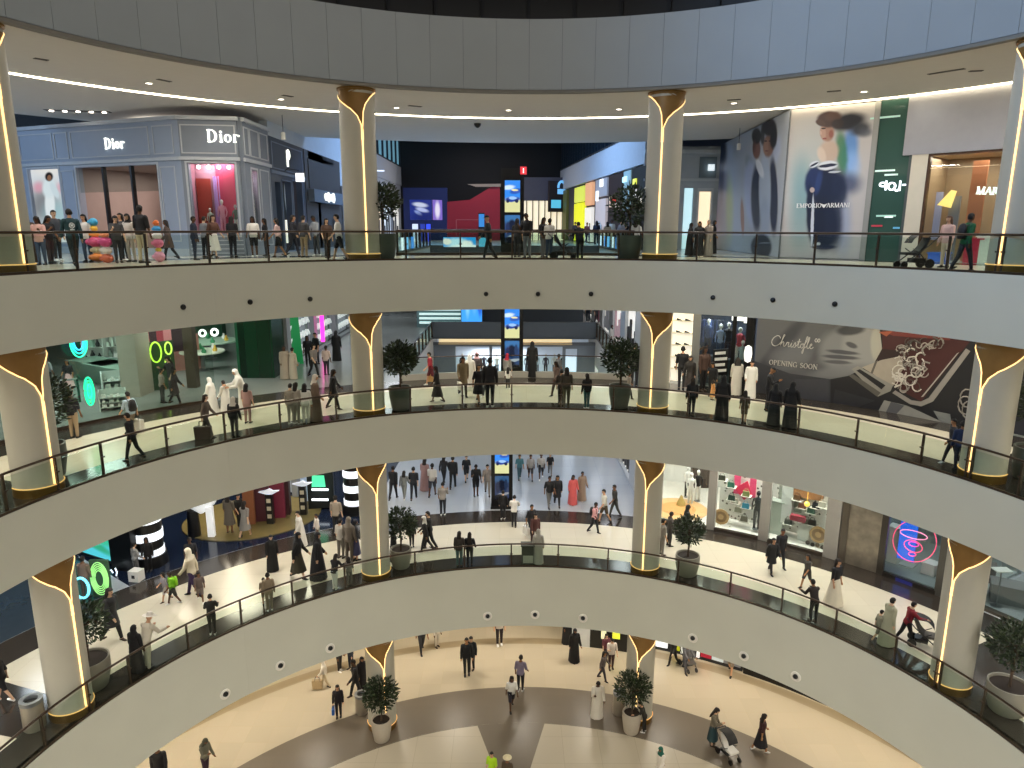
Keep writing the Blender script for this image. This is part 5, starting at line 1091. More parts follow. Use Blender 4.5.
D_([(965, 148), (985, 160), (818, 384), (765, 406), (715, 396), (636, 346), (650, 334), (722, 378), (764, 384), (798, 368)], '8f8a86', .07, .35); D_([(920, 178), (950, 158), (790, 352), (762, 360)], '2b1315', .072); D_([(925, 170), (935, 165), (775, 362), (765, 364)], 'b0aaa4', .074, .35)
D_([(600, 378), (700, 402), (895, 492), (885, 512), (720, 480), (565, 442)], '8e8c87', .06); D_([(630, 385), (690, 402), (640, 455), (600, 448)], '55555a', .064); D_([(820, 425), (895, 440), (900, 490), (850, 478)], '7c7e7c', .066)
rnd = random.Random(5)
for i in range(60):
    t_ = rnd.random(); w_ = rnd.uniform(-1, 1); cx, cy_ = 918-14*t_+w_*(20-7*t_)+6*(1-t_), 341+48*t_
    rx_, ry_ = rnd.uniform(2, 7), rnd.uniform(2, 6); a0 = rnd.uniform(0, 360); pts = []
    for j in range(8):
        a = R(a0+j*rnd.uniform(22, 34)); pts.append((cx+rx_*math.cos(a), cy_+ry_*math.sin(a)))
    mb = MB(); mb.tube([CH.map(*uh(*p), .08) for p in pts], rnd.uniform(.015, .04), 5); mb.build('cutlery_print', (m_silv, m_silv2, mat('4a4440'), mat('a39c94'))[i % 4], t)
for px, py, rr in ((900, 372, 7), (903, 372, 4), (917, 372, 5), (911, 380, 5)):
    mb = MB(); mb.tube([CH.map(*uh(px+rr*math.cos(a*.4), py+rr*math.sin(a*.4)), .085) for a in range(0, 15)], .03, 5); mb.build('cutlery_print', m_silv, t)
for i, (px, py) in enumerate(((968, 398), (966, 405), (970, 410))):
    mb = MB(); mb.tube([CH.map(*uh(px+7*math.cos(a*.5), py+9*math.sin(a*.5)), .075) for a in range(0, 12)], .03, 5); mb.build('cutlery_print', m_silv2, t)
# script and serif lettering
scr = [[(0.72, .8), (.62, .98), (.42, 1.0), (.18, .8), (.05, .5), (.12, .2), (.36, .1), (.62, .24), (.8, .5)], [(.8, .5), (.98, .95), (1.06, 1.1), (.98, 1.12), (.86, .7), (.74, .14)], [(.78, .3), (.92, .52), (1.02, .46), (1.0, .2), (1.1, .14), (1.2, .3)],
       [(1.2, .3), (1.28, .52), (1.32, .46), (1.42, .5), (1.36, .2), (1.46, .14), (1.56, .3)], [(1.56, .3), (1.64, .5), (1.58, .18), (1.7, .14), (1.8, .3)], [(1.67, .66), (1.69, .68)], [(1.8, .3), (1.92, .56), (1.96, .3), (1.9, .14), (1.8, .14)], [(1.94, .2), (2.1, .4), (2.24, .9), (2.14, .3), (2.2, .14), (2.3, .2)], [(2.04, .62), (2.36, .66)],
       [(2.3, .2), (2.4, .46), (2.52, .46), (2.54, .2), (2.42, .12), (2.34, .26), (2.4, .46), (2.6, .5)], [(2.6, .4), (2.76, .7), (2.86, 1.06), (2.78, 1.1), (2.66, .5), (2.56, -.25), (2.48, -.3), (2.54, 0), (2.8, .3)], [(2.8, .3), (2.96, .8), (3.0, 1.06), (2.92, 1.0), (2.84, .3), (2.94, .14), (3.06, .3)], [(3.04, .3), (3.2, .46), (3.16, .56), (3.06, .4), (3.12, .16), (3.26, .2), (3.34, .3)], [(3.4, .85), (3.5, 1.05), (3.6, .85), (3.5, .75), (3.4, .85)], [(3.62, .85), (3.7, 1.05), (3.8, .9), (3.7, .76), (3.62, .85)]]
ua_, va_ = uh(771.5, 342.5); ub_, vb_ = uh(820, 346); k_ = (ub_-ua_)/3.8
def cm(pts, n=5):
    out = []; P = [Vector((p[0], p[1], 0)) for p in pts]
    if len(P) < 3: return P
    for i in range(len(P)-1):
        p0_, p1_, p2_, p3_ = P[max(i-1, 0)], P[i], P[i+1], P[min(i+2, len(P)-1)]
        for j in range(n):
            t_ = j/n; out.append(.5*((2*p1_)+(-p0_+p2_)*t_+(2*p0_-5*p1_+4*p2_-p3_)*t_**2+(-p0_+3*p1_-3*p2_+p3_)*t_**3))
    return out+[P[-1]]
m_letter = mat('bdbbb6', rough=.5)
mb = MB()
for st in scr: mb.tube([CH.map(ua_+k_*p.x, va_+k_*.95*(p.y-.35)+(vb_-va_)*p.x/3.8*0, .07) for p in cm(st)], .016, 5)
mb.build('script_lettering', m_letter, t)
ua_, va_ = uh(769.5, 361.5); ub_ = uh(818.5, 366)[0]; L = ub_-ua_; s_ = .27; w_ = word_width('OPENING SOON', s_); s_ *= L/w_; x = 0
mb = MB()
for ch in 'OPENING SOON':
    mb.xf = CH.frame(ua_+x, va_) @ Matrix.Translation((0, -.06, -.12)); x += glyph(mb, ch, 0, 0, s_, .13, .045)+.04*s_
mb.build('lettering', m_letter, t)
# wall beyond the far right column on the middle gallery
o = panel('hoarding', Cyl(20.6), 20.6*R(58), 20.6*R(100), z2, 18.95, .1, [mat('2c2c34', rough=.5)]); tag(o, 'dark hoarding beyond the far right column on the middle gallery', 'hoarding')
# ================================================================== LOWER GALLERY, RIGHT: three white windows, bronze panel, neon window
z1 = F[1]; CY = Cyl(20.1); ub = lambda px, py: CY.P(px, py)[0]
m_pier = mat('938f88', rough=.5)
t = thing('storefront', 'white boutique with three bright display windows between grey piers', 'shop', pol(32, 20.1, z1))
W1 = (ub(655, 515), ub(706.5, 527)); W2 = (ub(714.5, 529), ub(758.5, 538)); W3 = (ub(768, 541), ub(823.5, 552)); PE = ub(837.5, 557)
zs, zt = z1+.14, 12.98
for a, b in ((W1[1], W2[0]), (W2[1], W3[0]), (W3[1], PE)): panel('pier', CY, a, b, z1, zt, .28, [m_pier], t, off=-.15)
for a, b in (W1, W2, W3):
    panel('sill', CY, a, b, z1, zs, .2, [mat('3a332d', rough=.2)], t); panel('glass_front', CY, a, b, zs, zt, .015, [m_clear], t)
mb = MB(); d0, d1 = math.degrees(W1[0]/20.1)-2, math.degrees(PE/20.1)
mb.arc(26, 26.2, z1, zt, d0, d1, m=0); mb.arc(20.25, 26.2, zt-.02, zt+.04, d0, d1, m=0); mb.arc(20.25, 26.2, z1, z1+.02, d0, d1, m=1)
for a in (d0, d1):
    mb.xf = frame(a, 23.2); mb.box(-.08, .08, -3, 3, z1, zt); mb.xf = Matrix.Identity(4)
struct('wall_shop', mb, [mat('f2eee8', rough=.6), mat('efe9df', rough=.3, var=.1, scale=9)], 'bright white inside walls and floor of the three window boutique', 'wall')
for a in (22, 25): area('shop_lamp', pol(a, 22.4, zt-.08), 2.0, 200, (1, .95, .88))
for a in (28.7, 31.5, 35.5, 38, 40): area('shop_lamp', pol(a, 20.75, zt-.05), .9, 110, (1, .96, .9))
# speckled backing panels of windows two and three
def speckle(): return paint('speckle', 'f4efe6', [], None)
CB = Cyl(21.5); rnd = random.Random(11)
for i, (a, b) in enumerate((W2, W3)):
    k_ = 21.5/20.1; t2 = thing('display_backdrop', 'white speckled backdrop of the display window %s' % ('with pink banners', 'with the red box')[i], 'backdrop', CB.map(a*k_, z1))
    m_sp = bpy.data.materials.new('material_speckle'); m_sp.use_nodes = True; nt = m_sp.node_tree; bb = nt.nodes['Principled BSDF']
    vo = nt.nodes.new('ShaderNodeTexVoronoi'); vo.inputs['Scale'].default_value = 4.5; tcn = nt.nodes.new('ShaderNodeTexCoord'); nt.links.new(tcn.outputs['UV'], vo.inputs['Vector'])
    rp = nt.nodes.new('ShaderNodeValToRGB'); rp.color_ramp.interpolation = 'CONSTANT'; rp.color_ramp.elements[0].color = rgb('6a625a'); rp.color_ramp.elements[1].position = .25; rp.color_ramp.elements[1].color = rgb('f6f1e8')
    nt.links.new(vo.outputs['Distance'], rp.inputs[0]); nt.links.new(rp.outputs[0], bb.inputs['Base Color'])
    panel('backdrop', CB, a*k_-.1, b*k_+.1, z1+.15, zt, .05, [m_sp, m_white], t2)
    if i == 1: panel('grey_panel', CB, a*k_, a*k_+1.1, z1+1.2, zt, .04, [mat('9aa094', rough=.3)], t2, off=.06)
# window one: white room with a rug and displays
p = at(678, 509, z1+.03); t = thing('round_rug', 'round peach rug in the white boutique behind the column', 'rug', p); mb = MB(); mb.lathe([(1.5, 0), (1.5, .02)], 32, p); mb.build('outer_ring', mat('e8b880'), t); mb = MB(); mb.lathe([(.9, .02), (.9, .03)], 32, p); mb.build('inner_disc', mat('d89a5a'), t)
p = at(681, 505, z1+.06); mb = MB(); mb.lathe([(.24, 0), (.22, .15), (.09, .42), (.07, .5), (.01, .55)], 16, p); o = mb.build('pouffe', mat('b89a50', rough=.7)); tag(o, 'olive gold cone stool on the round peach rug', 'stool')
for i, (px, py, top, bot) in enumerate(((690, 500, 'f0f0ee', 'e8e8e6'), (697, 497, '1a1a1c', 'ecebe8'), (687, 493, 'e8e6e4', '1c1c20'))):
    p = at(px, py+4, z1+.03); mannequin(p, 1.75, -15, top, bot, 'mannequin in %s inside the white boutique' % ('all white', 'black top and white trousers', 'white top and black trousers')[i], None, 'efece8')
p = at(701, 480, z1+.5); mb = MB(fr(p.x, p.y, z1)); mb.box(-.5, .5, 0, .4, 0, 1.2); mb.box(-.55, .55, -.05, .45, 1.2, 1.25); o = mb.build('counter', mat('4a3c34')); tag(o, 'dark counter at the back of the white boutique', 'counter')
# window two: pink banners, woven disc, bags on ledges, dark mannequin
CD = Cyl(21.3); bag_h = ['1d2a26', '2c6a5c', '6ac0d8', '8a7a5c', '3a4a44', 'a8b0a0', '1c1c1e', '4a6a4a', '7a5a48']
for i, (x0, x1, y0, y1, h) in enumerate(((733.5, 741.5, 474, 493, 'f05080'), (749, 757, 478, 497, 'f0527e'))):
    a, b = CD.P(x0, y1), CD.P(x1, y0); o = panel('pink_banner', CD, a[0], b[0], a[1], zt-.1, .03, [mat(h)]); tag(o, 'hot pink banner, %s of two in the display window' % ('left', 'right')[i], 'banner')
a = CD.P(745, 490); mb = MB(CD.frame(*a)); mb.plate([(-.5, 0), (.1, .5), (.35, -.15), (.0, -.5)], -.05, 0); o = mb.build('pink_shape', mat('e8305a')); tag(o, 'crimson kite shape between the pink banners', 'display shape')
def disc(px, py, label):
    u, v = Cyl(20.8).P(px, py); c = Cyl(20.8).frame(u, v); t_ = thing('woven_disc', label, 'woven disc', c.translation)
    mb = MB(c @ Matrix.Rotation(PI/2, 4, 'X'))
    for r0, r1, h in ((0.001, .14, 0), (.14, .28, 1), (.28, .39, 0)): mb.lathe([(r0, .0), (r0, .05), (r1, .05), (r1, 0)], 28, (0, 0, 0), h, caps=False)
    mb.build('disc', [mat('c49a68', rough=.8, bump=.3), mat('8e6a44', rough=.8)], t_)
    for j in range(5):
        mb = MB(c); mb.ball((-.42+.22*j, -.05, -.5-.04*(j % 2)), .1, 10, sx=1, sy=1, sz=1.001); o = mb.build('basket', mat(('4a4038', '2c2622', '6a5a48')[j % 3])); tag(o, 'small dark basket under the %s, %s from the left' % (label.split(',')[0], ords[j]), 'basket', 'baskets under the woven discs')
disc(721, 516.5, 'woven disc in the pink banner window'); disc(818.5, 534.5, 'woven disc in the red box window')
def ledge_bag(px, py, h, label, rho=20.9, w=.34):
    C2 = Cyl(rho); u, v = C2.P(px, py); t_ = thing('handbag', label, 'handbag', C2.map(u, v), 0, 'handbags in the white display windows')
    mb = MB(C2.frame(u, v)); mb.loft([[(-w/2, -.07, 0), (w/2, -.07, 0), (w/2, .07, 0), (-w/2, .07, 0)], [(-w*.45, -.05, w*.7), (w*.45, -.05, w*.7), (w*.45, .05, w*.7), (-w*.45, .05, w*.7)]], smooth=False); bd = mb.build('body', mat(h, rough=.4), t_)
    mb = MB(C2.frame(u, v)); mb.tube([(-w*.3, 0, w*.7), (-.2*w, 0, w*1.05), (.2*w, 0, w*1.05), (w*.3, 0, w*.7)], .014, 6); mb.build('handle', mat(h, rough=.4), t_)
    mb = MB(C2.frame(u, v)); mb.box(-w*.7, w*.7, -.14, .3, -.03, 0); o = mb.build('display_ledge', mat('d8d2c6')); tag(o, 'white ledge under: '+label, 'ledge')
for i, (px, py, h, l) in enumerate(((731, 487, '2f6a58', 'green'), (746, 496, '8a8f58', 'olive'), (731.5, 500, '1d3a34', 'black-green'), (745.5, 508, '3aa8d0', 'bright blue'), (738, 512, 'b0a894', 'sand'), (744, 521, '6f6a5c', 'taupe'), (722, 480, '3a3a30', 'dark grey'), (735, 503, 'c8bfae', 'cream'))):
    ledge_bag(px, py, h, '%s handbag on a ledge in the pink banner window' % l)
u = Cyl(20.8).P(756, 528)[0]; mannequin(Cyl(20.8).map(u, z1+.15), 1.95, -30, '1c2024', '22262c', 'dark mannequin at the right edge of the pink banner window', None, '1c1c20')
for i, (px, py, h, l) in enumerate(((788, 524, '2c3a34', 'dark green'), (802, 508, '8a5a4a', 'chestnut'), (811, 513, '4a6a5c', 'sea green'), (816, 508, '20242c', 'black'), (806, 524, '6a6258', 'grey brown'), (822, 507, 'c8c0b0', 'ivory'), (812, 525, '3a3430', 'espresso'), (797, 500, '6a4a30', 'brown'))):
    ledge_bag(px, py, h, '%s handbag on a ledge in the red box window' % l)
u, v = Cyl(20.7).P(798, 518); mb = MB(Cyl(20.7).frame(u, v)); mb.box(-.32, .32, -.12, .12, -.13, .13); mb.box(-.34, .34, -.14, .14, -.02, .02); o = mb.build('gift_box', mat('9a1c38')); tag(o, 'crimson box floating in the middle of its display window', 'box')
u, v = Cyl(20.7).P(807, 504); mb = MB(Cyl(20.7).frame(u, v)); mb.ball((0, 0, 0), .12, 12, sx=1, sy=1, sz=1.001); mb.tube([(0, 0, .1), (0, 0, 1.5)], .01, 5); o = mb.build('pendant_lamp', mat('ffc860', emit=2.5, ehex='ffc050')); tag(o, 'small amber pendant lamp over the crimson box', 'lamp')
for i, (px, py, w, h, hx) in enumerate(((808, 492, 1.3, .5, 'b07a50'), (788, 500, .5, 2.2, 'e8e6e0'), (804, 536, .5, 1.2, 'f0ece4'), (777, 520, .6, 1.9, 'a9b0a4'))):
    u, v = Cyl(21.2).P(px, py); mb = MB(Cyl(21.2).frame(u, v)); mb.box(-w/2, w/2, -.2, .2, -h/2, h/2); mb.box(-w/2-.03, w/2+.03, -.23, .23, h/2, h/2+.05); o = mb.build('display_block', mat(hx)); tag(o, '%s block in the red box window' % ('copper brown', 'tall white', 'short white', 'grey green')[i], 'display')
# bronze metal panel and the neon window
t = thing('storefront', 'dark framed window with pink neon beside a bronze metal panel', 'shop', pol(48, 20.1, z1))
E0, E1, E2_, E3_, E4_ = ub(838.5, 558), ub(845, 560), ub(880, 570), ub(884, 571), ub(936, 588.5)
panel('frame_bar', CY, E0, E0+.28, z1, zt, .15, [mat('4c443a', rough=.3)], t)
m_bz = mat('837b6e', rough=.3, metal=.4, var=.55, scale=2.6)
panel('bronze_panel', CY, E0+.28, E2_-.1, z1, zt, .08, [m_bz, m_dark], t)
panel('frame_bar', CY, E2_-.1, E3_, z1, zt, .15, [mat('35302a', rough=.3)], t)
panel('sill', CY, E3_, E4_+.1, z1, z1+.18, .15, [mat('2a2724', rough=.2)], t)
panel('frame_bar', CY, E4_, E4_+1.1, z1, zt, .15, [mat('46443f', rough=.3)], t)
panel('glass_front', CY, E3_, E4_, z1+.18, zt, .015, [m_clear], t)
a0, a1 = math.degrees(E3_/20.1), math.degrees(E4_/20.1)
mb = MB(); mb.arc(24.5, 24.7, z1, zt, a0-3, a1+3); mb.arc(20.2, 24.7, zt-.02, zt+.04, a0-3, a1+3); mb.arc(20.2, 24.7, z1+.1, z1+.18, a0-3, a1+3, m=1)
for a in (a0-1.5, a1+1.5):
    mb.xf = frame(a, 22.4); mb.box(-.08, .08, -2.2, 2.2, z1, zt); mb.xf = Matrix.Identity(4)
struct('wall_shop', mb, [mat('8a9494', rough=.5), mat('9aa4a4', rough=.3)], 'grey inside of the window with pink neon', 'wall')
area('shop_lamp', pol((a0+a1)/2, 22, zt-.08), 2, 90, (.9, .97, 1))
C6 = Cyl(20.9)
a, b = C6.P(897, 557), C6.P(920, 520); o = panel('blue_screen', C6, a[0], b[0], a[1], zt-.2, .06, [paint('blue_ad', '1f6cf0', [(b[0]-.3, zt-.5, .7, .6, 0, '38a8ff', 1, .8)], None, emit=1.3), m_black]); tag(o, 'tall bright blue screen in the neon window', 'screen')
C7 = Cyl(20.5)
def neon(px, py, rx, ry, rot, label, h='ff4f78', r=.018, st=2.0):
    pts = [C7.map(*C7.P(px+rx*math.cos(q)*math.cos(R(rot))-ry*math.sin(q)*math.sin(R(rot)), py+rx*math.cos(q)*math.sin(R(rot))+ry*math.sin(q)*math.cos(R(rot))), .03) for q in [2*PI*j/40 for j in range(41)]]
    mb = MB(); mb.tube(pts, r, 6); o = mb.build('neon_sign', mat(h, emit=st, ehex=h)); tag(o, label, 'neon sign', 'pink neon loops')
neon(915, 541, 22, 20.5, 20, 'largest pink neon ring in the dark framed window'); neon(914, 534.5, 14, 3.8, 14, 'flat pink neon ellipse across the blue screen', 'ff90b8'); neon(913.5, 546, 9.5, 5.5, 22, 'middle pink neon loop low on the blue screen'); neon(914, 544, 5, 2.2, 14, 'small magenta neon loop inside the middle one', 'ff3fb0'); neon(912.5, 554, 3.8, 1.8, 10, 'lowest tiny magenta neon loop', 'ff4f90')
for i, (px, py, h) in enumerate(((893, 530, 'd8dcd8'), (926, 566, 'e8ecec'), (903, 568, 'b8c0c0'))):
    u, v = C6.P(px, py); mb = MB(C6.frame(u, z1)); mb.box(-.25, .25, .2, .7, .18, v-z1); mb.box(-.28, .28, .17, .73, v-z1, v-z1+.05); o = mb.build('plinth', mat(h)); tag(o, 'pale plinth in the neon window, %s from the left' % ('first', 'third', 'second')[i], 'plinth')
o = panel('floor_screen', Cyl(19.95), *sorted((Cyl(19.95).P(894, 590)[0], Cyl(19.95).P(911, 594)[0])), z1+.0, z1+.14, .02, [mat('20246a', emit=.2, ehex='20287a')]); tag(o, 'dark blue strip on the sill below the neon window', 'panel')
# grey open shop beyond the right column
t = thing('storefront', 'grey open shop beyond the far right column on the lower gallery', 'shop', pol(63, 21, z1))
mb = MB(); mb.arc(20.3, 20.6, z1, z1+.1, 57.5, 80); mb.build('threshold', mat('4c463e', rough=.2), t)
mb = MB(); mb.arc(20.4, 20.42, z1+.1, zt, 58, 80); mb.build('glass_front', m_clear, t)
mb = MB(); mb.arc(29, 29.3, z1, zt, 52, 92); struct('wall_shop', mb, [mat('9a9c9c')], 'grey back wall of the open shop beyond the right column', 'wall')
area('shop_lamp', pol(62, 24, zt-.1), 3, 240, (.92, .97, 1))
mb = MB(); mb.arc(20.6, 29, z1+.002, z1+.012, 57.5, 92); struct('floor_shop', mb, [mat('a8aaac', rough=.25, var=.25, scale=3)], 'mottled pale grey floor of the shop beyond the right column', 'floor')
for i, (px, py, w, d, h, hx, l) in enumerate(((1012, 602, 1.5, .8, .75, '6d7072', 'long grey display counter at the right edge'), (986, 584, .5, .5, .9, '4a4c4e', 'dark grey cube plinth beyond the right column'), (1004, 562, 1.2, .8, .5, '3c4a40', 'low dark green display table at the right edge'))):
    p = at(px, py, z1+.012); mb = MB(fr(p.x, p.y, z1+.012, -30)); mb.box(-w/2, w/2, -d/2, d/2, 0, h-.05); mb.box(-w/2-.03, w/2+.03, -d/2-.03, d/2+.03, h-.05, h); o = mb.build('display_counter', mat(hx)); tag(o, l, 'counter')
for i, (px, py) in enumerate(((996, 606), (1000, 580), (1016, 572))):
    p = at(px, py, z1+.012); t_ = thing('display_stand', 'slim steel stand with white tray in the grey shop, %s from the front' % ords[i], 'stand', p, 0, 'steel stands in the grey shop')
    mb = MB(); mb.tube([p, p+Vector((0, 0, 1.5))], .025, 6); mb.build('pole', m_steel, t_); mb = MB(); mb.lathe([(.2, 0), (.2, .02)], 14, p); mb.build('base', m_steel, t_)
    mb = MB(fr(p.x, p.y, p.z)); mb.box(-.3, .3, -.2, .2, 1.5, 1.54); mb.build('tray', m_white, t_)
# ================================================================== LOWER GALLERY, LEFT: dark blue beauty hall
mb = MB(); mb.prism([tuple(pol(a, 20.22))[:2] for a in range(-53, -21, 2)]+[(-7.5, 34), (-34, 34), (-20.0, 15.0)], z1+.002, z1+.012)
struct('floor_shop', mb, [mat('162036', rough=.12, var=.15)], 'polished dark blue floor of the beauty hall', 'floor')
mb = MB(); mb.prism([tuple(pol(a, 20.22))[:2] for a in range(-100, -52, 3)]+[(-20.0, 15.0), (-36, 26), (-44, -6)], z1+.002, z1+.012)
struct('floor_shop', mb, [mat('333d47', rough=.2, var=.12)], 'grey blue floor of the shop left of the striped column', 'floor')
mb = MB(); mb.box(-36, -35.7, -6, 34, z1, zt); mb.box(-36, -12.6, 31, 31.3, z1, zt)
struct('wall_shop', mb, [mat('10131c', rough=.4)], 'near black back walls of the beauty hall', 'wall')
for a, rho, e in ((-30, 24, 170), (-37, 24, 190), (-44, 25, 120), (-36, 28, 120)): area('shop_lamp', pol(a, rho, zt-.1), 2, e, (1, .88, .68))
for a, rho, e in ((-58, 24, 120), (-66, 24, 120), (-25, 22, 60)): area('shop_lamp', pol(a, rho, zt-.1), 2, e, (.8, .92, 1))
c = Vector((-13.6, 19.2, z1)); ang = R(25)
pts = [(c.x+3.3*math.cos(q)*math.cos(ang)-2.75*math.sin(q)*math.sin(ang), c.y+3.3*math.cos(q)*math.sin(ang)+2.75*math.sin(q)*math.cos(ang)) for q in [2*PI*i/48 for i in range(48)]]
mb = MB(); mb.prism(pts, z1+.012, z1+.06); o = mb.build('podium', mat('7d7048', rough=.25, metal=.2, var=.1)); tag(o, 'low oval gold podium on the blue beauty hall floor', 'podium')
def stripe_column(px, py, r_, label):
    p = at(px, py, z1); t_ = thing('striped_column', label, 'column', p, kind='thing')
    z = z1
    i = 0
    while z < zt-.05:
        h = .42 if i % 2 == 0 else .36
        mb = MB(); mb.lathe([(r_+(.03 if i % 2 else 0), z), (r_+(.03 if i % 2 else 0), min(zt, z+h))], 32, (p.x, p.y, 0)); mb.build('black_band' if i % 2 == 0 else 'lit_band', m_black if i % 2 == 0 else mat('eef4fa', emit=.95, ehex='eaf2fb'), t_)
        z += h; i += 1
    mb = MB(); mb.lathe([(r_+.15, z1), (r_+.1, z1+.5)], 28, (p.x, p.y, 0)); mb.build('foot', m_black, t_)
stripe_column(150, 563, .62, 'column of lit white and black bands by the grey blue floor')
stripe_column(355, 512, .5, 'column of lit white and black bands just left of the centre column')
# hanging screen over the left shop
s0, s1 = at(83, 552, 10.6), at(116.5, 562, 10.6); xs, L = wall2(-21.5, 13.2, -17.05, 13.35, z1)
a_ = ray(83, 552); 
P0 = CAM+ray(80, 550.5)*(32.0/709*1.0); P1 = CAM+ray(117, 562.5)*(31.0/709)
def on_depth(px, py, depth): return CAM+ray(px, py)*(depth/709.0)
P0, P1 = on_depth(76, 549, 31.4), on_depth(117, 562.5, 30.2); xs, L = wall2(P0.x, P0.y, P1.x, P1.y, 0)
zb = (P0.z+P1.z)/2
t = thing('hanging_screen', 'large aqua green video screen over the left shop', 'screen', P0)
zz0, zz1 = P0.z, P1.z
mb = MB(xs); mb.plate([(-.9, zz0-.14), (L+.1, zz1-.14), (L+.1, z1+3.4), (-.9, z1+3.4)], 0, .25); mb.build('case', m_black, t)
panel('video_face', Plane(xs), -.85, L, max(zz0, zz1)-.02, z1+3.3, .03, [paint('aqua', '3fc8a0', [(L*.5, zz0+.15, L, .35, 8, '58d8ea', .8, .95), (L*.4, zz0+.6, L*.6, .2, -12, '2fae78', .9, .9), (L*.95, zz0+.9, .15, .7, 10, 'd8fff0', .7, .9), (L*.2, zz0+.4, L*.4, .08, 10, 'a8f4f0', .9, .9)], None, emit=1.0), m_black], t)
# dark cabinet with blue screens beside the striped column
p = at(124, 572, z1); xf = fr(p.x, p.y, z1, -14); t = thing('display_cabinet', 'black cabinet with dim blue screens left of the striped column', 'cabinet', p, -14)
mb = MB(xf); mb.box(-.6, .5, 0, .5, 0, 4.2); mb.build('case', m_black, t)
for i in range(3):
    mb = MB(xf); mb.plate([(-.5, 1.75+.75*i), (.42, 1.95+.75*i), (.42, 2.25+.75*i), (-.5, 2.05+.75*i)], -.03, 0); mb.build('screen', mat('2c3a8a', emit=.35, ehex='3040a0'), t)
# green spiral neon sculpture with round light at its foot
p = at(99, 600, z1); t = thing('neon_sculpture', 'tall sculpture of pale green neon loops before the grey wall', 'neon sculpture', p)
for i in range(5):
    r0 = .95-.12*i; mb = MB(); mb.tube([(p.x+.36*r0*math.cos(q), p.y+.2, z1+.8+.72*r0*math.sin(q)) for q in [2*PI*j/28 for j in range(29)]], .022, 5); mb.build('loop', mat('a8e890', emit=.7, ehex='a4ee8c'), t)
mb = MB(fr(p.x, p.y, z1)); mb.box(-.36, .36, .25, .35, 0, 1.55); mb.build('backing', mat('3d5a44'), t)
p = at(84, 606, z1); t = thing('ring_light', 'cyan ring light standing on the floor by the far left column', 'light', p)
mb = MB(); mb.tube([(p.x+.28*math.cos(q), p.y, z1+.75+.42*math.sin(q)) for q in [2*PI*j/24 for j in range(25)]], .05, 6); mb.build('ring', mat('7ad8f0', emit=1.6, ehex='70d8f4'), t); mb = MB(); mb.lathe([(.25, 0), (.05, .05), (.05, .33)], 12, p); mb.build('foot', m_dark, t)
for i, (pts, l) in enumerate((([(108, 571), (111, 570), (113, 573)], 'short'), ([(115, 568), (117, 572), (116, 578), (118, 583)], 'long'))):
    mb = MB(); mb.tube([on_depth(x, y, 29.6) for j, (x, y) in enumerate(pts)], .03, 5); o = mb.build('neon_line', mat('e8f4ff', emit=1.4, ehex='e8f4ff')); tag(o, '%s curved white neon line behind the green loops' % l, 'neon sign')
# displays on the podium
def counter(px, py, w, d, h, hx, label, rz=0, e=0, nm='display_counter', z=z1+.06):
    p = at(px, py, z); mb = MB(fr(p.x, p.y, z, rz)); mb.box(-w/2, w/2, -d/2, d/2, 0, h-.06); mb.box(-w/2-.05, w/2+.05, -d/2-.05, d/2+.05, h-.06, h); o = mb.build(nm, mat(hx, emit=e, ehex=hx)); return tag(o, label, 'counter')
def bird_sign(px, py, label, h='dfe4f4'):
    p = at(px, py, z1+.06); t_ = thing('display_stand', label, 'stand', p)
    mb = MB(fr(p.x, p.y, p.z)); mb.box(-.17, .17, -.12, .12, 0, 1.5); mb.build('plinth', m_black, t_)
    mb = MB(fr(p.x, p.y, p.z)); mb.plate([(-.5, 1.62), (-.15, 1.52), (0, 1.5), (.2, 1.52), (.52, 1.7), (.2, 1.68), (.04, 1.78), (-.15, 1.7)], -.08, .08); mb.build('winged_top', mat(h, emit=.4, ehex=h), t_)
    for i in range(3):
        mb = MB(fr(p.x, p.y, p.z)); mb.box(-.1, .1, -.14, -.12, .3+.4*i, .5+.4*i); mb.build('label', mat('c8c0a8'), t_)
bird_sign(271, 523, 'black stand with white winged top on the gold podium'); bird_sign(304, 514, 'black stand with pale top at the right of the gold podium', 'cfd6e6')
p = at(197, 536, z1+.012); t = thing('display_pod', 'white curved display pod at the left end of the gold podium', 'display', p)
mb = MB(fr(p.x, p.y, p.z, 20)); mb.loft([[(.3+a_*math.cos(q), .3*math.sin(q), z_) for q in [2*PI*j/20 for j in range(20)]] for a_, z_ in ((.15, 1.2), (.6, 1.5), (.95, 2.1), (.9, 2.3), (.2, 2.4))]); mb.build('shell', mat('eef2f6', emit=.35, ehex='eef2f6'), t)
mb = MB(fr(p.x+.75, p.y-.1, p.z)); mb.box(-.15, .15, -.1, .1, 0, 1.5); mb.build('leg', mat('f2f4f6', emit=.4, ehex='f2f4f6'), t)
mb = MB(fr(p.x-.1, p.y, p.z)); mb.lathe([(.3, 0), (.25, 1.3)], 16); mb.build('trunk', m_black, t)
for i, (px, py, w, h, hx, e, l) in enumerate(((262, 519, .9, 2.5, '4a1f28', .05, 'wine red display block behind the winged stand'), (251, 522, .5, 2.9, '7a4a2c', .15, 'copper lit pillar left of the wine red block'), (276, 516, 1.0, 2.6, '6e2034', .12, 'crimson display block with shelves'), (287, 513, .4, 2.7, '3a1c20', 0, 'dark maroon block right of the crimson one'), (322, 506, 1.3, 2.4, '0d1512', 0, 'black display counter near the striped column'), (310, 499, .8, 1.8, 'a9bed8', .3, 'pale blue lit panel behind the podium'))):
    counter(px, py, w, .6, h, hx, l, 10, e, 'display_block')
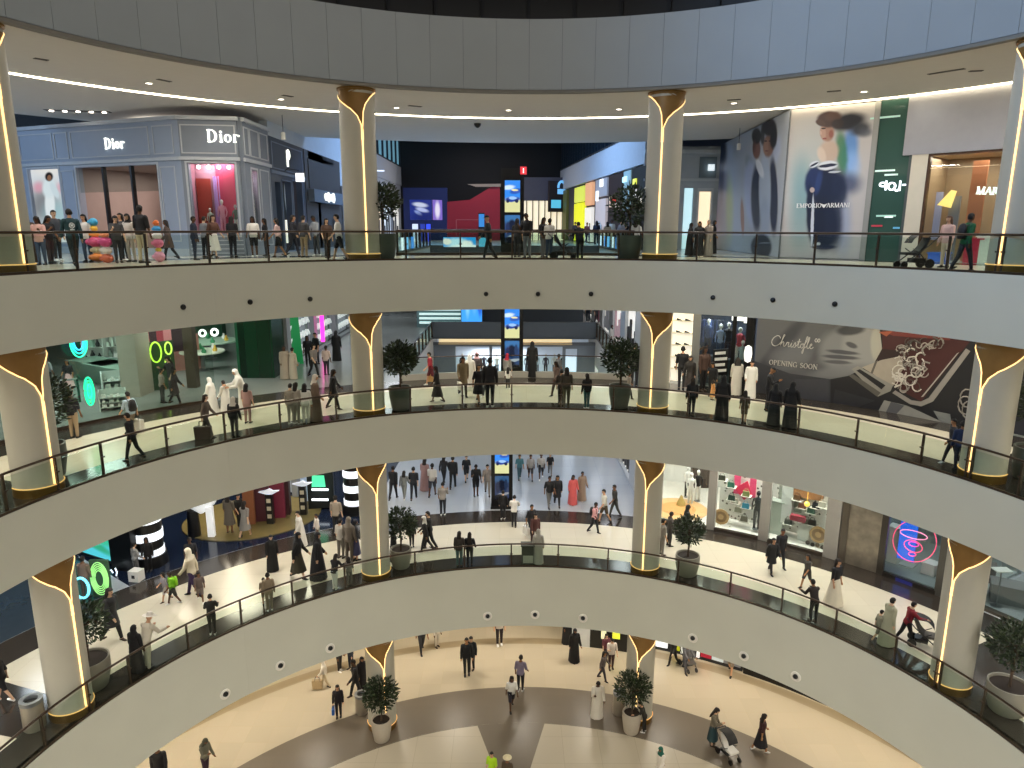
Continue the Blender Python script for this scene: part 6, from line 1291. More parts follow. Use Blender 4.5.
for i, (px, py, hx) in enumerate(((253.5, 490, 'f4e0f0'), (246.5, 492, 'ffe8d0'))):
    p = on_depth(px, py, 38); mb = MB(); mb.tube([(p.x+.15*math.cos(q), p.y, p.z+.4*math.sin(q)) for q in [2*PI*j/20 for j in range(21)]], .04, 5); o = mb.build('ring_lamp', mat(hx, emit=2, ehex=hx)); tag(o, 'small glowing oval lamp above the podium, %s of two' % ('right', 'left')[i], 'lamp')
for i in range(2):
    p = on_depth(322, 487+10*i, 36.5); mb = MB(fr(p.x, p.y, p.z)); mb.box(-.42, .42, -.4, -.36, -.05, .06); o = mb.build('light_bar', mat('f4fbff', emit=2, ehex='f0faff')); tag(o, '%s white light bar on the black counter' % ('upper', 'lower')[i], 'light')
p = on_depth(320, 479, 36.5); mb = MB(fr(p.x, p.y, p.z)); mb.plate([(-.35, -.3), (.35, -.3), (.3, .3), (-.3, .3)], -.35, -.3); o = mb.build('lit_logo_panel', mat('50d8a0', emit=1, ehex='50d8a0')); tag(o, 'mint green lit panel above the black counter', 'light panel')
for i, (px, py) in enumerate(((144, 600),)):
    pass
p = at(137, 580, z1+.012); mb = MB(fr(p.x, p.y, p.z, -10)); mb.box(-.23, .23, -.2, .2, 0, .46, 0); mb.box(-.07, .07, -.21, -.2, .16, .3, 1); o = mb.build('white_crate', [mat('e4e2dc'), m_black]); tag(o, 'white cube seat with a dark square before the striped column', 'seat')
for i, (px, py) in enumerate(((25, 562), (33, 583), (5, 578))):
    p = on_depth(px, py, 34); mb = MB(fr(p.x, p.y, p.z, 25)); mb.box(-.3, .3, -.03, .03, -.07, .07); o = mb.build('light_bar', mat('e8f2ff', emit=2, ehex='e8f2ff')); tag(o, 'small white light bar left of the far left column, %s' % ('topmost', 'middle', 'leftmost')[i], 'light')
# ================================================================== GROUND FLOOR SHOPS
mb = MB(); mb.arc(25, 25.3, F[0], CE[0], -100, -12); mb.arc(40, 40.3, F[0], CE[0], -12, 8)
struct('wall_ground_back', mb, [mat('cdbd9c')], 'warm back wall of the ground floor walkway', 'wall')
CG = Cyl(19.5)
t = thing('storefront', 'ground floor shop with yellow posters behind the right column', 'shop', pol(12, 21.4, F[0]))
ug = lambda px, py: CG.P(px, py)
panel('dark_front', CG, ug(590, 640)[0], ug(640, 650)[0], F[0], CE[0], .1, [m_black], t); panel('white_panel', CG, ug(572, 636)[0], ug(590, 640)[0], F[0], CE[0], .12, [mat('d8dad8')], t)
panel('yellow_poster', CG, ug(601, 645)[0], ug(606, 645)[0], F[0]+.6, F[0]+1.5, .05, [mat('eef0c8', emit=.5, ehex='eef0c0')], t, off=.1); panel('yellow_poster', CG, ug(612.5, 640)[0], ug(620, 640)[0], F[0]+.7, F[0]+1.7, .05, [mat('e8f04a', emit=.6, ehex='e8f040')], t, off=.1)
CG = Cyl(20.25)
t = thing('storefront', 'ground floor shop row with white and red strips right of the right column', 'shop', pol(30, 21.4, F[0]))
panel('dark_front', CG, ug(655, 650)[0], ug(742, 678)[0], F[0], CE[0], .1, [mat('2a2c30')], t)
for x0, x1, y, h, hx, e in ((655, 668, 645, 2.0, 'f2f6f8', .9), (673, 680, 652, 1.6, 'c8d020', .3), (681, 683, 652, 3, 'e8ece8', .5), (697, 700, 655, 3, 'f4f4f4', .7), (701, 712, 656, 1.5, 'b02038', .3), (712, 724, 662, 1.7, 'cdd8da', .4), (724, 741, 668, 1.7, '8f9294', .05)):
    panel('shop_panel', CG, ug(x0, y)[0], ug(x1, y)[0], F[0]+(.2 if h < 3 else .1), F[0]+.2+h, .05, [mat(hx, emit=e, ehex=hx)], t, off=.1)
o = panel('dark_plinth', Cyl(20.2), 20.2*R(32.5), 20.2*R(75), F[0], F[0]+2.0, .15, [m_black]); tag(o, 'long black base wall along the right of the ground floor', 'wall panel')
o = panel('front_wall', Cyl(20.4), 20.4*R(32.5), 20.4*R(80), F[0]+2.0, CE[0], .15, [mat('8f8a80')]); tag(o, 'grey wall above the long black base on the ground floor', 'wall panel')
# ================================================================== PLANTERS, BINS, STANDS
m_trunk = mat('4a3a2c', rough=.8); 
LEAF = [mat('2c3a24', rough=.5, var=.3), mat('3a4a2c', rough=.5, var=.3), mat('1f2b1a', rough=.5, var=.3)]
def leaf_mesh(seed, n, rx, rz, cz):
    rnd = random.Random(seed); mb = MB()
    for i in range(n):
        u, v, w = rnd.gauss(0, 1), rnd.gauss(0, 1), rnd.gauss(0, 1); L = math.sqrt(u*u+v*v+w*w) or 1; k = rnd.random()**.45
        c = Vector((rx*u/L*k, rx*v/L*k, cz+rz*w/L*k)); d = Vector((u/L+rnd.uniform(-.6, .6), v/L+rnd.uniform(-.6, .6), w/L*.6+rnd.uniform(-.2, .7))).normalized()
        s = d.cross(Vector((rnd.uniform(-1, 1), rnd.uniform(-1, 1), rnd.uniform(-1, 1)))).normalized(); le, wi = rnd.uniform(.12, .22), rnd.uniform(.025, .045)
        a, b, e, f_ = c, c+d*le*.5+s*wi, c+d*le, c+d*le*.5-s*wi; nrm = d.cross(s)*.012
        mb.face([mb.P(a), mb.P(b+nrm), mb.P(e), mb.P(f_+nrm)], rnd.randrange(3))
    return mb.mesh('foliage', LEAF)
def tree(p, pot_h, pot_r, crown_r, crown_z, total, potmat, label, seed, dark=False, taper=1.0):
    t = thing('potted_tree', label, 'potted tree', p, 0)
    mb = MB(); mb.lathe([(pot_r*.72, 0), (pot_r*.8, .04), (pot_r*1.0, pot_h*.6), (pot_r*taper, pot_h), (pot_r*taper-.05, pot_h), (pot_r*taper-.06, pot_h-.08)], 28, p, caps=False); mb.lathe([(0.001, 0), (pot_r*.72, 0)], 28, p, caps=False); mb.build('pot', potmat, t)
    mb = MB(); mb.lathe([(.001, pot_h-.1), (pot_r*taper-.06, pot_h-.08)], 24, p, caps=False); mb.build('soil', mat('2a2018', rough=.9), t)
    rnd = random.Random(seed); cz = crown_z
    mb = MB(); q = Vector(p); mb.tube([q+Vector((0, 0, pot_h-.15)), q+Vector((.03, .02, pot_h+.4)), q+Vector((0, 0, cz-.3)), q+Vector((0, 0, cz))], .055, 8, r2=.035); tr = mb.build('trunk', m_trunk, t)
    for i in range(7):
        a = rnd.uniform(0, 2*PI); mb = MB(); L = crown_r*.75
        mb.tube([q+Vector((0, 0, cz-.45+.05*i)), q+Vector((L*.4*math.cos(a), L*.4*math.sin(a), cz-.15+.05*i)), q+Vector((L*math.cos(a), L*math.sin(a), cz+.25*math.sin(i*2.1)))], .022, 5, r2=.008); mb.build('branch', m_trunk, tr)
    me = leaf_mesh(seed, total, crown_r, crown_r*.95, 0); o = link('foliage', me, t, world=False); o.location = (0, 0, cz-0.0)
    return t
m_pot = mat('b4ab9c', rough=.7, bump=.15, scale=12); m_pot2 = mat('4f564e', rough=.5); m_potg = mat('8f8a7c', rough=.7)
def gp(px, py, k, rho): 
    p = at(px, py, F[k]); a = math.degrees(math.atan2(p.x, p.y)); return pol(a, rho, F[k])
tree(at(382, 739, F[0]), 1.0, .42, .72, 2.2, 1400, m_pot, 'bushy potted tree before the left column on the ground floor', 1)
tree(at(631, 731.5, F[0]), 1.0, .4, .75, 2.15, 1200, m_pot, 'spiky potted tree before the right column on the ground floor', 2)
tree(gp(102, 690, 1, 15.1), 1.0, .62, .72, 2.2, 900, m_potg, 'potted tree beside the far left column on the lower gallery', 3)
tree(gp(407, 578, 1, 14.95), .85, .45, .68, 2.0, 1200, m_potg, 'potted tree just right of the centre left column, lower gallery', 4)
tree(gp(680, 586, 1, 14.95), .9, .5, .62, 2.0, 1000, m_potg, 'potted tree just right of the centre right column, lower gallery', 5)
tree(gp(998, 712, 1, 15.1), .9, .58, .75, 2.2, 1100, m_potg, 'potted tree right of the far right column, lower gallery', 6)
tree(gp(403, 412, 2, 14.8), .95, .44, .7, 2.1, 1900, m_pot2, 'dense round potted tree right of the left column, middle gallery', 7, taper=1.05)
tree(gp(617, 412, 2, 14.8), .95, .44, .78, 2.1, 1700, m_pot2, 'dense potted tree left of the right column, middle gallery', 8, taper=1.05)
tree(gp(394, 262, 3, 14.8), 1.0, .52, .7, 2.2, 1200, m_pot2, 'potted tree in dark green pot right of the left column, top gallery', 9)
tree(gp(623, 262, 3, 14.8), .95, .5, .8, 2.1, 1300, m_pot2, 'potted tree in dark green pot left of the right column, top gallery', 10)
tree(gp(-6, 465, 2, 15.5), 1.0, .5, .85, 2.3, 1200, m_pot2, 'potted tree at the left edge of the middle gallery', 12)
tree(gp(1024, 480, 2, 15.8), 1.0, .5, .8, 2.4, 1200, m_pot2, 'potted tree behind the far right column, middle gallery', 13)
def bin_(p, label, h=.95):
    t = thing('litter_bin', label, 'bin', p)
    mb = MB(); mb.lathe([(.27, 0), (.29, .03), (.29, h-.12), (.27, h-.12)], 22, p); mb.build('body', mat('a79e8e', rough=.35, metal=.4), t)
    mb = MB(); mb.lathe([(.3, h-.12), (.3, h), (.19, h), (.17, h-.1), (.001, h-.12)], 22, p, caps=False); rim = mb.build('rim', m_steel, t)
    mb = MB(); mb.lathe([(.001, h-.1), (.175, h-.1)], 18, p, caps=False); mb.build('opening', m_black, rim)
bin_(at(362, 712, F[0]), 'round bin left of the left column on the ground floor'); bin_(at(619, 713, F[0]), 'round bin left of the spiky tree on the ground floor', 1.1)
bin_(gp(38, 728, 1, 15.0), 'round bin left of the far left column, lower gallery')
p = pol(.2, 14.3, F[1]); t = thing('info_stand', 'dark lectern stand with a grey notice at the lower gallery rail', 'stand', p)
mb = MB(fr(p.x, p.y, p.z)); mb.box(-.26, .26, -.15, .2, 0, .85); mb.build('body', mat('3a3c36'), t); mb = MB(fr(p.x, p.y, p.z)); mb.box(-.3, .3, -.2, .25, .85, .9); mb.build('top', mat('44463f'), t); mb = MB(fr(p.x, p.y, p.z)); mb.box(-.2, .24, -.17, -.15, .08, .42); mb.build('notice', mat('a8a89c'), t)
# baby strollers
def stroller(p, rz, label, hood, seat):
    t = thing('stroller', label, 'stroller', p, rz, 'strollers'); X = fr(p.x, p.y, p.z, rz)
    mb = MB(X)
    for sx in (-.24, .24):
        mb.tube([(sx, -.42, .16), (sx, -.05, .45), (sx, .3, .72), (sx, .58, 1.0)], .018, 6); mb.tube([(sx, .35, .14), (sx, .05, .45), (sx, -.2, .62)], .016, 6)
    mb.tube([(-.24, .58, 1.0), (.24, .58, 1.0)], .024, 8); mb.tube([(-.24, .35, .14), (.24, .35, .14)], .014, 6); mb.build('frame', m_dark, t)
    for sx, y, r_ in ((-.26, .36, .15), (.26, .36, .15), (-.22, -.42, .11), (.22, -.42, .11)):
        mb = MB(X @ Matrix.Translation((sx, y, r_)) @ Matrix.Rotation(PI/2, 4, 'Y')); mb.lathe([(r_*.55, -.02), (r_, -.025), (r_, .025), (r_*.55, .02)], 16); mb.build('wheel', m_black, t)
    mb = MB(X); mb.loft([[(-.2, -.4, .42), (.2, -.4, .42), (.2, -.4, .5), (-.2, -.4, .5)], [(-.21, 0, .4), (.21, 0, .4), (.21, 0, .5), (-.21, 0, .5)], [(-.2, .22, .62), (.2, .22, .62), (.2, .16, .7), (-.2, .16, .7)], [(-.18, .36, .95), (.18, .36, .95), (.18, .3, .97), (-.18, .3, .97)]], smooth=False); mb.build('seat', mat(seat), t)
    mb = MB(X); mb.loft([[(.24*math.cos(q), .2-.42*math.sin(a), .72+.42*math.cos(a)*1.0+0*q) if False else (-.23+.46*j/6, .22-.5*math.sin(a), .68+.42*math.cos(a)) for j, q in enumerate(range(7))] for a in [R(-25+20*i) for i in range(6)]], caps=False, closed=False); mb.build('hood', mat(hood), t)
    mb = MB(X); mb.box(-.18, .18, -.12, .28, .18, .32); mb.build('basket', m_dark, t)
stroller(at(913, 268, F[3]), 90-180, 'black stroller before the beige pier on the top gallery', '17181a', '1c1d20')
stroller(at(923, 646, F[1]), 60, 'black stroller pushed by a person in red on the lower gallery', '1c1c1e', '55504a')
stroller(at(728, 757, F[0]), 22, 'black hooded stroller with white blanket on the ground floor', '101012', 'e0ddd6')
stroller(at(563, 259, F[3]), 80, 'dark stroller near the person leaning at the top gallery rail', '14161c', '22262e')
stroller(at(688, 668, F[0]), 15, 'grey stroller by the shop row on the ground floor', '4a4a4c', '6a6662')
# ================================================================== PEOPLE
def rx(a): return Matrix.Rotation(a, 4, 'X')
POSES = {  # lean, head nod, legs (thigh, knee), arms (forward, out, elbow)
    'stand': (2, 0, ((2, 3), (-2, 3)), ((4, 8, 12), (2, 8, 10))),
    'stand_b': (1, 8, ((6, 10), (-3, 2)), ((10, 12, 35), (-2, 9, 14))),
    'phone': (4, 22, ((3, 4), (-3, 3)), ((28, 8, 95), (8, 10, 22))),
    'walk': (4, 2, ((19, 6), (-15, 14)), ((-17, 8, 14), (18, 8, 24))),
    'walk_b': (4, 4, ((-14, 20), (17, 5)), ((16, 9, 28), (-15, 9, 12))),
    'stroll': (3, 3, ((10, 4), (-8, 9)), ((-9, 8, 14), (11, 8, 26))),
    'lean': (18, 8, ((-3, 0), (8, 14)), ((34, 10, 50), (30, 12, 58))),
    'push': (10, 4, ((18, 8), (-19, 14)), ((48, 6, 30), (48, 6, 30))),
    'cross': (2, 10, ((3, 2), (-2, 2)), ((22, 14, 100), (26, 14, 95))),
}
class Body: pass
def eva(mb, voxel, name, smooth=4):
    me = mb.mesh('tmp', [m_white]); o = bpy.data.objects.new('tmp', me); COL.objects.link(o)
    r = o.modifiers.new('r', 'REMESH'); r.mode = 'VOXEL'; r.voxel_size = voxel; r.use_smooth_shade = True
    s = o.modifiers.new('s', 'SMOOTH'); s.factor = .5; s.iterations = smooth
    dg = bpy.context.evaluated_depsgraph_get(); dg.update()
    out = bpy.data.meshes.new_from_object(o.evaluated_get(dg)); out.name = name; bpy.data.objects.remove(o); return out
def dirv(p, o_, sx): return Vector((sx*math.sin(R(o_)), -math.sin(R(p))*math.cos(R(o_)), -math.cos(R(p))*math.cos(R(o_))))
def make_body(pose):
    lean, nod, legs, arms = POSES[pose]; b = Body(); bones = []; mb = MB()
    low = 9
    for (th, kn) in legs: low = min(low, .9-.43*math.cos(R(th))-.41*math.cos(R(th-kn))-.07)
    hz = .9-low
    T = Matrix.Translation((0, 0, hz)) @ rx(R(lean)) @ Matrix.Translation((0, 0, -.9))    # torso frame
    def tor(x, y, z): return T @ Vector((x, y, z))
    mb.xf = T
    mb.loft([[(a*math.cos(q), c*math.sin(q)+oy, z) for q in [2*PI*i/20 for i in range(20)]] for a, c, z, oy in ((.06, .05, .80, 0), (.15, .105, .86, .005), (.165, .12, .93, .01), (.145, .1, 1.05, 0), (.15, .105, 1.15, -.005), (.168, .118, 1.28, -.005), (.172, .112, 1.36, 0), (.14, .085, 1.42, .005), (.07, .065, 1.47, .01), (.055, .055, 1.52, .005), (.053, .053, 1.56, 0))])
    for sx in (-1, 1): mb.ball((sx*.165, .005, 1.385), .07, 10, sx=1.001)
    Hd = T @ Matrix.Translation((0, -.005, 1.53)) @ rx(R(nod-lean*.6)) ; b.head = Hd
    mb.xf = Hd
    mb.ball((0, -.005, .13), .1, 16, sx=.79, sy=.98, sz=1.08)                 # skull
    mb.ball((0, -.03, .075), .066, 12, sx=.88, sy=1.0, sz=1.05)               # jaw
    mb.tube([(0, -.1, .125), (0, -.122, .095)], .012, 6, r2=.016)             # nose
    for sx in (-1, 1): mb.ball((sx*.081, .005, .11), .026, 8, sx=.45, sy=.8, sz=1.2)
    mb.xf = Matrix.Identity(4)
    bones.append(('head', Hd @ Vector((0, 0, .06)), Hd @ Vector((0, 0, .18)), .09)); bones.append(('neck', tor(0, 0, 1.47), tor(0, 0, 1.55), .05))
    bones.append(('torso', tor(0, 0, 1.02), tor(0, 0, 1.36), .15)); bones.append(('pelvis', tor(0, 0, .86), tor(0, 0, .96), .15))
    b.hands = []
    for sx, (p, o_, el) in zip((-1, 1), arms):
        s0 = tor(sx*.185, 0, 1.385); e0 = s0+dirv(p, o_, sx)*.29; d2 = dirv(p+el, o_*(.3 if el < 60 else -1.2), sx); w0 = e0+d2*.245
        mb.tube([s0, s0+(e0-s0)*.5, e0], .052, 10, r2=.041); mb.ball(tuple(e0), .042, 8, sx=1.001); mb.tube([e0, e0+(w0-e0)*.4, w0], .042, 10, r2=.028)
        side = Vector((0, -1, 0)) if abs(d2.y) < .8 else Vector((0, 0, 1)); side = (side-d2*side.dot(d2)).normalized(); nrm = d2.cross(side)
        pe = w0+d2*.085; mb.tube([w0, w0+d2*.03, pe], .03, 8, r2=.036)
        for i in range(4):
            q = (i-1.5)*.02; L = (.068, .08, .075, .058)[i]; k0 = pe+side*-q*1.0; mid = k0+d2*L*.5; tip = mid+(d2*.8+nrm*-sx*.6).normalized()*L*.5
            mb.tube([k0-d2*.02, mid, tip], .0105, 6, r2=.008)
        th0 = w0+d2*.03+side*.028; mb.tube([th0, th0+(side*.7+d2*.8).normalized()*.035, th0+(side*.35+d2).normalized()*.065], .012, 6, r2=.009)
        bones += [('uarm', s0, e0, .05), ('farm', e0, w0, .04), ('hand', w0+d2*.015, w0+d2*.15, .035)]; b.hands.append(w0+d2*.1)
    b.feet = []
    for sx, (th, kn) in zip((-1, 1), legs):
        h0 = Vector((sx*.088, .005, hz)); k0 = h0+Vector((0, -math.sin(R(th)), -math.cos(R(th))))*.43; a0 = k0+Vector((0, -math.sin(R(th-kn)), -math.cos(R(th-kn))))*.41
        mb.tube([h0+Vector((0, 0, .02)), h0+(k0-h0)*.4, k0], .092, 12, r2=.056); mb.ball(tuple(k0), .058, 10, sx=1.001); mb.tube([k0, k0+(a0-k0)*.3, k0+(a0-k0)*.7, a0], .058, 10, r2=.036); mb.ball(tuple(a0), .04, 8, sx=1.001)
        tp = R(max(-35, min(25, th-kn))); ft = Matrix.Translation(a0) @ rx(tp*.9); mb.xf = ft
        mb.loft([[(a*math.cos(q), y+0*q, zc+c*math.sin(q)) for q in [2*PI*i/12 for i in range(12)]] for y, a, c, zc in ((.065, .02, .02, -.04), (.05, .034, .036, -.036), (-.02, .038, .04, -.03), (-.1, .046, .026, -.045), (-.16, .04, .018, -.052), (-.185, .02, .01, -.056))])
        mb.xf = Matrix.Identity(4)
        bones += [('thigh', h0, k0, .08), ('shin', k0, a0+(k0-a0)*.08, .05), ('foot', a0, ft @ Vector((0, -.13, -.045)), .04)]; b.feet.append(a0)
    b.T = T; b.hz = hz; b.bones = bones; b.mesh = eva(mb, .0115, 'body_'+pose)
    me = b.mesh; n = len(me.vertices); co = np.empty(n*3); me.vertices.foreach_get('co', co); b.co = co.reshape(-1, 3)
    no = np.empty(n*3); me.vertices.foreach_get('normal', no); b.no = no.reshape(-1, 3)
    D = []
    for nm, a, c, r_ in bones:
        a = np.array(a); d = np.array(c)-a; t = np.clip(((b.co-a) @ d)/(d @ d), 0, 1); D.append(np.linalg.norm(b.co-a-t[:, None]*d, axis=1)-r_)
    idx = np.argmin(np.array(D), axis=0); names = np.array([x[0] for x in bones]); b.lab = names[idx]
    Ti = np.array(T.inverted()); b.tz = (b.co @ Ti[:3, :3].T+Ti[:3, 3])[:, 2]
    Hi = np.array(Hd.inverted()); b.hl = b.co @ Hi[:3, :3].T+Hi[:3, 3]
    # two eyes and a mouth as face colours
    fc = np.array([b.hl[list(p.vertices)].mean(axis=0) for p in me.polygons]); hd = np.array([b.lab[p.vertices[0]] == 'head' for p in me.polygons])
    eye = hd & (fc[:, 1] < -.07) & (np.hypot(np.abs(fc[:, 0])-.032, (fc[:, 2]-.13)*1.4) < .012); mo = hd & (fc[:, 1] < -.07) & (np.abs(fc[:, 0]) < .024) & (np.abs(fc[:, 2]-.058) < .007)
    mi = np.zeros(len(me.polygons), int); mi[eye] = 1; mi[mo] = 2; me.materials.clear()
    for m in (mat('b98a6a'), m_black, mat('8a4a42')): me.materials.append(m)
    me.polygons.foreach_set('material_index', mi.tolist()); me.polygons.foreach_set('use_smooth', [True]*len(mi)); me.update()
    return b
def shell(b, mask, off, name, extra=None, hexes='808080'):
    """cloth lying over the body where mask is true"""
    keep = mask; mp = {}; mb = MB()
    for p in b.mesh.polygons:
        vs = p.vertices
        if all(keep[v] for v in vs):
            f = []
            for v in vs:
                if v not in mp: mp[v] = mb.P(tuple(b.co[v]+b.no[v]*off))
                f.append(mp[v])
            mb.face(f, 0, True)
    if extra: extra(mb)
    return mb.mesh(name, [m_white])
def skirt_rings(b, z0, z1, r0, r1, stride, flare=1.0):
    out = []
    for i in range(9):
        t = i/8; z = z0+(z1-z0)*t; e = t**flare
        fx, fy = r0[0]+(r1[0]-r0[0])*e, r0[1]+(r1[1]-r0[1])*e+stride*t*.5
        c = (b.T @ Vector((0, 0, z))) if z > .9 else Vector((0, 0, z+(b.hz-.9)*max(0, z/.9)))
        out.append([(c.x+fx*math.cos(q)*(1+.035*math.cos(9*q)*t), c.y+fy*math.sin(q)*(1+.035*math.cos(9*q)*t), c.z) for q in [2*PI*j/36 for j in range(36)]])
    return out
_B, _C = {}, {}
def body(pose):
    if pose not in _B: _B[pose] = make_body(pose)
    return _B[pose]
def cloth(pose, kind):
    k = (pose, kind)
    if k in _C: return _C[k]
    b = body(pose); L = b.lab; tz = b.tz; hl = b.hl
    iss = lambda *n: np.isin(L, n)
    walk = pose in ('stroll', 'walk', 'walk_b', 'push'); st = .16 if walk else 0
    if kind == 'tee': me = shell(b, (iss('torso') | (iss('pelvis') & (tz > .86)) | iss('uarm')) & (tz < 1.475), .02, 'shirt')
    elif kind == 'shirt': me = shell(b, (iss('torso') | (iss('pelvis') & (tz > .84)) | iss('uarm', 'farm')) & (tz < 1.485), .021, 'shirt')
    elif kind == 'trousers': me = shell(b, (iss('pelvis') & (tz < 1.0)) | (iss('torso') & (tz < 1.02)) | iss('thigh', 'shin'), .013, 'trousers')
    elif kind == 'shorts':
        kz = min(x[2].z for x in b.bones if x[0] == 'thigh'); me = shell(b, (iss('pelvis') & (tz < 1.0)) | (iss('torso') & (tz < 1.02)) | (iss('thigh') & (b.co[:, 2] > kz+.02)), .02, 'shorts')
    elif kind == 'shoes': me = shell(b, iss('foot'), .007, 'shoes')
    elif kind == 'hair': me = shell(b, iss('head') & ((hl[:, 2] > .165) | ((hl[:, 1] > .005) & (hl[:, 2] > .05)) | ((hl[:, 2] > .14) & (hl[:, 1] > -.045))), .014, 'hair')
    elif kind == 'long_hair':
        def ex(mb):
            mb.xf = b.head; mb.loft([[(a*math.cos(q), y+c*math.sin(q), z) for q in [2*PI*i/18 for i in range(18)]] for a, c, y, z in ((.02, .02, .03, .24), (.085, .08, .03, .2), (.098, .075, .045, .1), (.105, .06, .06, 0), (.115, .05, .075, -.12), (.11, .04, .085, -.24), (.06, .02, .09, -.32))]); mb.xf = Matrix.Identity(4)
        me = shell(b, iss('head') & ((hl[:, 2] > .165) | ((hl[:, 1] > -.005) & (hl[:, 2] > .03)) | ((np.abs(hl[:, 0]) > .06) & (hl[:, 1] > -.04))), .016, 'hair', ex)
    elif kind in ('scarf', 'ghutra'):
        def ex(mb):
            mb.xf = b.head; w = 1.0 if kind == 'scarf' else 1.18
            mb.loft([[(a*math.cos(q), y+c*math.sin(q), z) for q in [2*PI*i/20 for i in range(20)]] for a, c, y, z in ((.085*w, .07, .035, .16), (.1*w, .075, .035, .08), (.1*w, .085, .02, 0), (.15*w, .11, .015, -.07), (.185*w, .13, .015, -.14))], caps=False); mb.xf = Matrix.Identity(4)
        me = shell(b, iss('head', 'neck') & ~((hl[:, 1] < -.045) & (hl[:, 2] < .16) & (hl[:, 2] > .03) & (np.abs(hl[:, 0]) < .068)), .02, 'headscarf', ex)
    elif kind == 'robe':
        me = shell(b, (iss('torso', 'pelvis', 'uarm', 'farm')) & (tz < 1.49), .03, 'robe', lambda mb: mb.loft(skirt_rings(b, 1.25, .03, (.185, .145), (.27, .23), st, .8)))
    elif kind == 'dress': me = shell(b, (iss('torso', 'pelvis', 'uarm')) & (tz < 1.47), .02, 'dress', lambda mb: mb.loft(skirt_rings(b, 1.1, .42, (.165, .125), (.25, .2), st*.8)))
    elif kind == 'skirt': me = shell(b, iss('pelvis') & (tz < 1.0), .02, 'skirt', lambda mb: mb.loft(skirt_rings(b, 1.03, .3, (.16, .12), (.26, .22), st*.8)))
    elif kind == 'long_skirt': me = shell(b, iss('pelvis') & (tz < 1.0), .02, 'skirt', lambda mb: mb.loft(skirt_rings(b, 1.03, .04, (.16, .12), (.36, .33), st)))
    elif kind == 'coat': me = shell(b, (iss('torso', 'pelvis', 'uarm', 'farm')) & (tz < 1.49), .028, 'coat', lambda mb: mb.loft(skirt_rings(b, 1.0, .55, (.18, .14), (.22, .18), st*.5)))
    elif kind == 'cap':
        def ex(mb): mb.xf = b.head; mb.loft([[(-.06, -.08, .17), (.06, -.08, .17), (.06, -.08, .18), (-.06, -.08, .18)], [(-.05, -.17, .155), (.05, -.17, .155), (.05, -.17, .162), (-.05, -.17, .162)]], smooth=False); mb.xf = Matrix.Identity(4)
        me = shell(b, iss('head') & (hl[:, 2] > .155), .02, 'cap', ex)
    elif kind == 'hat':
        def ex(mb): mb.xf = b.head; mb.lathe([(.001, .27), (.07, .27), (.098, .17), (.2, .165), (.2, .172)], 20, (0, .0, 0), caps=False); mb.xf = Matrix.Identity(4)
        me = shell(b, iss('head') & (hl[:, 2] > .17), .02, 'hat', ex)
    elif kind == 'backpack':
        mb = MB(b.T); mb.loft([[(a*(1 if abs(math.cos(q)) > .5 else .9)*math.cos(q), .2+c*math.sin(q), z) for q in [2*PI*i/16 for i in range(16)]] for a, c, z in ((.1, .06, .98), (.16, .09, 1.02), (.165, .095, 1.25), (.13, .08, 1.4), (.06, .03, 1.45))])
        for sx in (-.1, .1): mb.tube([(sx, .13, 1.38), (sx, .02, 1.47), (sx, -.11, 1.42), (sx, -.14, 1.25), (sx, -.06, 1.1), (sx, .13, 1.05)], .018, 6)
        me = mb.mesh('backpack', [m_white])
    _C[k] = me; return me
SKIN = ['c99a78', 'a87850', '7a5236', 'd8b090', '5a3c28']
K = dict(bk='15151a', nv='1b2438', gy='5e5e62', dg='37373b', lg='a4a4a2', wt='e6e3dc', be='b5a283', cr='d8cdb4', br='4b3728', tn='97805f', jn='3c4c66', rd='8e1c2c', tl='24545c', pk='d6a6ac', kh='6a6248', gn='1d5a34', lb='8fa6bc', cor='d66a66', pl='5a3a66', ol='55553c', mr='5a2a2c', hv='a8d020', ge='8a857a')
KINDS = {'man': ['top', 'trousers', 'shoes', 'hair'], 'shorts': ['top', 'shorts', 'shoes', 'hair'], 'woman': ['top', 'trousers', 'shoes', 'long_hair'], 'wshorts': ['top', 'shorts', 'shoes', 'long_hair'], 'skirt': ['top', 'skirt', 'shoes', 'long_hair'], 'lskirt': ['top', 'long_skirt', 'long_hair'],
         'dress': ['dress', 'shoes', 'long_hair'], 'abaya': ['robe', 'scarf'], 'robe': ['robe', 'hair', 'shoes'], 'thobe': ['robe', 'ghutra'], 'hijab': ['top', 'trousers', 'shoes', 'scarf'], 'hskirt': ['top', 'skirt', 'shoes', 'scarf'], 'cap': ['top', 'trousers', 'shoes', 'cap'], 'coat': ['coat', 'trousers', 'shoes', 'long_hair'], 'hat': ['top', 'trousers', 'shoes', 'hat'], 'rdress': ['robe', 'long_hair']}
PART = {'top': 'shirt', 'trousers': 'trousers', 'shorts': 'shorts', 'shoes': 'shoes', 'hair': 'hair', 'long_hair': 'hair', 'skirt': 'skirt', 'long_skirt': 'skirt', 'dress': 'dress', 'robe': 'robe', 'scarf': 'headscarf', 'ghutra': 'headscarf', 'coat': 'coat', 'cap': 'cap', 'hat': 'hat'}
rnp = random.Random(3); PEOPLE = {}
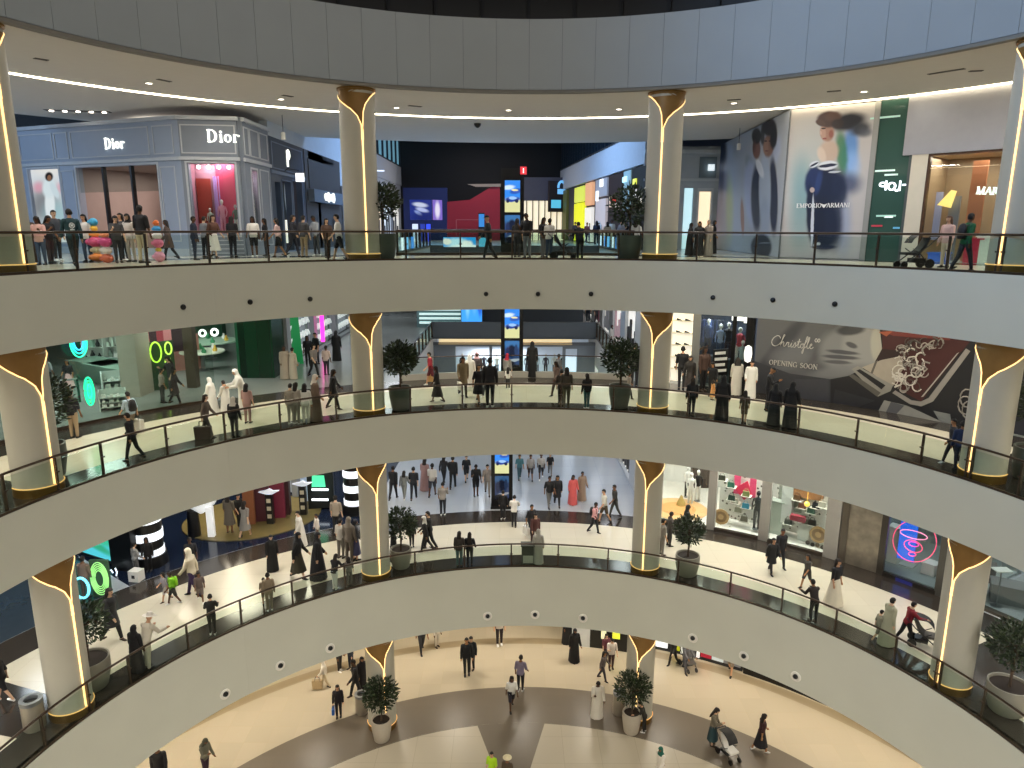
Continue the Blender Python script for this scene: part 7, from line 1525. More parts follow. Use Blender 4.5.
def place(p, H, kind, pose, yaw, top, bot, label, long_=False, head=None, skin=None):
    s = max(.5, min(1.17, H/1.75)); t = thing('person', label, 'person', p, yaw); t.scale = (s, s, s)
    def add(nm, me, hx):
        o = link(nm, me, t, world=False); o.material_slots[0].link = 'OBJECT'; o.material_slots[0].material = mat(hx, rough=.75); return o
    add('body', body(pose).mesh, skin or rnp.choice(SKIN))
    for it in KINDS[kind]:
        ck = it if it != 'top' else ('shirt' if long_ else 'tee')
        hx = {'top': top, 'coat': top, 'dress': top, 'robe': top, 'trousers': bot, 'shorts': bot, 'skirt': bot, 'long_skirt': bot, 'shoes': rnp.choice(['1a1a1c', 'e8e6e2', '3a2e26', '1a1a1c']), 'hair': head or '17120f', 'long_hair': head or '1a120e', 'scarf': head or top, 'ghutra': head or 'ecebe6', 'cap': head or '15151a', 'hat': head or 'ddd6c4'}[it]
        add(PART[it], cloth(pose, ck), hx)
    t['_pose'] = pose; return t
def person(px, fy, hy, k, kind, pose, yaw, top, bot, label, long_=False, head=None, skin=None, key=None):
    if kind in ('abaya', 'thobe', 'robe', 'rdress', 'lskirt'): pose = {'walk': 'stroll', 'walk_b': 'stroll'}.get(pose, pose)
    p = at(px, fy, F[k]); r_ = math.hypot(p.x, p.y)
    if k and r_ < RHO+.42: p.x *= (RHO+.42)/r_; p.y *= (RHO+.42)/r_
    H = height_at(p, px, hy)-F[k]
    t = place(p, H, kind, pose, yaw, K.get(top, top), K.get(bot, bot), label, long_, K.get(head, head), skin)
    if key: PEOPLE[key] = t
    return t
def carry(key, nm, hexc, label, hand=0, size=.3, cat='bag'):
    t = PEOPLE[key]; b = body(t['_pose']); M_ = wmat(t); h = M_ @ b.hands[hand]; s = size
    o = thing(nm, label, cat, h-Vector((0, 0, s*1.35)), math.degrees(t.rotation_euler.z)); X = fr(h.x, h.y, h.z-s*1.35, math.degrees(t.rotation_euler.z)+90)
    mb = MB(X); mb.loft([[(-s*.5, -s*.2, 0), (s*.5, -s*.2, 0), (s*.5, s*.2, 0), (-s*.5, s*.2, 0)], [(-s*.55, -s*.18, s*.95), (s*.55, -s*.18, s*.95), (s*.55, s*.18, s*.95), (-s*.55, s*.18, s*.95)]], smooth=False); bb = mb.build('bag_body', mat(K.get(hexc, hexc)), o)
    for sy in (-.15, .15):
        mb = MB(X); mb.tube([(-s*.25, s*sy, s*.95), (-s*.2, s*sy*.4, s*1.3), (s*.2, s*sy*.4, s*1.3), (s*.25, s*sy, s*.95)], .01, 5); mb.build('handle', mat('1c1a18'), o)
def wear_backpack(key, hexc, label):
    t = PEOPLE[key]; me = cloth(t['_pose'], 'backpack'); o = bpy.data.objects.new('backpack', me); COL.objects.link(o); o.matrix_world = wmat(t); o.location, o.rotation_euler, o.scale = t.location, t.rotation_euler, t.scale
    o.material_slots[0].link = 'OBJECT'; o.material_slots[0].material = mat(K.get(hexc, hexc)); tag(o, label, 'backpack')
P = person
# ---- top gallery, left
P(32, 263, 215, 3, 'rdress', 'stand', 20, 'br', 'br', 'long haired person in brown dress next to the far left column, top gallery', head='17110e')
P(43, 265, 217, 3, 'woman', 'cross', 10, 'd0a49a', 'jn', 'person in dusty pink top and jeans, arms folded, top gallery left', True)
P(52, 263, 216, 3, 'woman', 'phone', 70, 'bk', '3a2e30', 'person in black top turned right beside the dusty pink top, top gallery')
P(59, 261, 211, 3, 'man', 'stand', 60, '3a4048', 'bk', 'tall person in slate shirt behind the group by the white figure window', True)
P(76, 266, 208.5, 3, 'man', 'walk', -135, '153a40', '0f1a1e', 'big person in dark teal sweatshirt with white back emblem, striding', True, key='teal')
P(89, 262, 215, 3, 'woman', 'stand_b', 0, 'd8d4d0', 'jn', 'long haired person in white top and jeans facing us by the doorway stack')
P(119.5, 263, 216, 3, 'woman', 'phone', 40, '4a4a4c', '2e2e32', 'person in charcoal top by the boutique doorway, left of a pair')
P(125.5, 261, 214, 3, 'woman', 'stand', -20, 'dg', '24262a', 'dark haired person in dark grey half hidden in the doorway group')
P(132.5, 262, 214.5, 3, 'hijab', 'stand_b', -10, 'cfc8c0', 'b8b0a4', 'person in pale top and stone trousers in the doorway group', True, '1d1816')
P(144.5, 263, 206, 3, 'man', 'stand', 170, 'bk', 'c0b294', 'tall person in black tee and wide beige trousers, seen from behind', key='beigepants')
P(170.5, 260, 220, 3, 'coat', 'walk_b', -75, '5a4a44', '26262a', 'person in brown coat with shoulder length hair before the grey pier', key='browncoat')
carry('browncoat', 'handbag', '3a2a22', 'small brown handbag of the person in brown coat', 0, .22)
P(196, 260, 217, 3, 'man', 'stand', 100, 'nv', '1d2840', 'person in navy before the left part of the pink corner window', True)
P(206.5, 257.5, 217, 3, 'man', 'stand_b', 150, '7a7c80', 'bk', 'person in grey tee and black trousers before the pink corner window')
P(215, 257.5, 215, 3, 'skirt', 'walk', 60, '5a3a2c', 'd8d2c8', 'person with brown hair, brown top and white skirt by the pink window', head='3a2418')
P(234, 257, 217, 3, 'woman', 'stand', 175, 'bk', 'bk', 'long black haired person all in black under the larger serif sign')
P(255, 257, 217, 3, 'wshorts', 'stand_b', 15, 'wt', 'bk', 'person in white top and black shorts by the narrow red window')
P(267, 256, 219, 3, 'woman', 'stand', -60, 'bk', '3a3638', 'person in black top right of the white top and black shorts')
P(279.5, 257, 218, 3, 'wshorts', 'walk', -85, 'd8b8b4', 'bk', 'person in pale pink top and black shorts before the slate shop')
P(294, 257, 215, 3, 'woman', 'walk_b', 80, '22222a', '2a2a38', 'person in midnight clothes walking right before the slate shop', True)
P(305, 257.5, 216, 3, 'man', 'stand', 160, 'dg', '8d7a62', 'person in dark top and tan trousers before the black poster')
P(317, 256, 216, 3, 'man', 'phone', -40, '8f9296', '4a4c52', 'person in light grey top before the gold doorway', True)
P(328, 258, 219, 3, 'woman', 'stand_b', 30, '5c4436', '1c1a1c', 'person with dark hair and brown top left of the pale tee')
P(340, 261, 214, 3, 'shorts', 'walk', -80, 'e2e0da', 'bk', 'person in white tee and black shorts right beside the left column')
# centre and right of the top gallery
P(491, 261, 215.5, 3, 'cap', 'walk_b', -80, '2c3036', '20242a', 'person in black cap and charcoal clothes walking left, top gallery', True)
P(527, 258, 213.5, 3, 'man', 'phone', -30, 'bk', '6a6e74', 'person in black tee right of the screen tower, top gallery')
P(517, 257, 219, 3, 'woman', 'stand', 160, '1a1a1e', '1c1e24', 'dark clothed person against the screen tower, top gallery')
P(543, 257.5, 218, 3, 'woman', 'stand_b', 40, '1b1b20', 'gy', 'person in black half behind the white tee in the middle, top gallery')
P(549, 259, 219, 3, 'man', 'stand', 150, 'dedad2', '33455e', 'person in white tee and blue jeans at the middle of the top gallery')
P(577.5, 262, 221.5, 3, 'man', 'lean', 200, '141a22', '10131a', 'big person in dark navy leaning at the top gallery rail', True)
P(689, 256, 223.5, 3, 'abaya', 'stand', 90, '0e0e10', 'bk', 'black robed person, leftmost of the robed trio, top gallery')
P(698, 256.5, 222, 3, 'abaya', 'stand_b', -20, '101012', 'bk', 'black robed person in the middle of the robed trio, top gallery')
P(707.5, 256.5, 220.5, 3, 'abaya', 'stand', -60, '948a80', 'bk', 'taupe robed person right of two black robed ones, top gallery')
P(712, 254, 221, 3, 'abaya', 'stand_b', 60, '141416', 'bk', 'black robed person half hidden behind the taupe robe, top gallery')
P(943.5, 267.5, 216.7, 3, 'woman', 'stand', -70, 'd0a99a', 'd2c3a8', 'person in salmon top and cream trousers by the black stroller, top gallery', True, '5a4030')
P(962, 271, 213, 3, 'man', 'walk', 95, '1a5a34', '23262c', 'person in green jacket walking right before the golden shop', True, key='greenj', skin='5a3c28')
wear_backpack('greenj', 'bk', 'black backpack on the person in green jacket')
for i, (x, y, top, bot, kind) in enumerate(((5.9, 24, 'e0dcd4', 'dg', 'man'), (6.5, 26.5, '2a2a30', 'bk', 'abaya'), (5.7, 28, '8a90a0', 'jn', 'woman'), (6.3, 31, 'bk', 'gy', 'man'), (5.6, 33.5, 'b8a890', 'br', 'woman'), (6.2, 36, 'wt', 'nv', 'man'), (5.4, 38, 'nv', 'bk', 'woman'), (6.0, 41, 'c8c4c0', 'dg', 'thobe'), (5.2, 43, '6a3a3a', 'bk', 'man'), (5.8, 46, '9aa4b0', 'jn', 'woman'), (4.8, 49, 'dg', 'bk', 'man'), (5.5, 22.2, 'a4a4a2', 'bk', 'woman'))):
    d_ = ['pale shirt', 'dark robe', 'blue grey top', 'black top', 'sand top', 'white shirt', 'navy top', 'pale robe', 'maroon shirt', 'light blue grey top', 'dark grey shirt', 'light grey top'][i]
    place(Vector((x, y, F[3])), 1.62+.02*(i*7 % 9), kind, ('walk', 'stand', 'walk_b', 'phone')[i % 4], (10, 175, -60, 30, 190)[i % 5], K.get(top, top), K.get(bot, bot), 'far person in %s on the right side of the top corridor' % d_)
# ---- middle gallery, left
P(50.5, 389, 357, 2, 'woman', 'stand', 160, '8a8c90', '2c2e30', 'person in grey top inside the neon shop at its metal rail', )
P(70.5, 391, 360, 2, 'skirt', 'stand_b', 10, 'bk', 'd8b0b0', 'person in black top and pale pink skirt inside the neon shop', )
P(75.5, 438, 390, 2, 'man', 'stand', 175, 'bk', '9a8468', 'person in black tee and tan trousers before the tall neon ring')
P(133, 434, 391, 2, 'man', 'walk', -120, 'a8bccb', '8a7a64', 'person in light blue shirt walking left on the middle gallery', key='lblue')
wear_backpack('lblue', 'bk', 'black backpack on the person in light blue shirt')
carry('lblue', 'shopping_bag', 'e4e0d8', 'white shopping bag held by the person in light blue shirt', 0, .4)
P(134, 460, 412, 2, 'man', 'walk_b', -85, 'bk', '111114', 'person all in black striding left close to the middle gallery rail', True)
P(163.5, 403, 369, 2, 'man', 'stand', 130, '9a8e84', '2a2a2c', 'person in stone tee standing on the pink lit shop floor')
P(173, 396, 356, 2, 'woman', 'phone', -30, '1a1a1e', 'dg', 'person in black behind the stone tee inside the neon shop')
P(176, 404, 368, 2, 'coat', 'walk', 100, '2e2426', '241e20', 'person in dark plum coat walking inside the neon shop')
P(213, 414, 377.5, 2, 'thobe', 'walk', -100, 'eceae4', 'wt', 'white robed person with white headcloth before the round tables')
P(226.5, 413, 380.5, 2, 'robe', 'walk_b', -110, 'e8e6df', 'wt', 'white robed person with bare dark hair, second of three white robes')
P(245, 413, 368, 2, 'thobe', 'lean', -60, 'e4e2dc', 'wt', 'white robed person bending forward by the dark green block')
P(207.5, 437, 394, 2, 'woman', 'walk', 95, '6a5c52', '5a5450', 'person in mushroom brown carrying a large bag, middle gallery', True, '2a1a14', key='mush')
carry('mush', 'shopping_bag', '3c2c22', 'large dark brown bag carried by the person in mushroom brown', 0, .52)
P(248.5, 423, 384, 2, 'woman', 'stand', 170, 'b08a84', 'a8847c', 'person in rose brown top behind the black jacket at the rail')
P(241, 440, 397, 2, 'hijab', 'stand', 175, 'bk', '2a2a2e', 'person in black jacket with pale headscarf at the middle rail', True, 'c8c0b4')
P(292, 424, 384, 2, 'man', 'stand_b', 165, '8f867a', '9a9184', 'person in putty clothes, left of the pair at the middle rail', True)
P(297.5, 424, 383, 2, 'woman', 'stand', 150, 'a0978b', '8f8679', 'person in oatmeal clothes, right of the pair at the middle rail', True)
P(307.5, 425, 384, 2, 'woman', 'stand', 180, 'dcd8d0', 'c4bdb2', 'person with long dark hair in white top and cream trousers at the rail', True)
P(316.5, 421, 375, 2, 'abaya', 'stand_b', 100, '6a5648', 'br', 'person in brown robe and pale headscarf beside the long dark hair', head='d8cdbf')
P(334, 409, 369, 2, 'coat', 'walk', 95, '17171b', '15151a', 'person in black coat striding toward the left column, middle gallery')
P(285.5, 379, 346, 2, 'rdress', 'stand', 40, 'a0968a', 'be', 'person in beige dress right of the dark green block, left of two')
P(293.5, 379, 348, 2, 'robe', 'stand', 150, 'b2a898', 'be', 'person in pale beige robe right of the dark green block, right of two')
P(308.5, 366, 336, 2, 'woman', 'stand', 20, 'bk', 'bk', 'person in black by the zigzag shelves, left of two')
P(317, 364, 333, 2, 'man', 'stand_b', -40, '141418', 'dg', 'person in black by the zigzag shelves, right of two')
P(314.5, 377, 344, 2, 'woman', 'walk_b', 60, '847c78', '1e1e22', 'person in grey top walking before the zigzag shelves')
P(327, 375, 346, 2, 'man', 'stand', 170, 'c8b4ae', '22222a', 'person in shell pink shirt left of the black robe near the magenta tube')
P(337, 361, 331, 2, 'abaya', 'stand', 175, '0d0d0f', 'bk', 'black robed person near the magenta tube on the middle gallery')
# centre of the middle gallery
P(431, 385, 352, 2, 'shorts', 'walk', -80, '8a1626', '5a1420', 'person in crimson shirt walking left on the middle gallery', key='crim')
carry('crim', 'shopping_bag', 'd0a468', 'tan paper bag held by the person in crimson shirt', 0, .4)
P(437.5, 402, 366, 2, 'skirt', 'walk', -85, '231f1e', '2c2624', 'person in dark brown walking left before the crimson shirt')
P(463, 396, 356.5, 2, 'coat', 'walk_b', 20, '7a6a4c', '3a3226', 'person in khaki coat carrying a white tote, middle gallery', key='khaki')
carry('khaki', 'tote_bag', 'dcd8cc', 'white tote bag of the person in khaki coat', 0, .34)
P(470, 390, 355, 2, 'thobe', 'stand', 160, 'e2ded4', 'wt', 'white robed person beside the khaki coat, middle gallery')
P(477, 388, 352.5, 2, 'hijab', 'stand_b', 20, '4a4244', 'bk', 'person with pink headscarf behind the black dress, middle gallery', True, 'dfb4b8')
P(478.5, 402, 364, 2, 'dress', 'walk', 30, '19171a', 'bk', 'person in short black dress before the pink headscarf')
P(490, 407, 358, 2, 'man', 'stand', 175, '121216', '101014', 'person in black with broad shoulders seen from behind, middle gallery', True)
P(485, 396, 366, 2, 'hijab', 'walk_b', -50, 'd4d0c8', 'dg', 'person in white top between the black dress and broad shoulders', True, 'ded8cc')
P(507, 384, 354, 2, 'hijab', 'stand', 150, '8c8a86', '5a5a5c', 'person with red headscarf before the middle screen tower', True, 'b01c34')
P(508, 389, 367.5, 2, 'woman', 'stand_b', 170, 'e6e2da', '2a2a2c', 'small person in white top under the red headscarf, middle gallery')
P(532, 377, 342, 2, 'abaya', 'stand', 175, '0c0c0e', 'bk', 'black robed person right of the middle screen tower')
P(558, 384, 354.5, 2, 'man', 'stand', 120, '5a5c60', 'dg', 'person in grey by the tall white lit doorway, middle gallery')
P(556.5, 396, 361, 2, 'woman', 'walk', -60, '6a564c', '4a3c34', 'person in cocoa brown walking before the grey one, middle gallery', True)
P(566, 409, 368, 2, 'woman', 'stand', 175, '3c362c', '5a5240', 'person in patterned olive at the middle rail, right of centre')
P(561, 405, 370, 2, 'man', 'stand_b', 160, '2c2620', '2a2622', 'person in dark brown close beside the patterned olive')
P(586, 410.5, 374, 2, 'woman', 'stand', -160, '121214', '2d5a5c', 'long haired person in black top and teal trousers at the middle rail', True)
P(628, 399, 372, 2, 'man', 'walk', 100, '8a8278', '1a1a1c', 'person walking right behind the tree by the right column, middle gallery')
P(634, 387, 340, 2, 'man', 'stand', 170, '17171a', '15151a', 'person in black between tree and right column, middle gallery', True)
P(624, 338, 311, 2, 'rdress', 'walk', 170, '2a5a74', 'tl', 'person in teal blue dress on the far right corridor, middle gallery')
P(611, 346, 325, 2, 'thobe', 'stand', 60, 'b4b0a8', 'wt', 'grey robed person with headcloth on the far corridor, middle gallery', head='2a2420')
P(596.5, 325, 303, 2, 'man', 'walk_b', 10, '3a3a44', '22222a', 'far person in dark grey at the middle corridor rail')
P(588, 322, 301, 2, 'woman', 'stand', 175, '1a2030', '1c2234', 'far person in navy at the middle corridor rail')
# right of the middle gallery
P(681.5, 371, 337.5, 2, 'woman', 'stand', 165, '8d8a86', '4a4a4c', 'person in grey top reaching at the bright shoe wall', True)
P(681, 389, 347, 2, 'man', 'stand', 170, '131316', '26262a', 'person in black tee before the bright shoe wall')
P(689, 393, 356, 2, 'hskirt', 'stand_b', -30, '26221f', '3a3230', 'person in dark headscarf beside the black tee at the shoe wall', True, '3a3430')
P(694, 376, 334, 2, 'man', 'cross', 60, '96938e', '7a766f', 'person in light grey leaning by the grey pier of the shoe shop')
P(702.5, 391, 347, 2, 'woman', 'stand', 20, '4a352c', '1a181a', 'person in chocolate top before the navy clothes window', True)
P(711, 396, 362, 2, 'woman', 'phone', -20, '161618', '1a1a1c', 'person in black before the striped board', True)
P(712, 400, 384, 2, 'hskirt', 'stand', 100, 'd89a58', 'e0a868', 'child in amber yellow beside the robed person at the rail', True, '2a1c14')
P(691, 416, 378, 2, 'woman', 'stand', 175, '17191c', '15151a', 'person in black at the middle rail right of the right column', True)
P(720.5, 421.5, 376, 2, 'abaya', 'stand', 160, '0e0e10', 'bk', 'black robed person at the middle rail before the clothes shop')
P(735.5, 395, 358, 2, 'thobe', 'stand', 170, 'cfcabf', 'wt', 'cream robed person seen from behind, left of two pale robes', head='2a2420')
P(749.5, 398, 361, 2, 'robe', 'stand_b', -10, 'e6e4dd', 'wt', 'white robed person with black hair before the covered hoarding')
P(743.5, 423, 391, 2, 'wshorts', 'stand', 170, '4a3e30', '5a4a3a', 'child in brown at the middle rail under the pale robes')
P(767, 411, 367, 2, 'cap', 'phone', 60, '18181c', '1a1a1e', 'person in black cap and jacket before the covered hoarding', True)
P(773, 425, 384, 2, 'abaya', 'stand', 150, '131316', 'bk', 'black robed person at the rail left of the tallest robe')
P(789, 428, 382, 2, 'abaya', 'stand_b', 140, '0b0b0d', 'bk', 'tallest black robed person at the rail before the covered hoarding')
P(957, 470, 421, 2, 'man', 'stand', 165, '17284a', '111830', 'person in royal navy beside the far right column, middle gallery', True)
P(950, 464, 418, 2, 'man', 'walk', -100, '26262a', '1c1c20', 'person in dark grey stepping out behind the royal navy one', True)
# ---- lower gallery, left
P(5, 701, 653, 1, 'wshorts', 'walk', -80, '1b1718', '141416', 'person in black top and shorts at the left edge, lower gallery')
P(87, 598, 556, 1, 'man', 'stand', 175, '7a655a', '5e524c', 'person in taupe clothes seen from behind by the neon loops', True)
P(114, 641, 582, 1, 'coat', 'walk_b', 80, '2a2a2c', '17171a', 'person in black jacket over white top beside the far left tree', key='bjacket')
P(138, 671, 625, 1, 'abaya', 'stand', 165, '17151a', 'bk', 'black robed person at the lower rail beside the hatted one')
P(150, 669, 615, 1, 'hat', 'lean', 160, 'cfc6b4', 'bfb5a2', 'person in pale clothes and light hat leaning at the lower rail', True, 'e0dbd0')
P(137, 575, 543, 1, 'man', 'stand_b', 150, '8c8c8c', '5a5a5c', 'person in grey hoodie by the striped column', True)
P(149.5, 571, 537, 1, 'woman', 'stand', 20, '101014', '121216', 'person in black right before the larger striped column', True)
P(174, 604, 570.5, 1, 'shorts', 'walk', -60, '7cc020', '2a2c28', 'person in lime green top crossing the lower gallery', key='lime')
wear_backpack('lime', '8fd422', 'lime green backpack worn on the lower gallery')
P(166.5, 601, 571.5, 1, 'wshorts', 'walk_b', -50, 'a49ca6', 'bfb6b0', 'small person in lilac grey beside the lime green top')
P(194, 596, 546.5, 1, 'hijab', 'walk', -95, 'd8ccb2', '3c2a52', 'person in cream top, cream headscarf and purple trousers', True, 'e6dcc6')
P(201, 602, 571, 1, 'wshorts', 'walk_b', 30, '6a5c58', '7a6c66', 'child in mauve brown beside the cream headscarf')
P(193, 575, 537, 1, 'man', 'stand', 20, '15151a', '1a1a20', 'person in black behind the cream headscarf')
P(217, 637, 595, 1, 'man', 'lean', -160, '1a1713', '1f1c18', 'person in black propped on the lower rail by the blue reflections', True)
P(230.5, 533, 494, 1, 'dress', 'stand', 170, '5a5248', 'br', 'person in patterned dress on the gold podium')
P(240, 527, 494, 1, 'man', 'stand_b', 60, '121214', '18181a', 'person in black between two others on the gold podium')
P(246, 537, 501, 1, 'dress', 'walk', 160, '84807c', 'gy', 'person in grey dress on the gold podium')
P(273, 571, 535, 1, 'abaya', 'stand', 30, '0c0c0e', 'bk', 'black robed person alone at the edge of the blue floor')
P(299, 578, 529, 1, 'hskirt', 'walk', 85, '141416', '3a3526', 'person in black top and dark patterned skirt walking right', True, '121214')
P(301, 546, 511, 1, 'robe', 'walk_b', -60, 'dcd8d0', 'wt', 'white clothed person leaning forward by the gold podium')
P(318, 541, 514, 1, 'man', 'stand', -50, 'd0c6bc', '8a8078', 'person in ivory shirt right of the gold podium', True)
P(318.5, 579, 528, 1, 'abaya', 'walk', 100, '15151a', 'be', 'black cloaked person with long scarf near the leaning tan one')
P(271, 611, 573, 1, 'man', 'stand', -160, '8a7a64', '7c6e5a', 'person in tan clothes at the lower rail, taller of two', True)
P(265, 604, 578, 1, 'shorts', 'stand_b', -170, '7a6a56', '6a5c4a', 'child in tan beside the taller tan person at the lower rail')
P(340, 595, 555, 1, 'woman', 'lean', 165, '141416', 'd6d2ca', 'person in black top and white trousers leaning at the lower rail', True)
P(337, 534, 496, 1, 'man', 'stand', 172, '96897a', '1b1b1f', 'person in beige top and black trousers on the blue floor')
P(341.5, 558, 519, 1, 'man', 'stand_b', 150, 'b9b2a8', '6e6860', 'person in pale grey carrying a dark red bag near the striped column', key='redbag')
carry('redbag', 'shopping_bag', '6a1a20', 'dark red bag beside the striped column', 0, .4)
P(350, 562, 514.5, 1, 'hijab', 'stand', 160, '6a6056', '5a5248', 'person in brown grey with headscarf against the left column', True, '7a7064')
P(356, 560, 520, 1, 'hskirt', 'stand_b', 120, '24242c', '3a3a5a', 'person in dark clothes with blue violet skirt against the left column', True, '2a2a30')
P(353.5, 590, 557, 1, 'woman', 'stand', -170, '7d776e', '6a655e', 'person in grey at the lower rail left of the left column')
# centre of the lower gallery
P(393.5, 499, 466, 1, 'man', 'walk', 165, '101013', '141418', 'person in black right of the left column on the pale blue floor', True)
P(404.5, 499, 471, 1, 'woman', 'walk_b', 172, '6f716e', '7b7d78', 'person in sage grey with long hair walking away', True)
P(414, 499, 467, 1, 'man', 'walk', 178, '12161e', '151820', 'person in black tee walking away beside the sage grey one')
P(425, 490, 459, 1, 'rdress', 'walk_b', 160, '9a7a78', 'pk', 'person in dusty rose dress walking away')
P(432.5, 496, 463.5, 1, 'shorts', 'walk', 170, 'c4bfb8', '33343a', 'person in off-white shirt and dark shorts walking away')
P(444, 484, 456, 1, 'woman', 'walk_b', 160, '24262c', '1e2026', 'person in dark grey, left of a close pair far on the pale floor', True)
P(453, 488, 456.5, 1, 'man', 'walk', 175, '16181c', '14161a', 'person in black, right of a close pair far on the pale floor', True)
P(466.5, 481, 455, 1, 'shorts', 'walk', 10, '1c1e24', '22242a', 'person in dark top and shorts far on the pale floor')
P(476, 496, 464, 1, 'shorts', 'phone', 10, '141518', '16171b', 'person in black tee facing us left of the lower screen tower')
P(487.5, 495, 464, 1, 'man', 'walk_b', 5, '9a8f86', '8f857b', 'person in beige clothes facing us left of the lower screen tower')
P(443, 515, 483, 1, 'man', 'phone', 175, '8a837c', '1d1f26', 'person in clay grey tee and black trousers at the dark border')
P(430, 549, 511, 1, 'man', 'walk', -85, '17171a', '141417', 'person in black walking left past the tree, lower gallery', True)
P(426, 551, 516, 1, 'hijab', 'walk_b', -85, '1d1d20', '17171a', 'person with pale headscarf walking left beside the black one', True, 'd8d4ca')
P(394, 561, 530, 1, 'abaya', 'stand', 90, '121214', 'bk', 'black robed person half hidden by the left column, lower gallery')
P(412, 547, 520, 1, 'man', 'stand', 20, '24221f', '1d1c1b', 'person in dark clothes behind the tree, lower gallery', True)
P(460, 568, 532, 1, 'woman', 'stand', 170, '3a3430', '4a6468', 'long haired person in dark top and grey green trousers at the lower rail', True)
P(470.5, 568, 533, 1, 'woman', 'stand_b', 175, '121217', '10121c', 'person in black at the lower rail beside the grey green trousers', True)
P(514, 527, 496.5, 1, 'man', 'lean', 175, 'd8d2c8', '17171a', 'person in white top bending before the lower screen tower')
P(503, 519, 491, 1, 'man', 'stand', 170, '0f0f12', '141418', 'person in black right against the lower screen tower', True)
P(519.5, 479, 454, 1, 'man', 'walk', 8, '4a7a84', '3a5a66', 'person in teal, leftmost of four walking toward us')
P(530.5, 480, 454, 1, 'shorts', 'walk_b', 4, 'a8a4a0', '3a3638', 'person in pale grey, second of four walking toward us')
P(541, 479, 453, 1, 'shorts', 'walk', -4, 'b4b0ac', '1f1f22', 'person in white and black, third of four walking toward us')
P(550, 475, 453, 1, 'man', 'walk_b', 0, '141418', '6a6662', 'person in black tee, rightmost of four walking toward us')
P(549, 507, 475.5, 1, 'man', 'walk', 15, '1c1c1e', '6e6b66', 'person in black tee and grey trousers, left of a couple')
P(557, 506, 475, 1, 'coat', 'walk_b', 5, '1d1d22', '121216', 'person in black coat, right of a couple')
P(572.5, 504, 475, 1, 'rdress', 'walk', 20, 'd8605e', 'cor', 'person in coral pink dress on the pale blue floor')
P(581.5, 500, 471.5, 1, 'robe', 'walk_b', 25, '9c8672', 'tn', 'person in tan tunic beside the coral pink dress')
P(604, 522, 489, 1, 'shorts', 'walk', -75, 'cfcbbd', '4a3e2e', 'person in white tee and brown shorts left of the right column')
P(614.5, 517, 484.5, 1, 'man', 'walk', -80, '33332f', '45453f', 'person in dark olive walking left of the right column')
P(594, 533, 502, 1, 'man', 'walk_b', 60, 'd8a0a2', '16161a', 'person in pink shirt with a backpack crossing the cream floor', key='pink')
wear_backpack('pink', '26262a', 'dark backpack on the person in pink shirt')
P(531, 537, 504, 1, 'man', 'walk', 30, '222226', '2c2c30', 'person in black vest carrying a white bag, lower gallery centre', key='wbag')
carry('wbag', 'shopping_bag', 'd8d4cc', 'white paper bag on the lower gallery near the rail', 0, .4)
P(535, 545, 513, 1, 'woman', 'walk_b', 15, '5a3430', '4a2c2a', 'person in russet brown beside the white bag', True)
P(538, 567, 530, 1, 'abaya', 'stand', 172, 'a4a198', 'lg', 'pale grey robed person at the lower rail right of the dark stand')
# right of the lower gallery
P(661.5, 555, 519, 1, 'man', 'stand', 100, '8f887e', '7b756c', 'person in stone grey half behind the right column, lower gallery')
P(669, 546, 512, 1, 'man', 'stand_b', 90, '3f3a36', '2e2b29', 'person in dark brown beside the tree by the white boutique', True)
P(685, 541, 505, 1, 'abaya', 'walk', 80, '121315', 'bk', 'black robed person before the peach rug boutique')
P(770.5, 573, 537, 1, 'coat', 'walk', 10, '141416', '1a1a1c', 'person in black coat, left of a dark couple by the display windows', head='1c1613')
P(779, 567, 527.5, 1, 'man', 'walk_b', 12, '17181c', '15161a', 'person in black jacket, right of a dark couple by the display windows', True)
P(806, 588, 553.5, 1, 'wshorts', 'walk', -75, '4a4640', '3c3a34', 'person in grey brown top and shorts walking left, lower gallery')
P(812.5, 622, 581, 1, 'man', 'lean', -170, '251d1b', '17161a', 'person in dark brown leaning at the lower rail, right side', True)
P(833, 604, 558.5, 1, 'lskirt', 'stand', 30, '141316', 'd8ceb8', 'person in black top and wide cream skirt, lower gallery')
P(886, 644, 597, 1, 'robe', 'walk', 100, 'a8a68c', 'be', 'person in pale sage tunic walking right, lower gallery')
P(877, 641, 609, 1, 'shorts', 'walk_b', 90, '8f8c78', '7d7a68', 'child in sage beside the pale tunic, lower gallery')
P(905, 643, 600, 1, 'man', 'push', 85, '7d1424', '17171a', 'person in red jacket and black trousers pushing a stroller', True)
# ---- ground floor
P(162, 789, 742, 0, 'man', 'walk', 20, '15151a', '17171b', 'person in black half under the parapet, ground floor left', True)
P(207, 777, 737, 0, 'hijab', 'phone', 70, '6a6858', '3c2434', 'person in olive headscarf raising a phone, ground floor left', True, '4a4a3c')
P(325, 687, 660, 0, 'hijab', 'walk', -90, 'dcd4c4', 'b9a98c', 'person in white top and sand trousers at the ground floor edge', True, 'e0dacd', key='sand')
carry('sand', 'shopping_bag', 'b09a74', 'sand coloured bag of the person in white top, ground floor', 1, .45)
P(339, 717, 685, 0, 'woman', 'stand', 10, '17131a', '141216', 'person in black with a blue bag left of the left tree', True, key='blueb')
carry('blueb', 'handbag', '1f5aa8', 'bright blue bag left of the left tree on the ground floor', 0, .3)
P(340, 671, 640, 0, 'man', 'stand', 60, '2c2826', '24211f', 'person in dark brown under the parapet left of the left column', True)
P(351, 669, 638, 0, 'woman', 'stand', -40, '2c3440', '1d2430', 'person in slate blue under the parapet left of the left column', True)
P(356.5, 697, 659, 0, 'man', 'walk', -70, '121215', '131316', 'person in black beside the left column on the ground floor', True)
P(363, 691, 657, 0, 'abaya', 'stand', 40, '161318', 'bk', 'black robed person half behind the left column, ground floor')
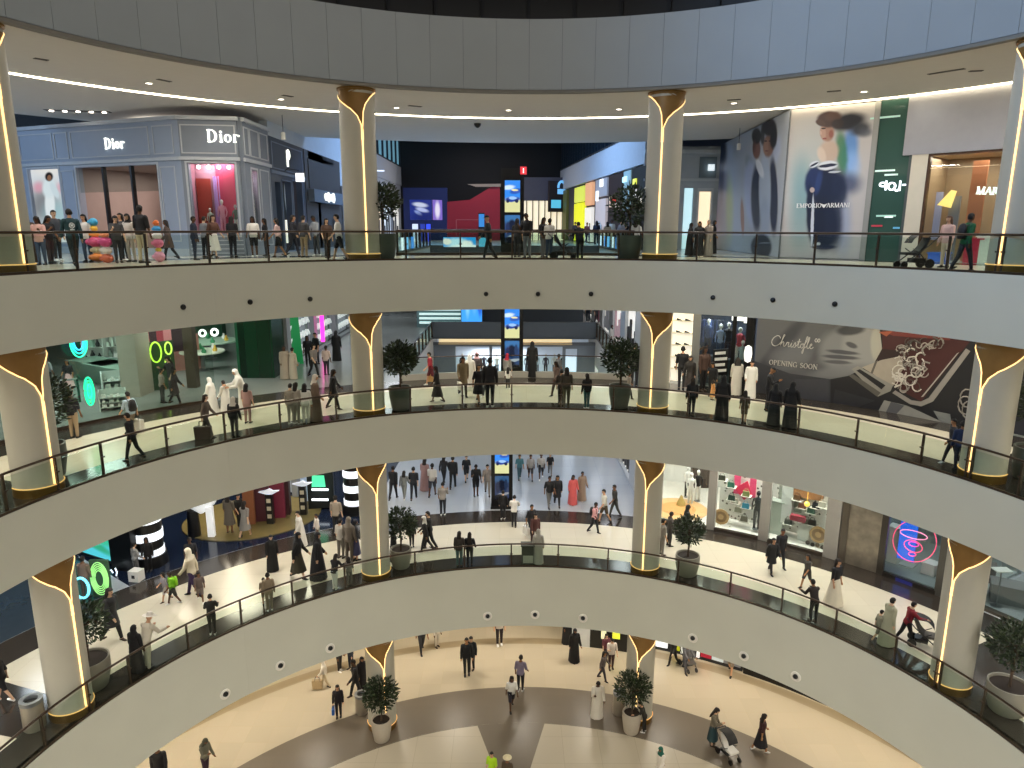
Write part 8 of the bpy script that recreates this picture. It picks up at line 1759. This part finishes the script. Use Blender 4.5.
P(422, 652, 618, 0, 'man', 'walk', 20, '24262c', '1d1f24', 'person cut off by the parapet, left one behind the brown band')
P(499.5, 645, 609, 0, 'man', 'stand', 5, 'c9beb0', '2a2226', 'person cut off by the parapet, middle one in plum trousers')
P(437, 647, 619, 0, 'woman', 'stand', 40, 'c8bfae', 'bfb6a6', 'person in pale clothes cut off by the parapet near a wall', True)
P(467, 675, 638, 0, 'man', 'stand', 5, '12161a', '101216', 'person in black uniform, nearer of a close pair', True)
P(471.5, 670, 636.5, 0, 'man', 'stand_b', -15, '141a20', '111418', 'person in black uniform, farther of a close pair', True)
P(520.5, 691, 656, 0, 'man', 'stand_b', 165, '7a7084', '17171b', 'person in lilac shirt with hand on hip, seen from behind')
P(511.5, 709, 675.5, 0, 'wshorts', 'walk', 10, 'dedcd4', '22202a', 'child in white tee walking on the brown band', skin='5a3c28')
P(574, 661, 628.5, 0, 'abaya', 'walk', 20, '0b0b0d', 'bk', 'black robed person sweeping along, ground floor')
P(567, 643, 609, 0, 'abaya', 'stand', 30, '101012', 'bk', 'black robed person cut off by the parapet')
P(602.5, 680, 651, 0, 'woman', 'walk', 60, '5e5656', '35323a', 'person in mauve grey on the cream floor left of the right column', True)
P(611, 669, 637.5, 0, 'man', 'phone', 5, 'd4ccc4', '3c2428', 'person in white tee and plum trousers left of the right column')
P(605.5, 661, 634, 0, 'woman', 'stand', 20, '6e3a44', '2e2428', 'person in dark rose behind the white tee, ground floor')
P(596.7, 717, 680, 0, 'robe', 'phone', 5, 'd8d2c4', 'wt', 'white robed person standing on the brown band', skin='5a3c28')
P(644, 732, 702, 0, 'man', 'lean', -100, '2a2822', '24211d', 'person in dark clothes bending beside the spiky tree pot', True)
P(660, 781, 746, 0, 'hskirt', 'walk', -60, 'e0d8cc', 'dcd4c6', 'person with green headscarf and pale clothes on the right petal', True, '15584a')
P(492, 784, 752, 0, 'man', 'stand', -20, 'a8d41c', '1d3a5a', 'person in lime high visibility vest at the bottom edge', False)
P(507, 791, 757, 0, 'hat', 'stand', 160, '4a3c2c', 'dg', 'person in cream sun hat at the bottom edge', head='ded2ae')
P(673, 665, 636, 0, 'man', 'walk', -60, '1d1e1c', '1a1a1c', 'person in black by the shop row right of the right column', True)
P(685, 672, 642, 0, 'man', 'push', 20, '5a5a5e', '4a4a50', 'person in grey behind the grey stroller, ground floor', True)
P(730, 674, 640, 0, 'shorts', 'walk_b', -30, 'a89a86', '8a7c68', 'person in tan shorts cut off by the parapet, ground floor right')
P(712, 745, 707, 0, 'skirt', 'phone', 60, '6e6656', '1d3a40', 'person in khaki top and dark teal skirt raising a phone', True)
P(760, 751, 713, 0, 'skirt', 'walk', 90, '3a1c1e', '17171a', 'person in maroon top and black skirt walking right, ground floor')
# white round emblem on the back of the teal sweatshirt
t = PEOPLE['teal']; b = body('walk'); mb = MB(b.T @ Matrix.Translation((0, .0, 1.25)))
for j in range(10): bow(mb, 0, 0, .08, .09, 36*j, 36*j+30, .03, .03, y0=.133, y1=.143, n=3)
mb.plate([(-.03, -.03), (.03, -.03), (.035, .04), (-.035, .04)], .133, .143)
mb.box(-.06, .06, .132, .141, -.14, -.11); o = link('printed_emblem', mb.mesh('printed_emblem', [mat('dfe4e4')]), t, world=False); 
# ================================================================== LIGHT
WARM = (1.0, .90, .76); NEUT = (1.0, .96, .90); COOL = (.52, .74, 1.0)
def downs(k, rho, angs, e, col, z, spread=PI, size=.6):
    for a in angs:
        area('gallery_downlight', pol(a, rho, z), size, e, col, spread=spread)
ANG = list(range(-88, 89, 11))
downs(0, 18.3, ANG, 100, WARM, CE[0]-.05)
downs(1, 17.2, ANG, 88, NEUT, CE[1]-.05)
downs(2, 17.2, ANG, 92, (1, .94, .80), CE[2]-.05)
downs(3, 17.4, ANG, 110, NEUT, CE[3]-.05)
NEAR = list(range(100, 261, 20))          # the galleries on the side of the atrium the picture is taken from
downs(0, 16.5, NEAR, 260, WARM, CE[0]-.05)
downs(1, 15.6, NEAR, 360, NEUT, CE[1]-.05)
downs(2, 15.6, NEAR, 300, NEUT, CE[2]-.05)
# daylight through the round skylight, and the skylit corridor
area('skylight', (-8, -4, 35.4), 8, 760, (.32, .58, 1.0), rot=(0, R(-70), R(20)), spread=R(80))
area('atrium_lamps', (0, 0, 33.8), 20, 1300, (1, .93, .84))
area('corridor_skylight', (-2.5, 37, 32.0), 9, 2800, (.34, .58, 1.0), shape='RECTANGLE', size_y=6)
area('left_skylight', (-30, 32, 33.5), 12, 2500, (.5, .72, 1.0)); area('left_skylight', (-36, 8, 30), 8, 1800, (.5, .72, 1.0), rot=(0, R(-70), 0))
for y in (24, 29, 36, 44): area('corridor_lamp', (-9, y, CE[1]-.06), 2.2, 75, (.9, .93, 1)); area('corridor_lamp', (6, y, CE[1]-.06), 1.6, 65, (.9, .93, 1)); area('corridor_lamp', (-9, y, CE[2]-.06), 2, 90, (.9, .95, 1)); area('corridor_lamp', (6, y, CE[2]-.06), 1.4, 90, (.9, .95, 1))
area('end_lamp', (-4, 54, 31), 3, 500, (1, .85, .8))
w = bpy.data.worlds.new('world'); SC.world = w; w.use_nodes = True
w.node_tree.nodes['Background'].inputs[0].default_value = (.35, .5, .8, 1); w.node_tree.nodes['Background'].inputs[1].default_value = .05
# ================================================================== CAMERA
cd = bpy.data.cameras.new('camera'); cam = bpy.data.objects.new('camera', cd); COL.objects.link(cam)
cd.sensor_width = 36; cd.lens = F_PX/1024*36; cd.clip_start = .05; cd.clip_end = 400
cam.matrix_world = Matrix.Translation(CAM) @ Matrix.Rotation(PI/2-PITCH, 4, 'X') @ Matrix.Rotation(ROLL, 4, 'Z')
SC.camera = cam
SC.view_settings.view_transform = 'Standard'; SC.view_settings.look = 'None'; SC.view_settings.gamma = 1; SC.view_settings.exposure = -0.1
SC.view_settings.use_curve_mapping = False
SC.cycles.use_denoising = True; SC.cycles.max_bounces = 6; SC.cycles.transparent_max_bounces = 16; SC.cycles.diffuse_bounces = 3; SC.cycles.glossy_bounces = 3
SC.cycles.sample_clamp_indirect = 6.0; SC.cycles.caustics_reflective = False; SC.cycles.caustics_refractive = False
bad = [l for l, n in LABELS.items() if len(n) > 1]
if bad: print('DUPLICATE LABELS', bad[:20])
long_ = [l for l in LABELS if not 4 <= len(l.split()) <= 16]
if long_: print('LABEL LENGTH', long_[:20])
